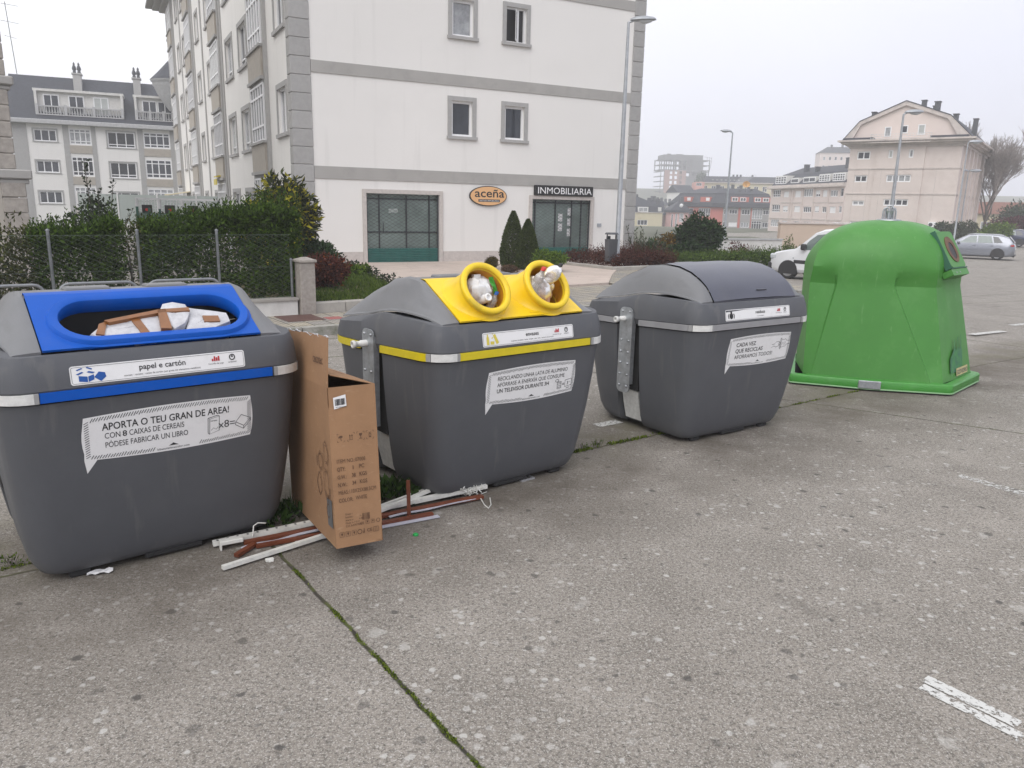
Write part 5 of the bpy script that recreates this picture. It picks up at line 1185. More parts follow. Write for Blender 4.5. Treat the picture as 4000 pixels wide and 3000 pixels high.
for a, c, z in ((3.4, 10, 3.45), (12.9, 21, 3.45), (-.2, 21, .95)): b = MB(); b.box(a, c, -.07, 0, z, z+.13); b.build('string_course', 'pink_cornice', LP_)
b = MB(); 
for x in (6.3, 7.0, 13.1, 17.0, 9.9): b.box(x, x+.16, -.1, 0, -9, 5.7)
b.build('pier', 'pinkwall', LP_)
b = MB(); b.prism([(-.3, 6.25), (1.6, 8.0), (5, 9.2), (8.4, 8.0), (10.3, 6.25)], .4, 21, lambda a, c, h: (h, a, c)); rf = b.build('roof', 'slate', LP_)
for a, c, z1, n in ((1.0, 4.6, 7.75, 4), (5.9, 8.4, 7.3, 1), (9.6, 13.2, 7.35, 2), (14.0, 17.0, 7.6, 4), (17.6, 20.8, 7.65, 5)):
    b = MB(); b.box(a, c, .02, 2.2, 6.26, z1); d_ = b.build('dormer', 'low_wall', rf); window(d_, lambda u, d, z: (u, d-.04, z), a+.1, c-.1, 6.5, z1-.1, .02, n, (.33, .66) if n > 2 else (), .12, 'glass_dark')
for x, y, z1, w_ in ((5.2, 2.4, 9.4, .6), (9.2, 2, 8.9, .4), (15.6, 3, 9.9, .8), (18.4, 3.4, 9.6, .6)): b = MB(); b.bbox(x, x+w_, y, y+.7, 8, z1, .03); b.box(x-.05, x+w_+.05, y-.05, y+.75, z1, z1+.08); b.build('chimney', 'chimney', rf)
# red and grey tiled block with slate attic
RD = thing('apartment_building', 'red and grey tiled block with dark slate attic and red dormers', 'building', (42.96, 171.71, -.41), azrot(92))
dz = .41
rw = [(3.6, 5.4, 1.4, 2.33, 3), (6.3, 8.1, 1.3, 2.4, 3), (8.6, 10.8, .45, 2.68, 4, (.28, .78)), (10.95, 12.6, 1.38, 2.4, 3), (3.65, 5.5, -1.3, -.35, 2, (), .9), (6.3, 8.1, -1.4, -.3, 3), (8.6, 10.75, -2.35, 0, 4, (.28, .78)), (10.95, 12.65, -1.3, -.2, 3), (3.9, 5.7, -3.9, -3.1, 2, (), .9), (6.3, 8.1, -4.1, -3.1, 3), (8.7, 10.75, -4.9, -2.6, 4, (.28,)), (10.95, 12.65, -3.9, -2.9, 3), (2.45, 3.0, 1.3, 2.4, 1), (2.45, 3.0, -1.3, -.2, 1)]
rw = [(h[0], h[1], h[2]+dz, h[3]+dz, *h[4:]) for h in rw]
b = MB(); wall_holes(b, TF, 2.25, 13.0, -9, 3.2, [h[:4] for h in rw], .15); b.quad((13, 0, -9), (13, 9, -9), (13, 9, 3.2), (13, 0, 3.2)); b.build('wall', 'greywall', RD); wins(RD, TF, rw, .12)
b = MB(); b.quad((-.1, 0, -9), (2.25, 0, -9), (2.25, 0, 3.2), (-.1, 0, 3.2)); b.build('red_wall', 'redwall', RD)
for a, c in ((5.55, 6.05), (8.25, 8.5)): b = MB(); b.box(a, c, -.04, 0, -9, 3.2); b.build('red_strip', 'redwall', RD)
A7 = rad(47); Tq = lambda u, d, z: (-.1+u*math.cos(A7)+d*math.sin(A7), -u*math.sin(A7)+d*math.cos(A7), z)
lw2 = [(-10.4, -8.7, 1.3, 2.9, 4, (.3,)), (-6.2, -5.0, 1.6, 2.9, 1), (-3.6, -.5, 1.2, 2.95, 5, (.3,)), (-10.4, -8.7, -1.4, .2, 4, (.3,)), (-3.6, -.5, -1.5, .3, 5, (.3,))]
b = MB(); wall_holes(b, Tq, -10.9, 0, -9, 3.2, [h[:4] for h in lw2], .15); b.build('red_flank', 'redwall', RD); wins(RD, Tq, lw2, .12)
oc = [(-8.2, 8.6), (-.35, -.7), (13.3, -.7), (13.3, 9.5), (-2, 16)]
def shrink(p, d, cx=5.5, cy=6): return [(cx+(x-cx)*(1-d), cy+(y-cy)*(1-d)) for x, y in p]
b = MB(); b.loft([[(x, y, z) for x, y in shrink(oc, d)] for d, z in ((0, 3.2), (-.01, 3.3), (-.01, 4.1), (.02, 4.2))], True, True, False, False); b.build('eaves', 'slate', RD)
b = MB(); b.loft([[(x, y, z) for x, y in shrink(oc, d)] for d, z in ((.01, 4.15), (.17, 6.1), (.15, 6.12), (.5, 7.3))], True, False, True, False); rf = b.build('roof', 'slate', RD)
for a, c in ((3.7, 7.5), (8.6, 12.4)):
    b = MB(); b.box(a, c, -.5, 1.8, 4.3, 5.45); d_ = b.build('dormer', 'redwall', rf)
    for p in (a+.15, c-1.9): window(d_, lambda u, d, z: (u, d-.55, z), p, p+1.3, 4.5, 5.35, .03, 2, (), .14, 'glass_dark')
for u in (-8.0, -3.0): b = MB(); b.box(u, u+2.6, -.4, 2, 4.3, 5.35, Tq); d_ = b.build('dormer', 'redwall', rf); b = MB(); b.box(u+1.5, u+2.4, -.46, -.4, 4.5, 5.2, Tq); b.build('dormer_window', 'pvc', d_)
for x, y, z0, z1, w_ in ((1.2, 3.5, 6, 7.95, .8), (4.3, 2.5, 6, 8.0, .6), (5.6, 1.2, 5.2, 6.8, .55), (6.2, 3, 6.4, 7.9, .6), (8.2, 1.6, 5.4, 7.1, .6), (8.0, 3.2, 6.5, 7.6, .5)): b = MB(); b.bbox(x, x+w_, y, y+.7, z0, z1, .03); b.box(x-.06, x+w_+.06, y-.06, y+.76, z1, z1+.08); b.build('chimney', 'chimney', rf)
sd_ = thing('satellite_dish', 'round orange satellite dish on the slate roof of the red block', 'satellite dish', (48.9, 168.6, 6.6), azrot(92))
b = MB(); b.lathe([(.0, .16), (.35, .12), (.65, .0), (.8, -.14), (.82, -.14), (.66, .04), (.35, .17), (.0, .21)], 24, lambda x, y, z: (x, z+.05, 1.05+y*.8)); b.build('reflector', 'dish', sd_)
b = MB(); b.tube([(0, .2, -.6), (0, .2, 1.05)], .06, 6); b.tube([(0, -.1, .4), (0, -.7, 1.0)], .025, 4); b.build('bracket', 'grille', sd_)
# annex and brown house left of it
AX = thing('apartment_building', 'small white and pink house with slate roof half hidden by the dark bush', 'building', (34.5, 174.6, 0), azrot(85))
b = MB(); aw = [(.1, .55, -2, 1.1, 1), (1.0, 1.5, -1.7, 1.2, 1), (1.9, 2.9, -.6, 1.3, 3, (.3,)), (2.0, 2.9, -3, -1.2, 3)]; wall_holes(b, TF, 0, 4, -9, 1.5, [h[:4] for h in aw], .12); b.quad((0, 0, -9), (0, 5, -9), (0, 5, 1.5), (0, 0, 1.5)); b.build('wall', mat('rose_wall', (.62, .38, .35), .85), AX); wins(AX, TF, aw, .1)
b = MB(); b.box(-.35, 4.4, -.4, 5.4, 1.5, 2.0); b.build('eaves', 'slate', AX); b = MB(); b.loft([[(-.35, -.4, 2), (4.4, -.4, 2), (4.4, 5.4, 2), (-.35, 5.4, 2)], [(2.2, 2, 3.9), (2.8, 2, 3.9), (2.8, 3, 3.9), (2.2, 3, 3.9)]], True, False, True, False); rf = b.build('roof', 'slate', AX)
b = MB(); b.bbox(2.3, 3.0, .8, 1.6, 2.4, 4.9, .03); b.build('chimney', 'chimney', rf); b = MB(); b.lathe([(0, .08), (.25, .04), (.42, -.08)], 16, lambda x, y, z: (2.1+x, -.5-z, 3.0+y)); b.build('dish', 'pvc', rf)
BW = thing('house', 'brown rendered house with slate roof behind the pink house', 'house', (31.2, 178.5, 0), azrot(85))
b = MB(); b.box(-1.6, 2.8, 0, 6, -9, .95); b.build('wall', 'brownwall', BW); b = MB(); b.prism([(-.4, .95), (3, 4.0), (6.4, .95)], -3.6, 3.0, lambda a, c, h: (h, a, c)); rf = b.build('roof', 'slate', BW)
for x, z in ((-.9, 4.6), (1.1, 4.4)): b = MB(); b.bbox(x, x+.8, 1.8, 2.5, 2.2, z, .03); b.build('chimney', 'chimney', rf)
wins(BW, TF, [(-1.4, -.8, .4, .85, 1), (.6, 1.5, .4, .85, 1)], -.03)
# cream house
CR = thing('house', 'cream house with dark slate gable roof and white shutters right of the white building', 'house', (30.86, 165.14, 0), azrot(85))
cw = [(-5.3, -3.13, -1.25, -.16, 3), (-5.6, -4.1, -3.87, -3.0, 2)]
b = MB(); wall_holes(b, TF, -8, 0, -9, 1.3, [h[:4] for h in cw], .14); b.quad((0, 0, -9), (0, 6, -9), (0, 6, 1.3), (0, 0, 1.3)); b.build('wall', 'cream', CR); wins(CR, TF, cw, .1)
b = MB(); b.box(-8.1, .12, -.15, 6.1, 1.3, 1.42); b.build('wall_coping', 'pink_cornice', CR)
b = MB(); b.loft([[(-8.1, -.1, 1.42), (.1, -.1, 1.42), (.1, 6, 1.42), (-8.1, 6, 1.42)], [(-8.1, .35, 2.7), (-.1, .35, 2.7), (-.1, 5.6, 2.7), (-8.1, 5.6, 2.7)], [(-8.1, 2.4, 4.4), (-4.9, 2.4, 4.6), (-4.9, 3.4, 4.6), (-8.1, 3.4, 4.4)]], True, False, True, False); rf = b.build('roof', 'slate', CR)
b = MB(); b.box(-5.35, -3.1, -.12, 1.5, 1.43, 2.5); d_ = b.build('dormer', 'low_wall', rf); window(d_, TF, -5.2, -3.25, 1.55, 2.4, -.13, 2, (), .1, 'glass_curtain'); b = MB(); b.box(-1.0, -.3, -.02, 1.0, 1.5, 2.5); b.build('dormer', 'low_wall', rf)
b = MB(); b.bbox(-5.3, -4.8, 2.5, 3.1, 4, 5.1, .03); b.build('chimney', 'chimney', rf)
# long row on the far slope with slate attics
FR_ = thing('apartment_building', 'long cream row house with slate attic on the far slope', 'building', (57.26, 233.07, 0), azrot(95))
b = MB(); fw3 = [(x, x+1.3, 7.7, 9.2, 2) for x in np.arange(-2.3, 17.5, 2.45)]; wall_holes(b, TF, -2.9, 18.8, -6, 10.0, [h[:4] for h in fw3], .14); b.quad((-2.9, 0, -6), (-2.9, 8, -6), (-2.9, 8, 10), (-2.9, 0, 10)); b.build('wall', 'cream', FR_); wins(FR_, TF, fw3, .1)
b = MB(); b.box(-3.3, 19, -.5, 8.4, 10.0, 10.25); b.build('cornice', 'pink_cornice', FR_)
b = MB(); b.prism([(-.4, 10.25), (1.8, 12.0), (6.2, 12.0), (8.4, 10.25)], -1.6, 19, lambda a, c, h: (h, a, c)); rf = b.build('roof', 'slate', FR_)
for x in np.arange(.2, 8, 1.25): b = MB(); b.box(x, x+.5, .35, .9, 10.5, 11.0); b.build('skylight', 'low_wall', rf)
for x in (6.5, 7.6, 8.6, 12): b = MB(); b.bbox(x, x+.5, 2.6, 3.2, 11.8, 12.6, .03); b.build('chimney', 'chimney', rf)
PS_ = thing('house', 'narrow pink house at the left end of the far cream row', 'house', (52.0, 230.5, 0), azrot(95))
b = MB(); pw = [(.4, 1.0, 6.6, 7.8, 1), (1.6, 2.2, 6.6, 7.8, 1), (.3, 1.9, 9.0, 9.9, 3)]; wall_holes(b, TF, 0, 2.7, -6, 10.1, [h[:4] for h in pw], .14); b.quad((0, 0, -6), (0, 7, -6), (0, 7, 10.1), (0, 0, 10.1)); b.quad((0, 0, 10.1), (2.7, 0, 10.1), (2.7, 7, 10.1), (0, 7, 10.1)); b.build('wall', mat('salmon_wall', (.60, .33, .28), .85), PS_); wins(PS_, TF, pw, .1)
WH = thing('house', 'white house with dark roof below the unfinished tower', 'house', (46.6, 228, 0), azrot(75))
b = MB(); ww = [(.6, 1.5, 5.4, 6.5, 1), (2.6, 4.2, 5.2, 6.6, 3), (.6, 1.5, 3.3, 4.4, 1), (2.6, 3.6, 3.2, 4.3, 2)]; wall_holes(b, TF, 0, 5.3, -6, 7.0, [h[:4] for h in ww], .14); b.quad((0, 0, -6), (0, 7, -6), (0, 7, 7), (0, 0, 7)); b.build('wall', 'render', WH); wins(WH, TF, ww, .1)
b = MB(); b.prism([(-.3, 7.0), (3.5, 9.2), (7.3, 7.0)], -.3, 5.6, lambda a, c, h: (h, a, c)); b.build('roof', 'slate', WH)
# unfinished brick tower in the fog
TW = thing('tower', 'unfinished brick and concrete tower block fading into the fog', 'tower', (85.23, 472.37, 0), azrot(85))
tw = [(6 + c*2.9, 7.6+c*2.9, z, z+1.9, 1) for c in range(3) for z in np.arange(8.5, 25, 2.9)]
b = MB(); wall_holes(b, TF, 2.6, 15.9, -5, 25.4, [h[:4] for h in tw], .4); b.quad((2.6, .45, -5), (15.9, .45, -5), (15.9, .45, 14.2), (2.6, .45, 14.2)); b.quad((15.9, 0, -5), (15.9, 16, -5), (15.9, 16, 25.4), (15.9, 0, 25.4)); b.build('brick_wall', 'brick', TW)
b = MB()
for z in np.arange(7, 26, 2.9): b.box(.3, 2.6, -.1, 16, z, z+.35); b.box(16, 30, 0, 16, z, z+.4)
for x in (.4, 2.4): b.box(x, x+.3, -.1, .3, -5, 31)
for z in (25.4, 28.3, 31.2): b.box(.3, 30, -.1, 16, z-.2, z+.25)
for x in (.4, 3.4, 6.2, 7.6, 9.2, 12.4, 13.2, 15.6, 18.5, 22, 25.5, 29.5): b.box(x, x+.5, 0, .5, 25.4, 31.2); b.box(x, x+.5, 15.2, 15.7, 25.4, 31.2)
for x in (18.5, 23.6, 29.2): b.box(x, x+.6, 0, .6, -5, 25.4)
b.box(22.5, 30, 5, 15.9, -5, 25.4); b.box(16.2, 26, .6, 15.9, 25.4, 31.0); b.box(16, 22, 1, 15.9, -5, 22); b.build('concrete_frame', 'shell', TW)
b = MB(); b.box(2.2, 25.7, .6, 15, 31.2, 34.2); b.box(4.5, 6.5, 2, 4, 34.2, 34.7); b.box(10, 14, 2, 4, 34.2, 34.6); b.build('roof_storey', 'shell', TW)
b = MB()
for x in (28, 29.4, 30.6): b.tube([(x, .2, 31.2), (x+.3, .2, 33.2)], .12, 4)
b.tube([(26, .2, 33.3), (31, .2, 32.6)], .1, 4); b.tube([(31, .2, 31.3), (29.6, .2, 23)], .15, 4); b.build('scaffold', 'shell', TW)
tag(TW, 'unfinished brick and concrete tower block fading into the fog', 'tower')
FB = thing('apartment_building', 'pale apartment block on the hill fading into fog behind the pink gable', 'building', (117.14, 308.51, 0), azrot(100))
b = MB(); fb = [(x, x+.9, z, z+1.3, 1) for x in np.arange(1, 14, 2.1) for z in (18.8, 22)]; wall_holes(b, TF, -.2, 15, -8, 24.8, [h[:4] for h in fb], .2); b.quad((-.2, 0, -8), (-.2, 9, -8), (-.2, 9, 24.8), (-.2, 0, 24.8)); b.build('wall', 'pinkpale', FB); wins(FB, TF, fb, .15)
b = MB(); b.loft([[(-.5, -.4, 24.8), (15.4, -.4, 24.8), (15.4, 9.4, 24.8), (-.5, 9.4, 24.8)], [(3, 4, 27.2), (13, 4, 27.2), (13, 5, 27.2), (3, 5, 27.2)]], True, False, True, False); rf = b.build('roof', 'slate', FB)
for x in (4, 8): b = MB(); b.bbox(x, x+.7, 3, 3.8, 26, 28, .03); b.build('chimney', 'chimney', rf)
# distant low roofs left of the tower
for i, (x, y, w_, z, lab) in enumerate(((38, 215, 3.2, 4.6, 'distant grey house with two chimneys under the tower'), (41.5, 222, 3.4, 4.4, 'distant pale house with flat roof under the tower'), (36.2, 212, 2.0, 4.9, 'distant narrow house nearest the white building corner'))):
    h_ = thing('house', lab, 'house', (x, y, 0), azrot(85)); b = MB(); b.box(0, w_, 0, 6, -8, z-1.2); b.build('wall', ['greywall', 'low_wall', 'pinkpale'][i], h_)
    b = MB(); b.prism([(-.3, z-1.2), (3, z-.3), (6.3, z-1.2)], -.2, w_+.2, lambda a, c, h: (h, a, c)); rf = b.build('roof', 'slate', h_)
    for q in (.25, .6): b = MB(); b.bbox(w_*q, w_*q+.6, 1.5, 2.2, z-1, z+.7, .03); b.build('chimney', 'chimney', rf)
# cream garden wall behind the hedge
CW = thing('garden_wall', 'plain cream wall with dark coping between the hedge and the pink building', 'wall', (13.6, 40.2, 0), azrot(80))
b = MB(); b.box(0, 6.2, 0, .25, -3, 1.36); b.build('wall', mat('cream_garden_wall', (.56, .45, .36), .9, var=.05, vscale=.6, dirt=((.40, .33, .27), .8, .4)), CW); b = MB(); b.box(-.05, 6.3, -.06, .31, 1.36, 1.44); b.build('coping', 'pink_cornice', CW)
LW2 = thing('garden_wall', 'low white wall behind the bare little tree', 'wall', (8.6, 37.6, 0), azrot(70))
b = MB(); b.box(0, 5.2, 0, .22, -3, .55); b.build('wall', 'low_wall', LW2); b = MB(); b.box(-.05, 5.25, -.05, .27, .55, .62); b.build('coping', 'balust', LW2)
LR = thing('lorry', 'white lorry box roof showing above the cream wall', 'lorry', (17.9, 43.4, -.5), azrot(100))
b = MB(); b.bbox(0, 3.4, 0, 2.0, .9, 1.92, .12); b.build('cargo_box', 'van_white', LR); b = MB(); b.bbox(-1.6, -.1, .1, 1.9, .5, 1.6, .3); b.build('cab', 'van_white', LR)
b = MB(); b.box(-1.6, 3.3, .2, 1.9, .4, .9); b.build('chassis', 'trim', LR)
for x in (-.9, 2.6):
    for y in (.1, 1.8): b = MB(); b.lathe([(.2, -.12), (.42, -.11), (.45, 0), (.42, .11), (.2, .12)], 16, lambda X, Y, z, x=x, y=y: (x+X, y+z, .45+Y)); b.build('wheel', 'tyre', LR)
# ------------------------------------------------------------------ hedges, shrubs, fences
def hedge(name, label, s0, s1, t0, t1, z0, z1, m, n, size, seed, rise=0., tuft=0, group=None, rough=.07):
    rng = np.random.default_rng(seed); Lh, D = s1-s0, t1-t0
    P, N = hedge_points(n, rng, Lh, D, z0, z1, .34, rough)
    f = P[:, 0]/Lh; P[:, 2] = z0+(P[:, 2]-z0)*(1+rise*f/(z1-z0)+.05*np.sin(P[:, 0]*3.1+seed)+.03*np.sin(P[:, 0]*7.7))
    V = leaf_arrays(P, N*.7+np.array([0, 0, .35]), size, rng, .42, 0, .75)
    if tuft:                                                     # upright young shoots on top
        k = rng.uniform(0, 1, tuft); B_ = np.stack([k*Lh, rng.uniform(0, D, tuft), z1*np.ones(tuft)+rise*k], 1); hgt = rng.uniform(.05, .26, tuft)*(.5+k); out = []
        for q in range(6): out.append(leaf_arrays(B_+np.array([0, 0, 1])*hgt[:, None]*(q/5)+rng.normal(0, .01, B_.shape), np.tile([0, 0, 1.], (tuft, 1)), size*.8, rng, .35, 0, .55))
        V = np.concatenate([V]+out)
    xy = V[:, :2].copy(); V[:, 0] = (xy[:, 0]+s0)*SA-(xy[:, 1]+t0)*CA; V[:, 1] = (xy[:, 0]+s0)*CA+(xy[:, 1]+t0)*SA
    h = thing(name, label, 'hedge', (0, 0, 0), 0, group); leaf_mesh('foliage', V, LEAF[m], h)
    b = MB(); r = random.Random(seed)
    for i in range(int(Lh/.22)):
        s = s0+.1+i*.22+r.uniform(-.05, .05); t = (t0+t1)/2+r.uniform(-.12, .12); b.tube([(*ST(s, t), z0-.4), (*ST(s+r.uniform(-.15, .15), t+r.uniform(-.15, .15)), (z0+z1)/2), (*ST(s+r.uniform(-.3, .3), t+r.uniform(-.2, .2)), z1+rise*.5-.08)], [.02, .014, .005], 4)
    b.build('stems', 'bark', h); return h
hedge('hedge', 'tall dense dark green hedge behind the right part of the chain link fence', 2.35, 4.72, 12.5, 13.35, .36, 1.50, 'hedge', 19000, .075, 3, .30, 420)
hedge('hedge', 'clipped dark green hedge behind the middle of the chain link fence', .92, 2.05, 12.5, 13.2, .36, 1.46, 'hedge', 9500, .07, 4, .04, 90)
hedge('hedge', 'thin olive hedge with gaps at the far left of the chain link fence', -1.6, .9, 12.5, 13.2, .3, 1.22, 'sparse', 9500, .075, 6, .12, 120, None, .2)
hedge('hedge', 'sparse twiggy gap filled with pale leaves between the two dark hedges', 2.02, 2.5, 12.6, 13.2, .36, 1.40, 'sparse', 700, .06, 7, .0, 40, None, .2)
hedge('hedge', 'low clipped green hedge along the car park behind the dark lid', 19.2, 30.5, 18.3, 19.5, -.4, .30, 'mid', 20000, .10, 8, .03, 500, None, .06)
hedge('hedge', 'low rounded red brown hedge beside the lamp post', 16.2, 18.9, 17.1, 19.6, .0, .50, 'redhedge', 14000, .07, 9, .06, 300, None, .1)
b = MB(); 
for s, t, l_, ang in ((15.9, 16.9, 3.4, 0),): b.bbox(s, s+l_, t-.18, t, -.8, .24, .015); b.bbox(s-.18, s, t-.18, t+2.9, -.8, .24, .015)
b.v = [(*ST(x, y), z) for x, y, z in b.v]; struct(b.build('garden_kerb', 'conc_wall'))
# chain link fence on a low white wall
FW = thing('garden_wall', 'low white rendered wall with concrete coping under the chain link fence', 'wall')
b = MB(); b.box(-8, 4.44, 12.05, 12.22, -.6, .365, lambda x, y, z: (*ST(x, y), z)); b.build('wall', 'low_wall', FW); b = MB(); b.box(-8, 4.45, 12.02, 12.25, .365, .40, lambda x, y, z: (*ST(x, y), z)); b.build('coping', 'conc_wall', FW)
CF = thing('chain_link_fence', 'green grey chain link fence with pale posts in front of the hedge', 'fence')
ps = [-1.13, -.03, 1.07, 2.17, 3.27, 4.40]
for i, s in enumerate(ps): b = MB(); x, y = ST(s, 12.17); b.tube([(x, y, .39), (x, y, 1.46 if i < 5 else 1.0)], .022, 8); b.lathe([(.028, 0), (.03, .01), (.0, .03)], 8, lambda X, Y, z, x=x, y=y, i=i: (x+X, y+Y, (1.46 if i < 5 else 1.0)+z)); b.build('post', 'rack_grey', CF)
b = MB(); st = .062; n = int((4.40+1.6)/st)
for k in range(n+1):
    pts = []; 
    for j in range(int(1.0/.031)+1): s = -1.6+k*st+st*.5*(1 if j % 2 else -1)*(1 if k % 2 else -1); pts.append((*ST(s, 12.14), .41+j*.031))
    b.tube(pts, .0026, 3, False, False)
for z in (.42, .9, 1.40): b.tube([(*ST(-1.6, 12.142), z), (*ST(4.4, 12.142), z)], .0025, 4)
b.build('mesh', 'wire', CF)
GP = thing('gate_post', 'square weathered granite post with flat pyramid cap at the end of the fence', 'post', (*ST(4.6, 12.10), .1), azrot(54))
b = MB(); b.bbox(-.125, .125, -.125, .125, 0, .86, .012); b.build('shaft', 'post_stone', GP)
b = MB(); b.bbox(-.15, .15, -.15, .15, .862, .91, .01); b.loft([[(x*.15*f, y*.15*f, z) for x, y in ((-1, -1), (1, -1), (1, 1), (-1, 1))] for f, z in ((.97, .905), (.25, .945))], True, False, True, False); b.build('cap', 'post_stone', GP)
# bike racks: three hoops on the pavement
for i, (a, c, lab) in enumerate(((-.35, .90, 'leftmost of three low steel bike hoops behind the blue mouth container'), (1.07, 1.99, 'middle of three low steel bike hoops behind the blue mouth container'), (2.13, 3.08, 'rightmost of three low steel bike hoops behind the blue mouth container'))):
    h = thing('bike_rack', lab, 'bike rack', (*ST(a, 11.5), .215), azrot(54), 'steel bike hoops on the pavement'); w_ = c-a
    b = MB(); pts = [(0, 0, -.07), (0, 0, .47)]+[(.12-.12*math.cos(q), 0, .47+.12*math.sin(q)) for q in (.4, .8, 1.2)]+[(.12, 0, .59), (w_-.12, 0, .59)]+[(w_-.12+.12*math.sin(q), 0, .47+.12*math.cos(q)) for q in (.4, .8, 1.2)]+[(w_, 0, .47), (w_, 0, -.07)]
    b.tube(pts, .021, 8); b.build('hoop', 'rack_grey', h); b = MB(); b.box(-.06, .06, -.05, .05, -.066, -.052); b.build('base_plate', 'galv', h); b = MB(); b.box(w_-.06, w_+.06, -.05, .05, -.066, -.052); b.build('base_plate', 'galv', h)
# shrubs by the white building
bush('shrub', 'large dark shrub with yellow flower spikes at the corner of the white building', 'shrub', (-5.75, 18.9, .1), 1.12, 1.0, 1.24, 'mahonia', 8500, .19, 12, 22, None, True, .28, .6, .46, ('mahonia_y', 2600, .17))
bush('shrub', 'upright holly like shrub with sparse dark leaves above the left hedge', 'shrub', (-8.53, 15.85, .0), .62, .6, 1.0, 'holly', 1700, .085, 14, 16, None, True, .6, .8, .32, None, 9)
b = MB(); rr2 = random.Random(3); hb = thing('shrub', 'tall thin leafy holly shoots standing above the left hedge', 'shrub', (-8.55, 15.9, .9)); Pn, Nn = [], []
for (dx, h_) in ((-.55, .55), (-.3, .8), (-.02, 1.72), (.14, 1.2), (.42, 1.32), (.62, .8), (.28, .9), (-.75, .5), (.86, .6)):
    top_ = (dx*1.15, rr2.uniform(-.2, .2), h_); b.tube([(dx*.35, 0, 0), (dx*.9, top_[1]*.6, h_*.55), top_], [.014, .01, .004], 4)
    for q in np.linspace(.15, 1, int(h_*46)): Pn.append((dx*(.35+.8*q)+rr2.uniform(-.07, .07)*(1.25-q), top_[1]*q+rr2.uniform(-.07, .07), h_*q)); Nn.append((rr2.uniform(-1, 1), rr2.uniform(-1, 1), .35))
b.build('stems', 'bark', hb); leaf_mesh('leaves', leaf_arrays(np.array(Pn), np.array(Nn), .085, np.random.default_rng(8), .6, 0, .3), LEAF['holly'], hb)
bush('shrub', 'dark red brown shrub with orange tips on the lawn beside the granite post', 'shrub', (-3.75, 15.0, .22), .62, .62, .36, 'red', 5200, .075, 15, 22, None, True, .35, .62, .45, ('redorange', 260, .08))
bush('shrub', 'rounded dark green shrub behind the red one near the building corner', 'shrub', (-5.1, 19.0, .2), .95, .8, .42, 'dark', 4200, .10, 16, 18, None, True, .5, .62, .45)
bush('shrub', 'bright green low clump of leaves in the middle of the lawn', 'shrub', (-3.75, 18.0, .25), .5, .4, .12, 'bright', 900, .11, 17, 12, None, False, .55)
for i, (x, y, h_, rx) in enumerate(((-.06, 22.6, 1.62, .36), (.36, 22.35, 1.40, .33))):
    rng = np.random.default_rng(40+i); t = thing('cypress', ['taller left one of two pointed clipped cypresses in front of the shop', 'shorter right one of two pointed clipped cypresses in front of the shop'][i], 'conifer', (x, y, .14), 0, 'pair of clipped cypresses')
    n = 17000; z = rng.uniform(0, 1, n)**1.15; pr = np.interp(z, [0, .08, .3, .6, .85, 1], [.62, .95, 1, .72, .36, .04]); a = rng.uniform(0, 2*PI, n); r_ = pr*rx*rng.uniform(.8, 1.03, n)*(1+.05*np.sin(a*7+z*9))
    P = np.stack([r_*np.cos(a), r_*np.sin(a), z*h_], 1); N = np.stack([np.cos(a)*.6, np.sin(a)*.6, np.full(n, .9)], 1); leaf_mesh('crown', leaf_arrays(P, N, .055, rng, .4, 0, .4), LEAF['cypress'], t)
    b = MB(); b.lathe([(.05, -.1), (.045, .3), (.02, h_*.8)], 8); b.build('trunk', 'bark', t)
bush('shrub', 'small clipped yellowish ball shrub left of the cypresses', 'shrub', (-.66, 22.1, .14), .27, .27, .21, 'topiary', 2600, .045, 19, 10, None, True, .5, .4, .6)
bush('shrub', 'low brown clipped cushion shrub in front of the cypresses', 'shrub', (-.12, 21.0, .14), .3, .26, .13, 'brownball', 2200, .045, 20, 10, None, True, .5, .4, .6)
bush('shrub', 'bright green spreading shrub right of the cypresses under the agency door', 'shrub', (.95, 21.8, .14), .62, .5, .35, 'bright', 4200, .075, 21, 18, None, True, .42, .6, .45)
# row of small plants along the edge of the lawn
r3 = random.Random(9); k = 0
for f in np.linspace(0, 1, 17):
    x, y = -4.35+(-1.75+4.35)*f+r3.uniform(-.06, .06), 20.35+(14.0-20.35)*f+r3.uniform(-.1, .1); h_ = r3.uniform(.16, .26)
    t = thing('small_plant', 'small dark leafed plant in the row along the lawn edge', 'plant', (x, y, .25), 0, 'row of small dark plants edging the lawn')
    rng = np.random.default_rng(100+k); k += 1; n = 46; q = rng.uniform(.15, 1, n); P = np.stack([rng.normal(0, .05, n), rng.normal(0, .05, n), q*h_], 1); leaf_mesh('leaves', leaf_arrays(P, np.stack([rng.normal(0, 1, n), rng.normal(0, 1, n), np.full(n, .5)], 1), .07, rng, .5, 0, .3), LEAF['holly'], t)
    b = MB(); b.tube([(0, 0, -.02), (0, 0, h_*.8)], .006, 4); b.build('stem', 'bark', t)
for x, y in ((-5.1, 21.6), (-4.75, 21.3)):
    t = thing('small_plant', 'small dark plant at the foot of the white wall', 'plant', (x, y, .15), 0, 'small plants at the foot of the wall'); rng = np.random.default_rng(int(-x*10)); n = 40; P = np.stack([rng.normal(0, .05, n), rng.normal(0, .05, n), rng.uniform(.05, .36, n)], 1)
    leaf_mesh('leaves', leaf_arrays(P, rng.normal(0, 1, (n, 3)), .08, rng, .5, 0, .3), LEAF['holly'], t); b = MB(); b.tube([(0, 0, -.02), (0, 0, .3)], .006, 4); b.build('stem', 'bark', t)
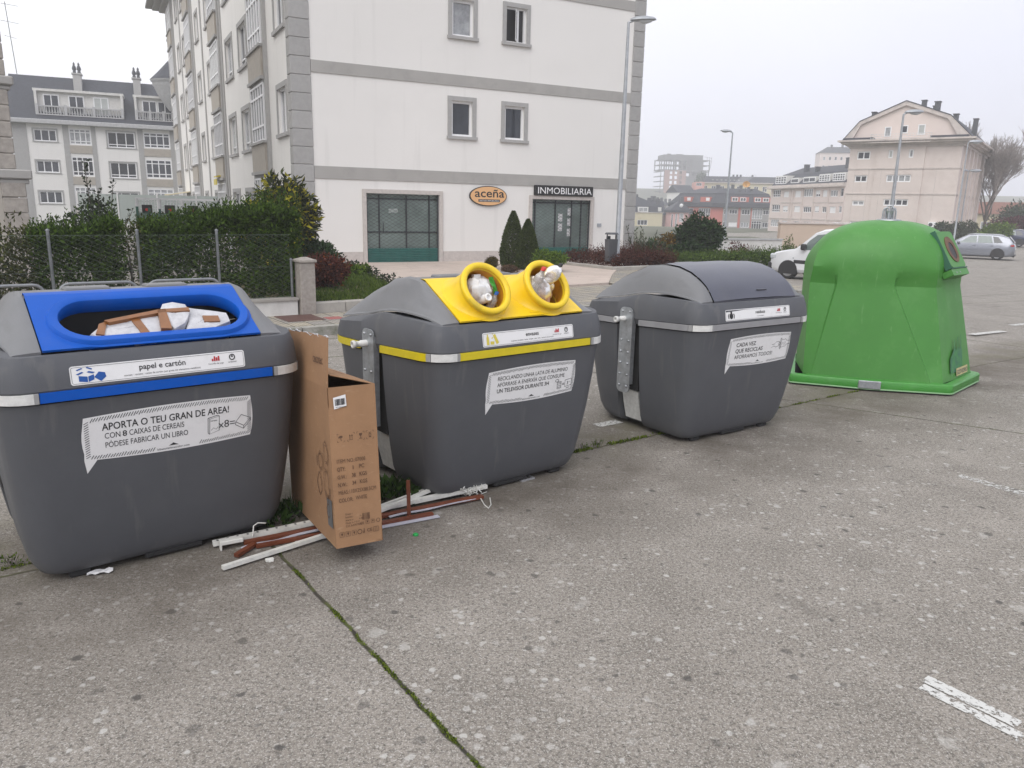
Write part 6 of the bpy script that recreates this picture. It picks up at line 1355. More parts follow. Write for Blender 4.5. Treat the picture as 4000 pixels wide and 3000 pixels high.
# shrubs and trees beyond the car park
bush('shrub', 'big dense dark green bush in front of the red block', 'shrub', (7.35, 31.2, -.5), 1.12, 1.0, 1.18, 'dark', 15000, .14, 22, 26, None, True, .5, .6, .46)
bush('shrub', 'dark green shrub with upright spiky shoots beside the white building', 'shrub', (4.95, 28.6, -.3), .95, .8, .58, 'dark', 3600, .15, 23, 16, None, True, .25, .62, .42, ('mid', 300, .2))
b = MB(); sp3 = thing('shrub', 'spiky grey green shoots rising beside the white building', 'shrub', (4.7, 28.2, .3)); Pn, Nn = [], []
for i in range(13):
    a = r3.uniform(-.75, .75); h_ = r3.uniform(.55, 1.0); tp = (a*1.15+r3.uniform(-.1, .1), r3.uniform(-.3, .3), h_); b.tube([(a*.7, 0, -.3), tp], [.012, .004], 4)
    for q in np.linspace(.1, 1, 24): Pn.append((a*.7+(tp[0]-a*.7)*q, tp[1]*q, -.3+(h_+.3)*q)); Nn.append((r3.uniform(-1, 1)*.8, r3.uniform(-1, 1)*.8, .8))
b.build('stems', 'bark', sp3); leaf_mesh('leaves', leaf_arrays(np.array(Pn), np.array(Nn), .13, np.random.default_rng(5), .3, 0, .25), LEAF['grey'], sp3)
bush('shrub', 'yellow and brown autumn shrub left of the big dark bush', 'shrub', (6.0, 31.2, -.4), .62, .5, .78, 'autumn', 1900, .13, 24, 14, None, True, .5, .62, .42)
bush('shrub', 'mid green shrub between the autumn shrub and the low hedge', 'shrub', (6.5, 29.8, -.4), .8, .5, .62, 'dark', 3800, .12, 25, 14, None, True, .5)
bush('shrub', 'thin reddish brown shrub right of the big dark bush', 'shrub', (9.0, 31.9, -.5), .9, .7, .66, 'red', 1500, .10, 26, 18, None, True, .4, .7, .36, None, 14, .9)
bush('shrub', 'small rounded green shrub by the cream wall', 'shrub', (11.6, 34.6, -.6), .62, .5, .52, 'dark', 2600, .10, 27, 10, None, True, .5)
bush('shrub', 'thin upright green shrub in front of the cream wall', 'shrub', (12.2, 34.8, -.5), .25, .22, .75, 'mid', 420, .09, 28, 8, None, True, .5)
tree_bare('bare_tree', 'small pollarded bare tree with spreading twigs in front of the low white wall', (10.3, 33.4, -.5), 2.0, 1.25, 3, 'twig', 5, .085, None, .009)
bush('shrub', 'wide bright green rounded bush behind the silver car', 'shrub', (42.0, 68.5, -.9), 1.95, 1.6, 1.22, 'bright', 7000, .22, 30, 22, None, True, .5)
bush('shrub', 'grey green rounded bush left of the bright bush by the street lamps', 'shrub', (41.4, 72.2, -.9), 1.7, 1.5, 1.28, 'grey', 5000, .2, 31, 20, None, True, .5)
bush('shrub', 'small dark green bush at the foot of the pink building', 'shrub', (42.0, 77.0, -.9), 1.2, 1.1, 1.2, 'dark', 4000, .2, 32, 16, None, True, .5)
bush('shrub', 'dark plum red bushes behind the bright bush at the right edge', 'shrub', (50.5, 77.5, -.9), 4.2, 2.2, 1.55, 'plum', 7000, .24, 33, 26, None, True, .5)
for i, (x, y, h_, sp_, sd, lab) in enumerate(((54.0, 93, 12.0, .6, 5, 'tall leafless tree with dense twigs right of the pink building'), (58.5, 92, 13.0, .58, 8, 'tallest leafless tree at the right edge of the view'), (52.5, 99, 9.5, .65, 41, 'shorter leafless tree just right of the pink building'), (56.0, 100, 12, .62, 47, 'leafless tree between the taller ones right of the pink building'), (60.5, 104, 12, .62, 12, 'leafless tree standing farther back behind the plum bushes'), (63, 86, 11, .62, 21, 'leafless tree at the far right above the plum bushes'))):
    tree_bare('bare_tree', lab, (x+1.5, y, -1.0), h_*1.5, sp_, sd, 'twig', 7, .17, 'leafless trees right of the pink building', .013)
for i, (x, y, h_, sd, lab) in enumerate(((76, 260, 13, 31, 'pale leafless tree in fog left of the hill building'), (84, 262, 14, 33, 'faint leafless tree in fog beside the hill building'), (70, 255, 11, 36, 'lowest faint leafless tree above the far row house'))):
    tree_bare('bare_tree', lab, (x, y, float(gz(x, y))+5), h_, .9, sd, 'twig', 6, .3, 'leafless trees on the foggy hill', .07)
for i, (x, y, rx, rz, lab) in enumerate(((60, 112, 5.5, 2.6, 'dark broad bush under the leafless trees'), (70, 108, 5, 2.9, 'dark rounded bush at the far right under the leafless trees'), (66, 132, 7, 3.6, 'hazy dark tree mass far behind the plum bushes'))):
    bush('shrub', lab, 'shrub', (x, y, -1.2), rx, 3, rz, 'grey' if i == 2 else 'dark', 3200, .45, 60+i, 18, None, True, .5)
rh = thing('house', 'small house with orange red tiled roof far behind the leafless trees', 'house', (70.5, 121, -1), azrot(110)); b = MB(); b.box(0, 7, 0, 5, -2, 3.4); b.build('wall', 'cream', rh); b = MB(); b.prism([(-.5, 3.4), (2.5, 5.2), (5.5, 3.4)], -.4, 7.4, lambda a, c, h: (h, a, c)); b.build('roof', mat('tile_roof', (.20, .095, .07), .8, var=.2, vscale=3), rh)
wins(rh, TF, [(1, 2.2, .9, 2.2, 2), (4.4, 5.6, .9, 2.2, 2)], -.03)
tt = bush('tree', 'dark hillside tree in front of the unfinished tower', 'tree', (77, 330, 1), 3.7, 3.5, 8.0, 'dark', 3500, .9, 44, 18, None, True, .6)
# far gardens: green mesh fence, white panel fence with plates, glass screens
GF = thing('mesh_fence', 'dark green mesh fence panel with posts standing above the hedge', 'fence', (-9.56, 19.82, 0))
v = Vector((-11.44+9.56, 27.73-19.82, 0)); 
for i in range(7): p = v*i/6; b = MB(); b.tube([(p.x, p.y, -.3), (p.x, p.y, 1.72-.04*i)], .035, 6); b.build('post', 'fence_green', GF)
b = MB()
for k in range(90): p = v*(k/89); b.tube([(p.x, p.y, .2), (p.x, p.y, 1.6-.2*k/89)], .006, 3, False)
for z in (.3, .6, .9, 1.2, 1.5): b.tube([(0, 0, z), (v.x, v.y, z-.15)], .012, 4)
b.build('mesh', 'fence_green', GF)
b = MB(); b.quad((0, 0.03, .2), (v.x, v.y+.03, .2), (v.x, v.y+.03, 1.4), (0, .03, 1.55)); b.build('screen', mat('green_screen', (.10, .17, .14), .7), GF)
PF = thing('panel_fence', 'white mesh panel fence with rows of dark square plates', 'fence', (-13.6, 28.2, 0), math.atan2(-.6, 4.4))
b = MB(); W_ = 3.5
for x in np.linspace(0, W_, 5): b.box(x-.04, x+.04, -.04, .04, -.3, 1.95)
for z in (.35, 1.88): b.box(0, W_, -.03, .03, z, z+.07)
for x in np.arange(.1, W_, .12): b.tube([(x, 0, .4), (x, 0, 1.9)], .010, 3, False)
for z in np.arange(.5, 1.85, .12): b.tube([(0, .012, z), (W_, .012, z)], .010, 3, False)
b.build('panel', 'white_paint', PF)
for i in range(4):
    for z in (.72, 1.35): b = MB(); b.bbox(.22+i*.88, .62+i*.88, -.07, -.045, z, z+.36, .01); pl = b.build('plate', 'black', PF); b = MB(); poly2(b, circ(.42+i*.88, z+.19, .07, 10, .05), lambda a, zz: (a, -.0735, zz)); b.build('emblem', 'redcap', pl)
GS = thing('glass_screen', 'row of pale frosted glass screens with white posts behind the fences', 'screen', (-20.3, 36.5, 0), math.atan2(1.2, 7.5))
for i in range(5): b = MB(); b.box(i*1.75, i*1.75+1.68, -.02, .02, .75, 2.1); b.build('glass_panel', 'frost', GS)
b = MB(); b.box(0, 8.75, -.12, .12, -1.5, .7); b.build('base_wall', 'low_wall', GS)
for i in range(6): b = MB(); b.box(i*1.75-.06, i*1.75, -.05, .05, .7, 2.2); b.build('post', 'white_paint', GS)

# ------------------------------------------------------------------ street lamps and litter bin
def lamp(loc, h, az, label, arm=.5, hs=1., double=False):
    t = thing('street_lamp', label, 'street lamp', loc, azrot(az), 'grey street lamps'); b = MB()
    b.lathe([(.11, -.3), (.11, .02), (.10, .03), (.088, .05), (.082, .9), (.075, .92), (.07, h*.5), (.038, h)], 14); b.build('pole', 'lamp_grey', t)
    b = MB(); b.lathe([(.16, 0), (.16, .03), (.1, .035)], 12); b.build('base_flange', 'lamp_grey', t)
    for sg_ in ((1, -1) if double else (1,)):
        b = MB(); b.tube([(0, 0, h-.12), (0, 0, h), (.1*sg_, 0, h+.04), (arm*.5*sg_, 0, h+.06)], [.038, .036, .032, .03], 8); b.build('arm', 'lamp_grey', t)
        b = MB(); R = []
        for q, hw, hh in ((0, .05, .04), (.06, .10, .07), (.2, .15, .10), (.4, .17, .105), (.6, .15, .08), (.68, .10, .045), (.72, .02, .01)):
            x = (arm*.2+q*hs)*sg_; zc = h+.07+.06*q; R.append([(x, hw*hs*math.cos(a), zc+(hh*hs*math.sin(a) if math.sin(a) > 0 else hh*.35*hs*math.sin(a))) for a in [2*PI*j/14 for j in range(14)]])
        b.loft(R if sg_ > 0 else [r[::-1] for r in R], True, True, True); hd = b.build('lamp_head', 'lamp_grey', t, 50)
        b = MB(); R = []
        for q, hw, hh in ((.22, .07, .03), (.3, .11, .07), (.45, .12, .085), (.58, .10, .05), (.62, .05, .02)):
            x = (arm*.2+q*hs)*sg_; zc = h+.055+.06*q; R.append([(x, hw*hs*math.cos(a), zc+hh*hs*(math.sin(a) if math.sin(a) < 0 else .1)) for a in [2*PI*j/12 for j in range(12)]])
        b.loft(R if sg_ > 0 else [r[::-1] for r in R], True, True, True); b.build('lamp_glass', 'lamp_glass', hd, 60)
    return t
lamp((3.14, 23.9, -.1), 7.25, 82, 'tall grey street lamp with litter bin standing in front of the white building', .3, 1.05)
lamp((13.44, 50.23, -.6), 7.3, 272, 'grey street lamp with its head to the left between the far houses', .3, 1.0)
lamp((15.49, 32.5, -.4), 6.25, 82, 'street lamp rising right behind the green igloo', .3, 1.1)
lamp((36.7, 65.4, -.75), 8.5, 82, 'taller of two street lamps in front of the side of the pink building', .3, 1.7)
lamp((46.86, 82.64, -.75), 7.2, 82, 'shorter of two street lamps in front of the side of the pink building', .3, 1.9, True)
lb = thing('litter_bin', 'small dark grey litter bin hung on the street lamp', 'litter bin', (2.93, 23.72, .35), azrot(62))
b = MB(); b.loft([[(x*f, y*f, z) for x, y in rrect(-.17, .17, -.12, .12, .03, 3)] for f, z in ((.86, 0), (.9, .02), (1, .62), (1.03, .625), (1.03, .66), (.95, .66), (.9, .3))], True, True); b.build('bucket', 'bin_grey', lb, 40)
b = MB(); b.loft([[(x*f, y*f-.0, z) for x, y in rrect(-.18, .18, -.13, .13, .03, 3)] for f, z in ((1, .80), (1, .82), (.8, .86))], True, True, True); b.build('rain_cover', 'bin_grey', lb, 40)
b = MB(); b.box(-.17, -.15, -.02, .02, .6, .82); b.box(.15, .17, -.02, .02, .6, .82); b.box(-.05, .05, .12, .2, .25, .75); b.build('bracket', 'grille', lb)

# ------------------------------------------------------------------ cars
def wheel(parent, x, y, r, side, spokes=5, dx=0):
    T = lambda a, c, z: (x+a, y+side*z, r+c); b = MB()
    b.lathe([(r*.62, -.02), (r*.66, .09), (r*.72, .105), (r*.95, .10), (r, .06), (r, -.08), (r*.94, -.11)], 28, T); tw_ = b.build('wheel', 'tyre', parent)
    b = MB(); b.lathe([(r*.66, .092), (r*.64, .10), (r*.60, .085), (r*.58, .02)], 28, T)
    for k in range(spokes):
        a = 2*PI*k/spokes; c, s = math.cos(a), math.sin(a); n = (-s, c)
        for w0 in ((-.2, .35), (.2, -.35)) if spokes > 5 else ((0, 0),):
            p = [(r*.12*c+n[0]*r*.07, r*.12*s+n[1]*r*.07), (r*.62*c+n[0]*r*(.07+w0[0]*.4), r*.62*s+n[1]*r*(.07+w0[0]*.4)), (r*.62*c-n[0]*r*(.05-w0[0]*.4), r*.62*s-n[1]*r*(.05-w0[0]*.4)), (r*.12*c-n[0]*r*.07, r*.12*s-n[1]*r*.07)]
            b.prism(p, .05, .085, T)
    b.lathe([(r*.16, .05), (r*.15, .095), (.0, .10)], 14, T); b.build('rim', 'rim', tw_)
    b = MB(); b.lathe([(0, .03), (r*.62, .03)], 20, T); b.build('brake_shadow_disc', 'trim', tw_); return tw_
def car(name, label, loc, az, paint, st, wh, r, W, wins_, extras, group=None):
    """st: stations (x, z_bottom, z_belt, z_top, half-width top factor); nose at x=0"""
    t = thing(name, label, 'van' if 'van' in name else 'car', loc, azrot(az), group); R = []
    for x, zb, zl, zt_, ft, fw in st:
        h = W/2*fw; zl_ = min(zl, zt_); R.append([(x, -h*.93, zb), (x, -h, zb+.10), (x, -h*1.0, zb+(zl_-zb)*.55), (x, -h*.985, zl_), (x, -h*ft*1.03, zt_-.05*(zt_-zl_)-.015), (x, -h*ft*.93, zt_), (x, -h*ft*.5, zt_+.015), (x, 0, zt_+.02),
                                                       (x, h*ft*.5, zt_+.015), (x, h*ft*.93, zt_), (x, h*ft*1.03, zt_-.05*(zt_-zl_)-.015), (x, h*.985, zl_), (x, h*1.0, zb+(zl_-zb)*.55), (x, h, zb+.10), (x, h*.93, zb)])
    b = MB(); b.loft(R, True, True, True); b.build('body', paint, t, 30)
    for x in wh:
        for s in (-1, 1):
            wheel(t, x, s*(W/2-.10), r, s, 5 if 'van' in name else 9); a = [-.35+(PI+.7)*i/14 for i in range(15)]; b = MB()
            b.prism([(x+(r+.04)*math.cos(q), r+(r+.04)*math.sin(q)) for q in a], W/2*.93, W/2+.006, lambda u, z, y, s=s: (u, s*y, z)); b.build('wheel_arch', 'trim', t)
    for nm, poly, m in wins_:
        for s in (-1, 1):
            b = MB(); n = len(poly)
            def sidey(z, x):
                xs_ = [q[0] for q in st]; zl = np.interp(x, xs_, [q[2] for q in st]); zt_ = np.interp(x, xs_, [q[3] for q in st]); ft = np.interp(x, xs_, [q[4] for q in st]); fw = np.interp(x, xs_, [q[5] for q in st]); f = max(0, min(1, (z-zl)/max(zt_-zl, .01))); return W/2*fw*(.985+(ft*1.03-.985)*f)+.006
            pts = [(x, s*sidey(z, x), z) for x, z in poly]; b.add(pts+[(x, y-s*.02, z) for x, y, z in pts], [tuple(range(n)) if s > 0 else tuple(range(n))[::-1]]+[(i, (i+1) % n, n+(i+1) % n, n+i) for i in range(n)]); b.build(nm, m, t)
    extras(t, W); return t
def van_ex(t, W):
    for s in (-1, 1):
        b = MB(); b.loft([[(.10+q*.0, s*(W/2*f), z) for f, z in ((.62, .74), (.90, .70), (.92, .86), (.7, .93))], [(.36, s*W/2*.80, .80), (.42, s*W/2*1.0, .76), (.55, s*W/2*1.01, .93), (.36, s*W/2*.84, .99)]], True, True, True, False) if False else b.bbox(.04, .34, min(s*.60, s*.82), max(s*.60, s*.82), .66, .86, .05); b.build('headlight', 'headlamp', t)
        b = MB(); b.bbox(1.28, 1.45, min(s*(W/2+.02), s*(W/2+.2)), max(s*(W/2+.02), s*(W/2+.2)), 1.03, 1.24, .04); b.tube([(1.38, s*(W/2-.04), 1.08), (1.38, s*(W/2+.06), 1.1)], .03, 6); b.build('wing_mirror', 'trim', t)
        b = MB(); b.bbox(1.0, 4.0, min(s*W/2*.985, s*(W/2+.014)), max(s*W/2*.985, s*(W/2+.014)), .56, .68, .006); b.build('rubbing_strip', 'trim', t)
        b = MB(); b.bbox(2.02, 2.16, min(s*W/2*.99, s*(W/2+.02)), max(s*W/2*.99, s*(W/2+.02)), .86, .90, .006); b.build('door_handle', 'trim', t)
        b = MB(); b.bbox(.95, .99, min(s*W/2*.99, s*(W/2+.012)), max(s*W/2*.99, s*(W/2+.012)), .72, .76, .004); b.build('side_indicator', 'lamp_grey', t)
    b = MB(); b.bbox(-.05, .30, -W/2*.9, W/2*.9, .30, .56, .05); b.build('front_bumper', 'trim', t)
    b = MB(); b.quad((.98, -.62, 1.03), (.98, .62, 1.03), (1.56, .56, 1.55), (1.56, -.56, 1.55)); b.v = [(x-.02, y, z+.045) for x, y, z in b.v]; b.build('windscreen', 'carglass', t)
VAN_ST = [(0, .32, .60, .62, .9, .72), (.06, .28, .74, .80, .9, .86), (.22, .26, .84, .91, .9, .95), (.55, .25, .93, .985, .92, .99), (.98, .25, 1.0, 1.06, .92, 1), (1.25, .25, 1.02, 1.30, .86, 1), (1.62, .25, 1.02, 1.62, .84, 1), (1.95, .25, 1.02, 1.74, .86, 1), (2.6, .25, 1.02, 1.79, .88, 1), (3.6, .25, 1.02, 1.79, .88, 1), (4.0, .27, 1.02, 1.76, .88, .99), (4.1, .32, 1.0, 1.68, .88, .97)]
car('white_van', 'white small van parked behind the green igloo with its nose showing', (9.65, 28.24, -.36), 138, 'van_white', VAN_ST, (.80, 3.45), .31, 1.72,
    [('side_window', [(1.22, 1.03), (1.48, 1.36), (1.72, 1.55), (2.22, 1.62), (2.24, 1.05)], 'carglass_green'), ('rear_side_panel', [(2.5, 1.06), (2.5, 1.6), (3.7, 1.6), (3.72, 1.06)], 'van_white')], van_ex)
def hatch_ex(t, W):
    for s in (-1, 1):
        b = MB(); b.bbox(3.98, 4.20, min(s*.55, s*.86), max(s*.55, s*.86), .78, .92, .04); b.build('tail_light', 'tail', t)
        b = MB(); b.bbox(.10, .42, min(s*.52, s*.84), max(s*.52, s*.84), .60, .74, .04); b.build('headlight', 'headlamp', t)
        b = MB(); b.bbox(1.30, 1.46, min(s*(W/2+.01), s*(W/2+.19)), max(s*(W/2+.01), s*(W/2+.19)), .90, 1.04, .04); b.build('wing_mirror', 'silver' if 'silver' in t.name else 'navy', t)
        for x in (2.12, 3.02): b = MB(); b.bbox(x, x+.16, min(s*W/2*.99, s*(W/2+.02)), max(s*W/2*.99, s*(W/2+.02)), .80, .835, .006); b.build('door_handle', 'silver' if 'silver' in t.name else 'navy', t)
        b = MB(); b.tube([(1.75, s*.56, 1.43), (2.1, s*.57, 1.475), (3.3, s*.56, 1.46), (3.6, s*.55, 1.42)], .014, 6); b.build('roof_rail', 'rim', t)
        b = MB(); b.bbox(.7, 3.6, min(s*W/2*.94, s*(W/2+.012)), max(s*W/2*.94, s*(W/2+.012)), .17, .25, .02); b.build('sill', 'trim', t)
    b = MB(); b.quad((4.17, -.56, .98), (4.17, .56, .98), (3.86, .5, 1.34), (3.86, -.5, 1.34)); b.v = [(x+.035, y, z+.02) for x, y, z in b.v]; b.build('rear_window', 'carglass', t)
    b = MB(); b.bbox(4.14, 4.275, -.72, .72, .20, .36, .03); b.build('rear_bumper', 'trim', t)
    b = MB(); b.bbox(4.245, 4.262, -.26, .26, .62, .73, .004); b.build('number_plate', 'white_paint', t)
    b = MB(); b.quad((1.08, -.66, .97), (1.08, .66, .97), (1.78, .52, 1.38), (1.78, -.52, 1.38)); b.v = [(x-.02, y, z+.05) for x, y, z in b.v]; b.build('windscreen', 'carglass', t)
    b = MB(); b.tube([(3.55, 0, 1.44), (3.68, 0, 1.53)], [.03, .012], 6); b.build('aerial', 'trim', t)
H_ST = [(0, .24, .50, .52, .9, .70), (.05, .20, .62, .68, .9, .84), (.25, .18, .70, .78, .9, .95), (.6, .17, .82, .88, .9, .99), (1.05, .17, .90, .96, .9, 1), (1.4, .17, .92, 1.18, .8, 1), (1.8, .17, .93, 1.40, .74, 1), (2.3, .17, .94, 1.45, .74, 1), (3.0, .17, .95, 1.445, .73, 1), (3.5, .18, .96, 1.40, .73, .99), (3.9, .20, .96, 1.28, .72, .97), (4.15, .24, .94, 1.0, .85, .94), (4.24, .28, .80, .84, .9, .88), (4.26, .32, .66, .68, .9, .82)]
HW = [('side_window', [(1.42, .95), (1.86, 1.31), (2.26, 1.37), (2.30, .965)], 'carglass_green'), ('side_window', [(2.36, .965), (2.34, 1.375), (3.0, 1.365), (3.12, .975)], 'carglass_green'), ('quarter_window', [(3.18, .98), (3.08, 1.355), (3.36, 1.31), (3.62, 1.0)], 'carglass')]
car('silver_car', 'silver estate hatchback with dark rear window parked right of the igloo', (25.8, 48.05, -.545), 125, 'silver', H_ST, (.82, 3.42), .325, 1.80, HW, hatch_ex, 'cars parked in the car park')
car('navy_car', 'dark blue car at the right edge behind the silver car', (41.2, 70.1, -.545), 125, 'navy', H_ST, (.82, 3.42), .325, 1.80, HW, hatch_ex, 'cars parked in the car park')
# ------------------------------------------------------------------ cardboard box leaning between the containers
bl_, br_ = Vector((-.915, 3.78, .105)), Vector((-.690, 3.905, .105)); wv = (br_-bl_).normalized(); up = Vector((-.0655, .0605, .862)).normalized(); up = (up-wv*up.dot(wv)).normalized(); dv_ = up.cross(wv); dv_ = dv_ if dv_.y > 0 else -dv_
W_, H_, D_ = .257, .868, 1.02
BX = thing('cardboard_box', 'tall open brown cardboard box leaning between the blue and yellow mouth containers', 'box', (0, 0, 0))
bT = lambda a, z, d=0: tuple(bl_+wv*a+up*z+dv_*d)                # front face: a right, z up, d back (minus = proud)
def plate(b, T, n=6, m=8, wob=.0025, seed=1, th=.005, W=1, Hh=1):
    r = np.random.default_rng(seed); ph = r.uniform(0, 6, 6); f = lambda i, j: wob*(math.sin(i*1.3+ph[0])+math.sin(j*1.7+ph[1])+.6*math.sin(i*2.9+j*2.1+ph[2]))*min(1, i, n-i)*min(1, j, m-j)
    P = [[T(W*i/n, Hh*j/m, f(i, j)) for i in range(n+1)] for j in range(m+1)]; Q = [[T(W*i/n, Hh*j/m, f(i, j)+th) for i in range(n+1)] for j in range(m+1)]
    b.loft(P, False); b.loft([r_[::-1] for r_ in Q], False)
    ed = lambda A: [A[0][i] for i in range(n+1)]+[A[j][n] for j in range(1, m+1)]+[A[m][i] for i in range(n-1, -1, -1)]+[A[j][0] for j in range(m-1, 0, -1)]
    b.loft([ed(P), ed(Q)], True, False, False, False)
b = MB(); plate(b, lambda a, z, h: bT(a, z, h), W=W_, Hh=H_, seed=2); b.build('front_face', 'card', BX, 50)
lT = lambda d, z, h=0: tuple(bl_+up*z+dv_*d+wv*h)
b = MB(); plate(b, lT, 8, 8, .003, 3, .005, D_, H_); b.build('side_face', 'card', BX, 50)
b = MB(); plate(b, lambda d, z, h: lT(d, z, W_-h), 8, 8, .003, 4, .005, D_, H_); b.build('side_face', 'card', BX, 50)
b = MB(); plate(b, lambda a, z, h: bT(a, z, D_-h), 4, 6, .002, 5, .005, W_, H_); b.build('back_face', 'card', BX, 50)
b = MB(); plate(b, lambda a, d, h: tuple(bl_+wv*a+dv_*d+up*(h+.004)), 4, 6, .001, 6, .005, W_, D_); b.build('bottom_flaps', 'card_in', BX, 50)
r4 = random.Random(2)
fu = (up*.985+wv*.06-dv_*.03).normalized(); fT = lambda d, z, h: tuple(bl_+up*H_+dv_*d+fu*(z+(.006*math.sin(d*31)+.004*math.sin(d*67) if z > .2 else 0))+wv*h)
b = MB(); plate(b, fT, 10, 4, .004, 7, .005, D_, .262); lf = b.build('top_flap', 'card', BX, 50)
f2 = (-wv*.955+up*.27+dv_*.05).normalized(); gT = lambda d, z, h: tuple(bl_+wv*W_+up*H_+dv_*d+f2*z-up*h)
b = MB(); plate(b, gT, 10, 4, .003, 8, .005, D_, .245); b.build('top_flap', 'card', BX, 50)
# torn pale edge
b = MB(); ed = [fT(D_*i/24, .262, .0025) for i in range(25)]; b.tube(ed, [r4.uniform(.002, .005) for _ in ed], 4); b.build('torn_edge', 'card_white', lf)
# printing on the front
PF_ = lambda a, z: bT(a*W_, z, -.0035)
b = MB()
for t_, x, z, wd in (('ITEM NO.:07008', .10, .462, .60), ('QTY:', .10, .420, .17), ('1', .41, .422, None), ('PC', .56, .424, .11), ('G.W.:', .10, .377, .19), ('38', .40, .379, .08), ('KGS', .56, .381, .16), ('N.W.:', .10, .335, .19), ('34', .40, .337, .08), ('KGS', .56, .339, .16), ('MEAS:110X25X88.5CM', .10, .293, .80), ('COLOR:', .10, .250, .30), ('WHITE', .46, .252, .24)): put_text(b, t_, x*W_, z, .030, lambda a, zz: bT(a, zz, -.0035), True, 'LEFT', wd*W_ if wd else None)
for i, t_ in enumerate(('Grupo Cecotec', 'Innovaciones S.L.', 'www.cecotec.es', 'Made In P.R.C', 'C.I.F. B-97977093')): put_text(b, t_, .055*1.0*W_/.257, .176-i*.0165, .0155, lambda a, zz: bT(a, zz, -.0035), True, 'LEFT', (.30+.04*(i % 3))*W_)
put_text(b, 'CE', .52*W_, .112, .018, lambda a, zz: bT(a, zz, -.0035), True); put_text(b, 'CE', .66*W_, .065, .026, lambda a, zz: bT(a, zz, -.0035), True, 'LEFT', .11*W_)
b.build('lettering', 'card_print', BX)
b = MB(); S = lambda pts, w_=.0028, c=False: stroke(b, pts, w_, lambda a, zz: bT(a, zz, -.0035), c); Fp = lambda pts: poly2(b, pts, lambda a, zz: bT(a, zz, -.0035))
for i, x in enumerate((.15, .36, .565, .765)):                    # handling marks in corner brackets
    x0 = x*W_; z0 = .575; q = .036
    for sx2, sz2 in ((-1, -1), (1, -1), (1, 1), (-1, 1)):
        cx2, cz2 = x0+.018+sx2*.020, z0+.022+sz2*.022; S([(cx2-sx2*.008, cz2), (cx2, cz2), (cx2, cz2-sz2*.008)], .0022)
    c = x0+.018; z = z0+.022
    if i == 0: Fp([(c-.014, z)]+[(c-.014*math.cos(PI*k/8), z+.012*math.sin(PI*k/8)) for k in range(1, 8)]+[(c+.014, z)]); S([(c, z), (c, z-.014), (c+.005, z-.016)])
    if i == 1:
        for d in (-.006, .006): S([(c+d, z-.012), (c+d, z+.006)], .003); Fp([(c+d-.005, z+.004), (c+d+.005, z+.004), (c+d, z+.014)])
        S([(c-.013, z-.015), (c+.013, z-.015)])
    if i == 2: Fp([(c-.009, z+.014), (c+.009, z+.014), (c+.007, z+.002), (c, z-.002), (c-.007, z+.002)]); S([(c, z), (c, z-.014)]); S([(c-.008, z-.014), (c+.008, z-.014)])
    if i == 3: S([(c-.007, z-.004), (c+.007, z-.004), (c+.007, z+.004), (c-.007, z+.004)], .002, True); S([(c-.006, z+.004), (c+.006, z+.014)], .002); S([(c+.006, z+.004), (c-.006, z+.014)], .002); Fp([(c-.006, z-.014), (c+.006, z-.014), (c+.006, z-.008), (c-.006, z-.008)])
for i in range(16): x = .58*W_+i*.0026; S([(x, .135), (x, .172)], r4.choice((.0008, .0014, .002)))
for i, x in enumerate((.68, .80)): S(rrect(x*W_-.009, x*W_+.009, .110, .130, .002, 2), .0016, True); Fp([(x*W_-.005, .126), (x*W_+.005, .126), (x*W_, .114)])
S(circ(.915*W_, .120, .010, 16), .003, True)
for i, x in enumerate((.125, .255, .385)): S(rrect(x*W_-.012, x*W_+.012, .060, .086, .002, 2), .0018, True); Fp([(x*W_-.006, .08), (x*W_+.006, .08), (x*W_+.002, .066), (x*W_-.002, .066)])
S(circ(.505*W_, .073, .012, 16), .004, True); Fp([(.575*W_, .062), (.60*W_, .062), (.60*W_, .088)]); S([(.60*W_, .062), (.60*W_, .088)], .004)
S(rrect(.80*W_, .80*W_+.03, .060, .086, .002, 2), .002, True); S([(.80*W_+.01, .06), (.80*W_+.01, .086)], .002); S([(.80*W_+.02, .06), (.80*W_+.02, .086)], .002)
b.build('handling_marks', 'card_print', BX)
b = MB(); poly2(b, [(.115*W_, .752), (.375*W_, .765), (.365*W_, .826), (.105*W_, .813)], lambda a, zz: bT(a, zz, -.0035)); bc = b.build('barcode_sticker', 'sticker', BX)
b = MB()
for i in range(20): x = .145*W_+i*.0027; z = .764+i*.00018; stroke(b, [(x, z+.006), (x-.0005, z+.040)], r4.choice((.0009, .0016, .0024)), lambda a, zz: bT(a, zz, -.0045))
put_text(b, '8435484070089', .15*W_, .759, .0085, lambda a, zz: bT(a, zz, -.0045)); b.build('barcode', 'ink', bc)
# drawings and words on the side face
b = MB(); Ts = lambda d, zz: lT(d, zz, -.0035); r5 = random.Random(8)
for (cx2, cz2, rx2, rz2) in ((.10, .50, .05, .07), (.22, .44, .05, .06), (.12, .33, .05, .09), (.26, .30, .045, .07), (.11, .18, .03, .05)):
    for k in range(4):
        a0 = r5.uniform(0, 6); stroke(b, [(cx2+rx2*r5.uniform(.6, 1.2)*math.cos(a0+q*.5), cz2+rz2*r5.uniform(.6, 1.1)*math.sin(a0+q*.5)) for q in range(9)], .003, Ts)
for cx2, z in ((.07, .26), (.1, .22), (.3, .4)): put_text(b, 'ceco', cx2, z, .03, Ts, True, 'LEFT', None, PI/2)
b.build('line_drawing', 'card_print', BX)
b = MB(); poly2(b, [(.035, .10), (.13, .10), (.13, .255), (.035, .255)], Ts); b.build('dark_label', 'ink_grey', BX)
b = MB(); put_text(b, 'cecotec', .70, .20, .07, lambda d, zz: fT(.98-d, zz-.085, -.0035), True, 'LEFT', .20); b.build('brand_lettering', 'card_print', lf)
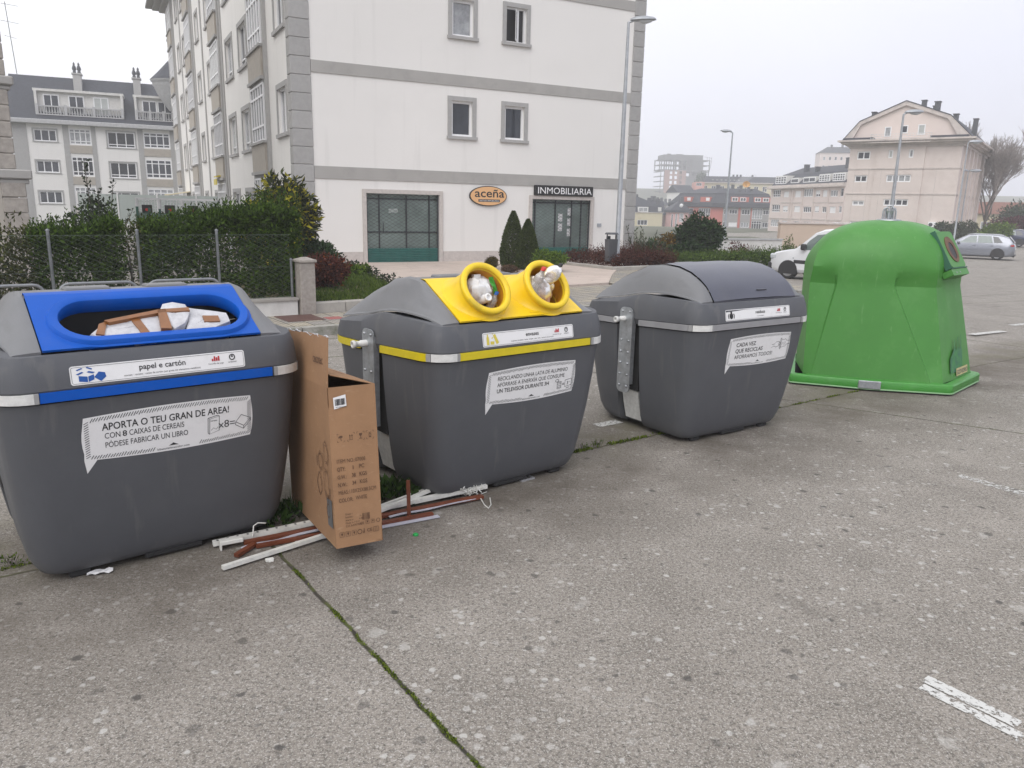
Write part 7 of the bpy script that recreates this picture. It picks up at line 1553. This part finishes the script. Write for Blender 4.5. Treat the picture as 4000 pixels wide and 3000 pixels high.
b = MB(); put_text(b, 'cecotec', .25, .08, .07, lambda d, zz: gT(.75-d, zz, -.0065), True, 'LEFT', .26); b.build('brand_lettering', 'card_print', BX)

# ------------------------------------------------------------------ discarded blind parts lying on the ground
def rod(name, label, pts, w_, h_, m, group='discarded blind rails and strips on the ground', holes=0, wav=0):
    """flat or square bar through ground points"""
    t = thing(name, label, 'strip' if 'strip' in name or 'slat' in name else 'rail', (0, 0, 0), 0, group); P = [Vector(p) for p in pts]; R = []; n = 14 if wav else 1; Q = []
    for i in range(len(P)-1):
        for k in range(n): Q.append(P[i].lerp(P[i+1], k/n))
    Q.append(P[-1])
    for i, p in enumerate(Q):
        d = (Q[min(i+1, len(Q)-1)]-Q[max(i-1, 0)]).normalized(); sdv = Vector((0, 0, 1)).cross(d)
        sdv = sdv.normalized() if sdv.length > .1 else Vector((1, 0, 0)); u2 = d.cross(sdv).normalized(); o_ = sdv*wav*math.sin(i*.95)+u2*abs(wav)*.6*math.sin(i*.7)
        R.append([p+o_-sdv*w_/2, p+o_+sdv*w_/2, p+o_+sdv*w_/2+u2*h_, p+o_-sdv*w_/2+u2*h_])
    b = MB(); b.loft(R, True, True, True, False); b.build('bar', m, t)
    if holes:
        b = MB(); d = (P[-1]-P[0]).normalized(); sdv = Vector((0, 0, 1)).cross(d).normalized()
        for k in range(holes): p = P[0]+d*(.02+.055*k)+Vector((0, 0, h_+.001)); b.add([p-sdv*w_*.3, p-sdv*w_*.3+d*.012, p+sdv*w_*.3+d*.012, p+sdv*w_*.3], [(0, 1, 2, 3)])
        b.build('slots', 'ink_grey', t)
    return t
rod('blind_rail', 'long white slotted rail lying from the blue container behind the box', [(-1.66, 3.985, .012), (-.16, 4.925, .035)], .034, .026, 'white_strip', holes=10)
rod('blind_rail', 'round white rod lying in front of the other strips, pointing at the camera side', [(-1.50, 3.70, .012), (-.90, 4.275, .02)], .026, .022, 'white_strip')
rod('blind_rail', 'white rod crossing over the pile right of the box', [(-.86, 4.40, .03), (-.30, 5.00, .085)], .024, .02, 'white_strip')
rod('blind_rail', 'second white rod beside the crossing one right of the box', [(-.90, 4.45, .03), (-.36, 5.02, .06)], .018, .016, 'white_strip')
rod('wooden_strip', 'long reddish brown strip with white ends under the white rail', [(-1.50, 4.02, .006), (-.18, 4.80, .012)], .038, .02, 'wood_strip')
rod('wooden_strip', 'reddish brown strip in front of the long one, ending right of the box', [(-1.42, 3.985, .006), (-.48, 4.50, .01)], .032, .016, 'wood_strip')
rod('wooden_strip', 'short broken brown strip sticking out at the left end of the pile', [(-1.485, 3.86, .006), (-1.43, 4.0, .012)], .03, .02, 'wood_strip')
rod('wooden_strip', 'short brown strip near the weeds right of the box', [(-.84, 4.57, .006), (-.62, 4.72, .012)], .03, .016, 'wood_strip')
rod('wooden_strip', 'brown strip standing upright against the pile right of the box', [(-.625, 4.47, .0), (-.632, 4.49, .235)], .022, .016, 'wood_strip')
rod('foam_strip', 'wavy pale strip lying beside the brown ones left of the box', [(-1.49, 3.955, .012), (-1.08, 4.24, .02)], .026, .004, 'pale_strip', wav=.006)
rod('foam_strip', 'flat pale lilac strip end showing left of the box', [(-1.215, 4.06, .004), (-1.06, 4.15, .006)], .04, .004, 'pale_strip')
rod('foam_strip', 'long flat pale lilac strip in front of the brown one right of the box', [(-.80, 4.285, .004), (-.44, 4.485, .006)], .04, .004, 'pale_strip')
rod('foam_strip', 'wavy pale strip along the long brown strip right of the box', [(-.74, 4.42, .02), (-.22, 4.765, .02)], .022, .004, 'pale_strip', wav=.004)
rod('foam_strip', 'thin pale strip on the short brown strip by the weeds', [(-.80, 4.56, .02), (-.60, 4.70, .026)], .02, .004, 'pale_strip', wav=.002)
t = thing('cord', 'tangle of thin white cord at the right end of the blind rails', 'cord'); r6 = random.Random(5); b = MB()
for k in range(9):
    x, y = r6.uniform(-.36, -.14), 0; q = []
    for i in range(9): a = r6.uniform(0, 6.28); rr7 = r6.uniform(.02, .075); q.append((-.25+.55*(x+.25)+rr7*math.cos(a)*1.0, 4.87+.62*(x+.25)+rr7*math.sin(a), max(.006, .045+r6.uniform(-.04, .05))))
    q2 = [q[0]]
    for i in range(1, len(q)-1):
        p0_, p1_, p2_ = Vector(q[i-1]).lerp(Vector(q[i]), .5), Vector(q[i]), Vector(q[i]).lerp(Vector(q[i+1]), .5)
        q2 += [tuple(p0_*(1-u)**2+p1_*2*u*(1-u)+p2_*u*u) for u in (.25, .5, .75, 1)]
    b.tube(q2, .0028, 5)
b.tube([(-.20, 4.80, .02), (-.165, 4.70, .004), (-.135, 4.64, .004), (-.12, 4.70, .004), (-.13, 4.78, .02)], .004, 5); b.build('strands', 'white_strip', t)
t = thing('bracket', 'white slotted blind bracket at the left end of the pile', 'bracket', (-1.555, 3.99, 0), rad(30)); b = MB(); b.bbox(-.06, .06, -.022, .022, .03, .055, .004); b.bbox(-.065, -.055, -.022, .022, .0, .055, .003); b.build('body', 'white_strip', t); b = MB(); b.tube([(.12, .03, .03), (.13, .04, .09), (.155, .05, .10), (.20, .05, .09)], .004, 5); b.build('cord_loop', 'white_strip', t)
t = thing('clip', 'tiny white plastic clip lying below the round white rod', 'clip', (-1.295, 3.835, 0), .5); b = MB(); b.bbox(-.022, .022, -.012, .012, 0, .016, .003); b.bbox(-.006, .018, -.02, -.012, 0, .01, .002); b.build('body', 'white_strip', t)
t = thing('green_litter', 'small green crumpled cap lying on the concrete right of the box', 'litter', (-.55, 4.205, 0)); b = MB(); b.lathe([(.016, 0), (.018, .008), (.012, .014), (.0, .015)], 9); b.build('cap', mat('green_cap', (.01, .30, .06), .4), t)
t = thing('paper_scrap', 'white crumpled paper scrap at the foot of the blue mouth container', 'litter', (-2.12, 3.655, 0), .4); b = MB(); b.loft([[(x, y, .004+.012*abs(math.sin(x*60+y*90))) for x in np.linspace(-.06, .06, 7)] for y in np.linspace(-.025, .025, 4)], False, False, False, False); b.build('sheet', 'sticker', t)
t = thing('grey_litter', 'small grey plastic frame lying under the yellow mouth container', 'litter', (.10, 5.22, 0), azrot(51.3)); b = MB(); b.box(-.06, .06, -.05, -.04, .0, .012); b.box(-.06, .06, .04, .05, .0, .012); b.box(-.06, -.05, -.04, .04, .0, .012); b.box(.05, .06, -.04, .04, .0, .012); b.build('frame', 'grey_band', t)
# ------------------------------------------------------------------ rubbish in the mouths
def crumple(seed, r, sq, amp=.28, n=20, m=28):
    rg_ = np.random.default_rng(seed); K = rg_.normal(0, 1, (9, 3)); ph = rg_.uniform(0, 6, 9); R = []
    for i in range(n+1):
        th = PI*i/n; row = []
        for j in range(m):
            a = 2*PI*j/m; d = np.array([math.sin(th)*math.cos(a), math.sin(th)*math.sin(a), math.cos(th)]); q = 1+amp*sum(abs(math.sin(K[k]@d*2.6+ph[k]))-.6 for k in range(9))/3
            row.append((d[0]*r*q*sq[0], d[1]*r*q*sq[1], d[2]*r*q*sq[2]))
        R.append(row)
    return R
def b2w(x, y, z): q = Matrix.Translation((.115, 4.931, 0)) @ Matrix.Rotation(azrot(51.3), 4, 'Z') @ Vector((x, y, z)); return tuple(q)
def trash(name, label, loc, build_, cat='rubbish'): t = thing(name, label, cat, b2w(*loc), azrot(51.3)); build_(t); return t
def bagA(t):
    b = MB(); b.loft(crumple(3, .088, (1.1, .9, .9)), True); b.build('bag', 'bag', t, 50)
    b = MB(); b.loft([[(x, y, z) for x, y in ((-.03, 0), (.03, .01), (.028, .03), (-.03, .025))] for z in (.03, .10)], True, True, True, False); b.build('carton', 'sticker', t)
trash('plastic_bag', 'white plastic bag bulging in the left yellow mouth', (-.27, .22, 1.375), bagA)
trash('plastic_bag', 'second crumpled white bag behind the can in the left yellow mouth', (-.185, .27, 1.37), lambda t: (lambda b: (b.loft(crumple(7, .075, (1, 1, 1.0)), True), b.build('bag', 'bag', t, 50)))(MB()))
def can(t):
    b = MB(); T = lambda x, y, z: (x*.9-z*.5, y-z*.75, x*.35+z*.5); b.lathe([(.028, -.05), (.03, -.04), (.03, .02), (.024, .03), (.024, .036), (.029, .04), (.022, .046), (.016, .046), (.014, .03)], 16, lambda x, y, z: (x+z*.15, -z*.9+y*.35, y*.9+z*.35)); b.build('can', 'white_paint', t)
trash('spray_can', 'white capped can lying on the bag in the left yellow mouth', (-.265, .155, 1.325), can)
def wrap(t):
    b = MB(); b.loft([[(-.03+.012*k, .01*math.sin(k*2), .05-.028*k+.006*math.sin(k*3)) , (-.005+.012*k, -.012, .055-.028*k)] for k in range(5)], False, False, False, False); b.build('green_strip', mat('green_wrap', (.05, .30, .03), .4), t)
    b = MB(); b.loft([[(-.015+.012*k, .012*math.sin(k*2)+.004, .035-.028*k), (.02+.012*k, .0, .03-.028*k)] for k in range(4)], False, False, False, False); b.build('red_strip', mat('red_wrap', (.22, .02, .03), .4), t)
trash('wrapper', 'green and dark red food wrapper in the left yellow mouth', (-.195, .165, 1.41), wrap)
def bottle(t, m='clear', cap='redcap', s=1.):
    T = lambda x, y, z: (x*s+z*.25*s, y*s-z*.35*s, z*.9*s+y*.3*s); b = MB(); b.lathe([(.03, -.12), (.034, -.11), (.033, -.03), (.035, .0), (.03, .03), (.014, .06), (.013, .075)], 14, T); b.build('bottle', m, t); b = MB(); b.lathe([(.016, .073), (.016, .095), (.0, .097)], 12, T); b.build('cap', cap, t)
trash('plastic_bottle', 'crumpled clear water bottle with blue label low in the left yellow mouth', (-.205, .15, 1.30), lambda t: bottle(t, 'clear', 'ink_blue', .8))
trash('plastic_bag', 'clear crinkled plastic bag hanging out of the right yellow mouth', (.20, .17, 1.36), lambda t: (lambda b: (b.loft(crumple(12, .098, (1.15, .8, .95), .22), True), b.build('bag', 'clear', t, 50)))(MB()))
trash('plastic_bottle', 'clear bottle with red cap in the right yellow mouth', (.16, .13, 1.43), lambda t: bottle(t))
def jug(t):
    b = MB(); T = lambda x, y, z: ((x+z*.35)*.85, (y-z*.3)*.85, (z*.75+y*.3)*.85); b.lathe([(.0, .105), (.03, .10), (.055, .075), (.068, .03), (.068, -.01), (.060, -.04), (.045, -.075), (.02, -.10), (.018, -.12)], 18, T); b.build('bottle', 'clear', t); b = MB(); b.lathe([(.018, .10), (.018, .125), (0, .127)], 12, lambda x, y, z: T(x+.03, y, z)); b.build('cap', 'black', t)
trash('plastic_bottle', 'big round translucent bottle sticking out of the right yellow mouth', (.262, .12, 1.455), jug)
trash('carton', 'crushed orange and beige carton inside the right yellow mouth', (.21, .135, 1.315), lambda t: (lambda b: (b.bbox(-.05, .05, -.03, .05, -.05, .05, .012), b.build('box', mat('peach_carton', (.5, .3, .2), .5, var=.3, vscale=14), t)))(MB()))
# package in the blue slot
B1M = Matrix.Translation((-1.728, 3.737, 0)) @ Matrix.Rotation(azrot(50.8), 4, 'Z')
PK1 = thing('package', 'white taped cardboard package sticking out of the blue slot', 'package', (-1.728, 3.737, 0), azrot(50.8))
pT = panelT(.022)
def slabp(name, poly, h0, h1, m, parent=PK1, wob=.004, seed=1):
    b = MB(); r = random.Random(seed); n = 10; pts = []
    for i in range(len(poly)):
        a, c = poly[i], poly[(i+1) % len(poly)]; k = max(1, int(math.hypot(a[0]-c[0], a[1]-c[1])/.04)); pts += [(a[0]+(c[0]-a[0])*j/k+r.uniform(-wob, wob)*(j > 0), a[1]+(c[1]-a[1])*j/k+r.uniform(-wob, wob)*(j > 0)) for j in range(k)]
    if name == 'tape': b.prism(pts, h0, h1+.006, lambda a, s, h: pT(a, s, h)); return b.build(name, m, parent)
    ca_, cs2 = sum(p[0] for p in pts)/len(pts), sum(p[1] for p in pts)/len(pts)
    b.loft([[pT(ca_+(a-ca_)*f, cs2+(s-cs2)*f, h+r.uniform(-.003, .003)*(f < .9)) for a, s in pts] for f, h in ((1, h0), (1, h1-.03), (.988, h1-.012), (.955, h1-.003), (.86, h1), (.5, h1+.002), (.05, h1))], True, False, True, True); return b.build(name, m, parent, 40)
slabp('cardboard', [(-.275, .055), (-.30, .085), (-.24, .15), (-.09, .205), (.06, .225), (.075, .10), (.09, .05), (-.05, .045)], -.20, .0, 'card_white')
slabp('folded_end', [(.06, .235), (.085, .285), (.14, .298), (.20, .27), (.205, .20), (.15, .10), (.085, .055), (.07, .10)], -.20, .012, 'card_white', wob=.008, seed=4)
slabp('second_sheet', [(.205, .275), (.40, .20), (.395, .12), (.30, .075), (.14, .065), (.17, .13), (.20, .21)], -.16, -.012, 'card_white', seed=6)
for poly, sd in (([(-.245, .148), (-.275, .07), (-.24, .055), (-.205, .165)], 1), ([(-.10, .20), (-.075, .05), (-.035, .05), (-.06, .212)], 2), ([(.045, .222), (.02, .06), (.07, .05), (.085, .225)], 3), ([(-.22, .158), (.05, .222), (.20, .225), (.20, .195), (.06, .195), (-.20, .138)], 5), ([(.26, .175), (.34, .165), (.335, .115), (.255, .12)], 7)):
    slabp('tape', poly, -.004 if sd not in (5, 7) else (-.004 if sd == 5 else -.02), .0135 if sd in (5, 3) else (.0015 if sd != 7 else -.0105), 'tape', wob=.001, seed=sd)
b = MB()
for i, z in enumerate((.155, .142, .13)): put_text(b, 'KAWANMA 0'+str(i), .215, z, .011, lambda a, s: pT(a, s, -.0108), True)
b = MB(); 
for i in range(7): stroke(b, [(.18+.012*i, .085+.006*i), (.20+.012*i, .125+.006*i)], .0014, lambda a, s: pT(a, s, -.0108))
b.build('printed_lines', 'ink_grey', PK1)
# ------------------------------------------------------------------ weeds
def weed(label, x, y, rx, ry, n, size, seed, m='weed', tall=0, cat='weed', bl=.14):
    rng = np.random.default_rng(seed); t = thing('weed', label, cat, (x, y, 0)); P = np.stack([rng.normal(0, rx*.5, n), rng.normal(0, ry*.5, n), rng.uniform(0, .05, n)], 1); N = np.stack([P[:, 0]*5, P[:, 1]*5, np.full(n, .8)], 1)
    V = leaf_arrays(P, N, size, rng, .42, 0, .45)
    if tall: k = rng.normal(0, 1, (tall, 2))*[rx*.45, ry*.45]; V = np.concatenate([V, leaf_arrays(np.concatenate([k, np.zeros((tall, 1))], 1), np.tile([0, 0, 1.], (tall, 1)), bl, rng, .06, 0, .3)])
    leaf_mesh('leaves', V, LEAF[m], t); b = MB(); 
    for i in range(5): b.tube([(0, 0, -.01), (rng.normal(0, rx*.3), rng.normal(0, ry*.3), .05)], .004, 4)
    b.build('stems', 'twig', t); return t
weed('leafy green weed growing right of the box beside the yellow mouth container', -.80, 4.83, .20, .13, 210, .085, 3)
weed('grassy weed between the blue mouth container and the box', -1.34, 4.46, .18, .10, 90, .06, 4, 'weed', 120, 'weed', .11)
weed('dark low weed at the right foot of the blue mouth container', -1.40, 4.34, .07, .11, 80, .05, 8)
weed('small tuft of grass on the joint between two containers', .70, 6.0, .05, .03, 20, .025, 5, 'grass', 26, 'weed', .07)
weed('tiny grass tuft near the foot of the dark lidded container', .58, 5.93, .04, .03, 10, .03, 6, 'grass', 14, 'weed', .05)
weed('low green weed at the left foot of the blue mouth container', -2.62, 3.72, .10, .04, 50, .022, 7, 'grass', 8, 'weed', .05)
weed('small weed growing behind the box beside the kerb', -2.2, 11.0, .12, .08, 60, .05, 9)
# ------------------------------------------------------------------ chimney smoke and fog
def vol(name, m_col, dens, aniso=0.):
    m = bpy.data.materials.new(name); m.use_nodes = True; n = m.node_tree; n.nodes.remove(n.nodes['Principled BSDF']); v = n.nodes.new('ShaderNodeVolumePrincipled')
    v.inputs['Color'].default_value = (*m_col, 1); v.inputs['Density'].default_value = dens; v.inputs['Anisotropy'].default_value = aniso; n.links.new(v.outputs[0], n.nodes['Material Output'].inputs['Volume']); return m
hz = MB(); hz.box(-695, 695, -695, 695, -14, 62); ho = hz.build('haze', vol('haze_air', (.97, .975, 1.0), .0016)); ho['kind'] = 'stuff'; ho['label'] = 'pale fog lying over the town'; ho['category'] = 'haze'
sm_ = MB(); P_ = [(49.0, 178.3, 6.6), (49.3, 178.3, 7.5), (49.9, 178.2, 8.3), (50.9, 178.1, 8.9), (52.3, 178, 9.6), (53.4, 178, 9.9)]; sm_.tube(P_, [.25, .5, .8, .9, .7, .2], 12)
tag(sm_.build('smoke', vol('smoke_air', (.98, .98, 1.0), .16)), 'thin white smoke drifting from a chimney of the red block', 'smoke', None, 'stuff')
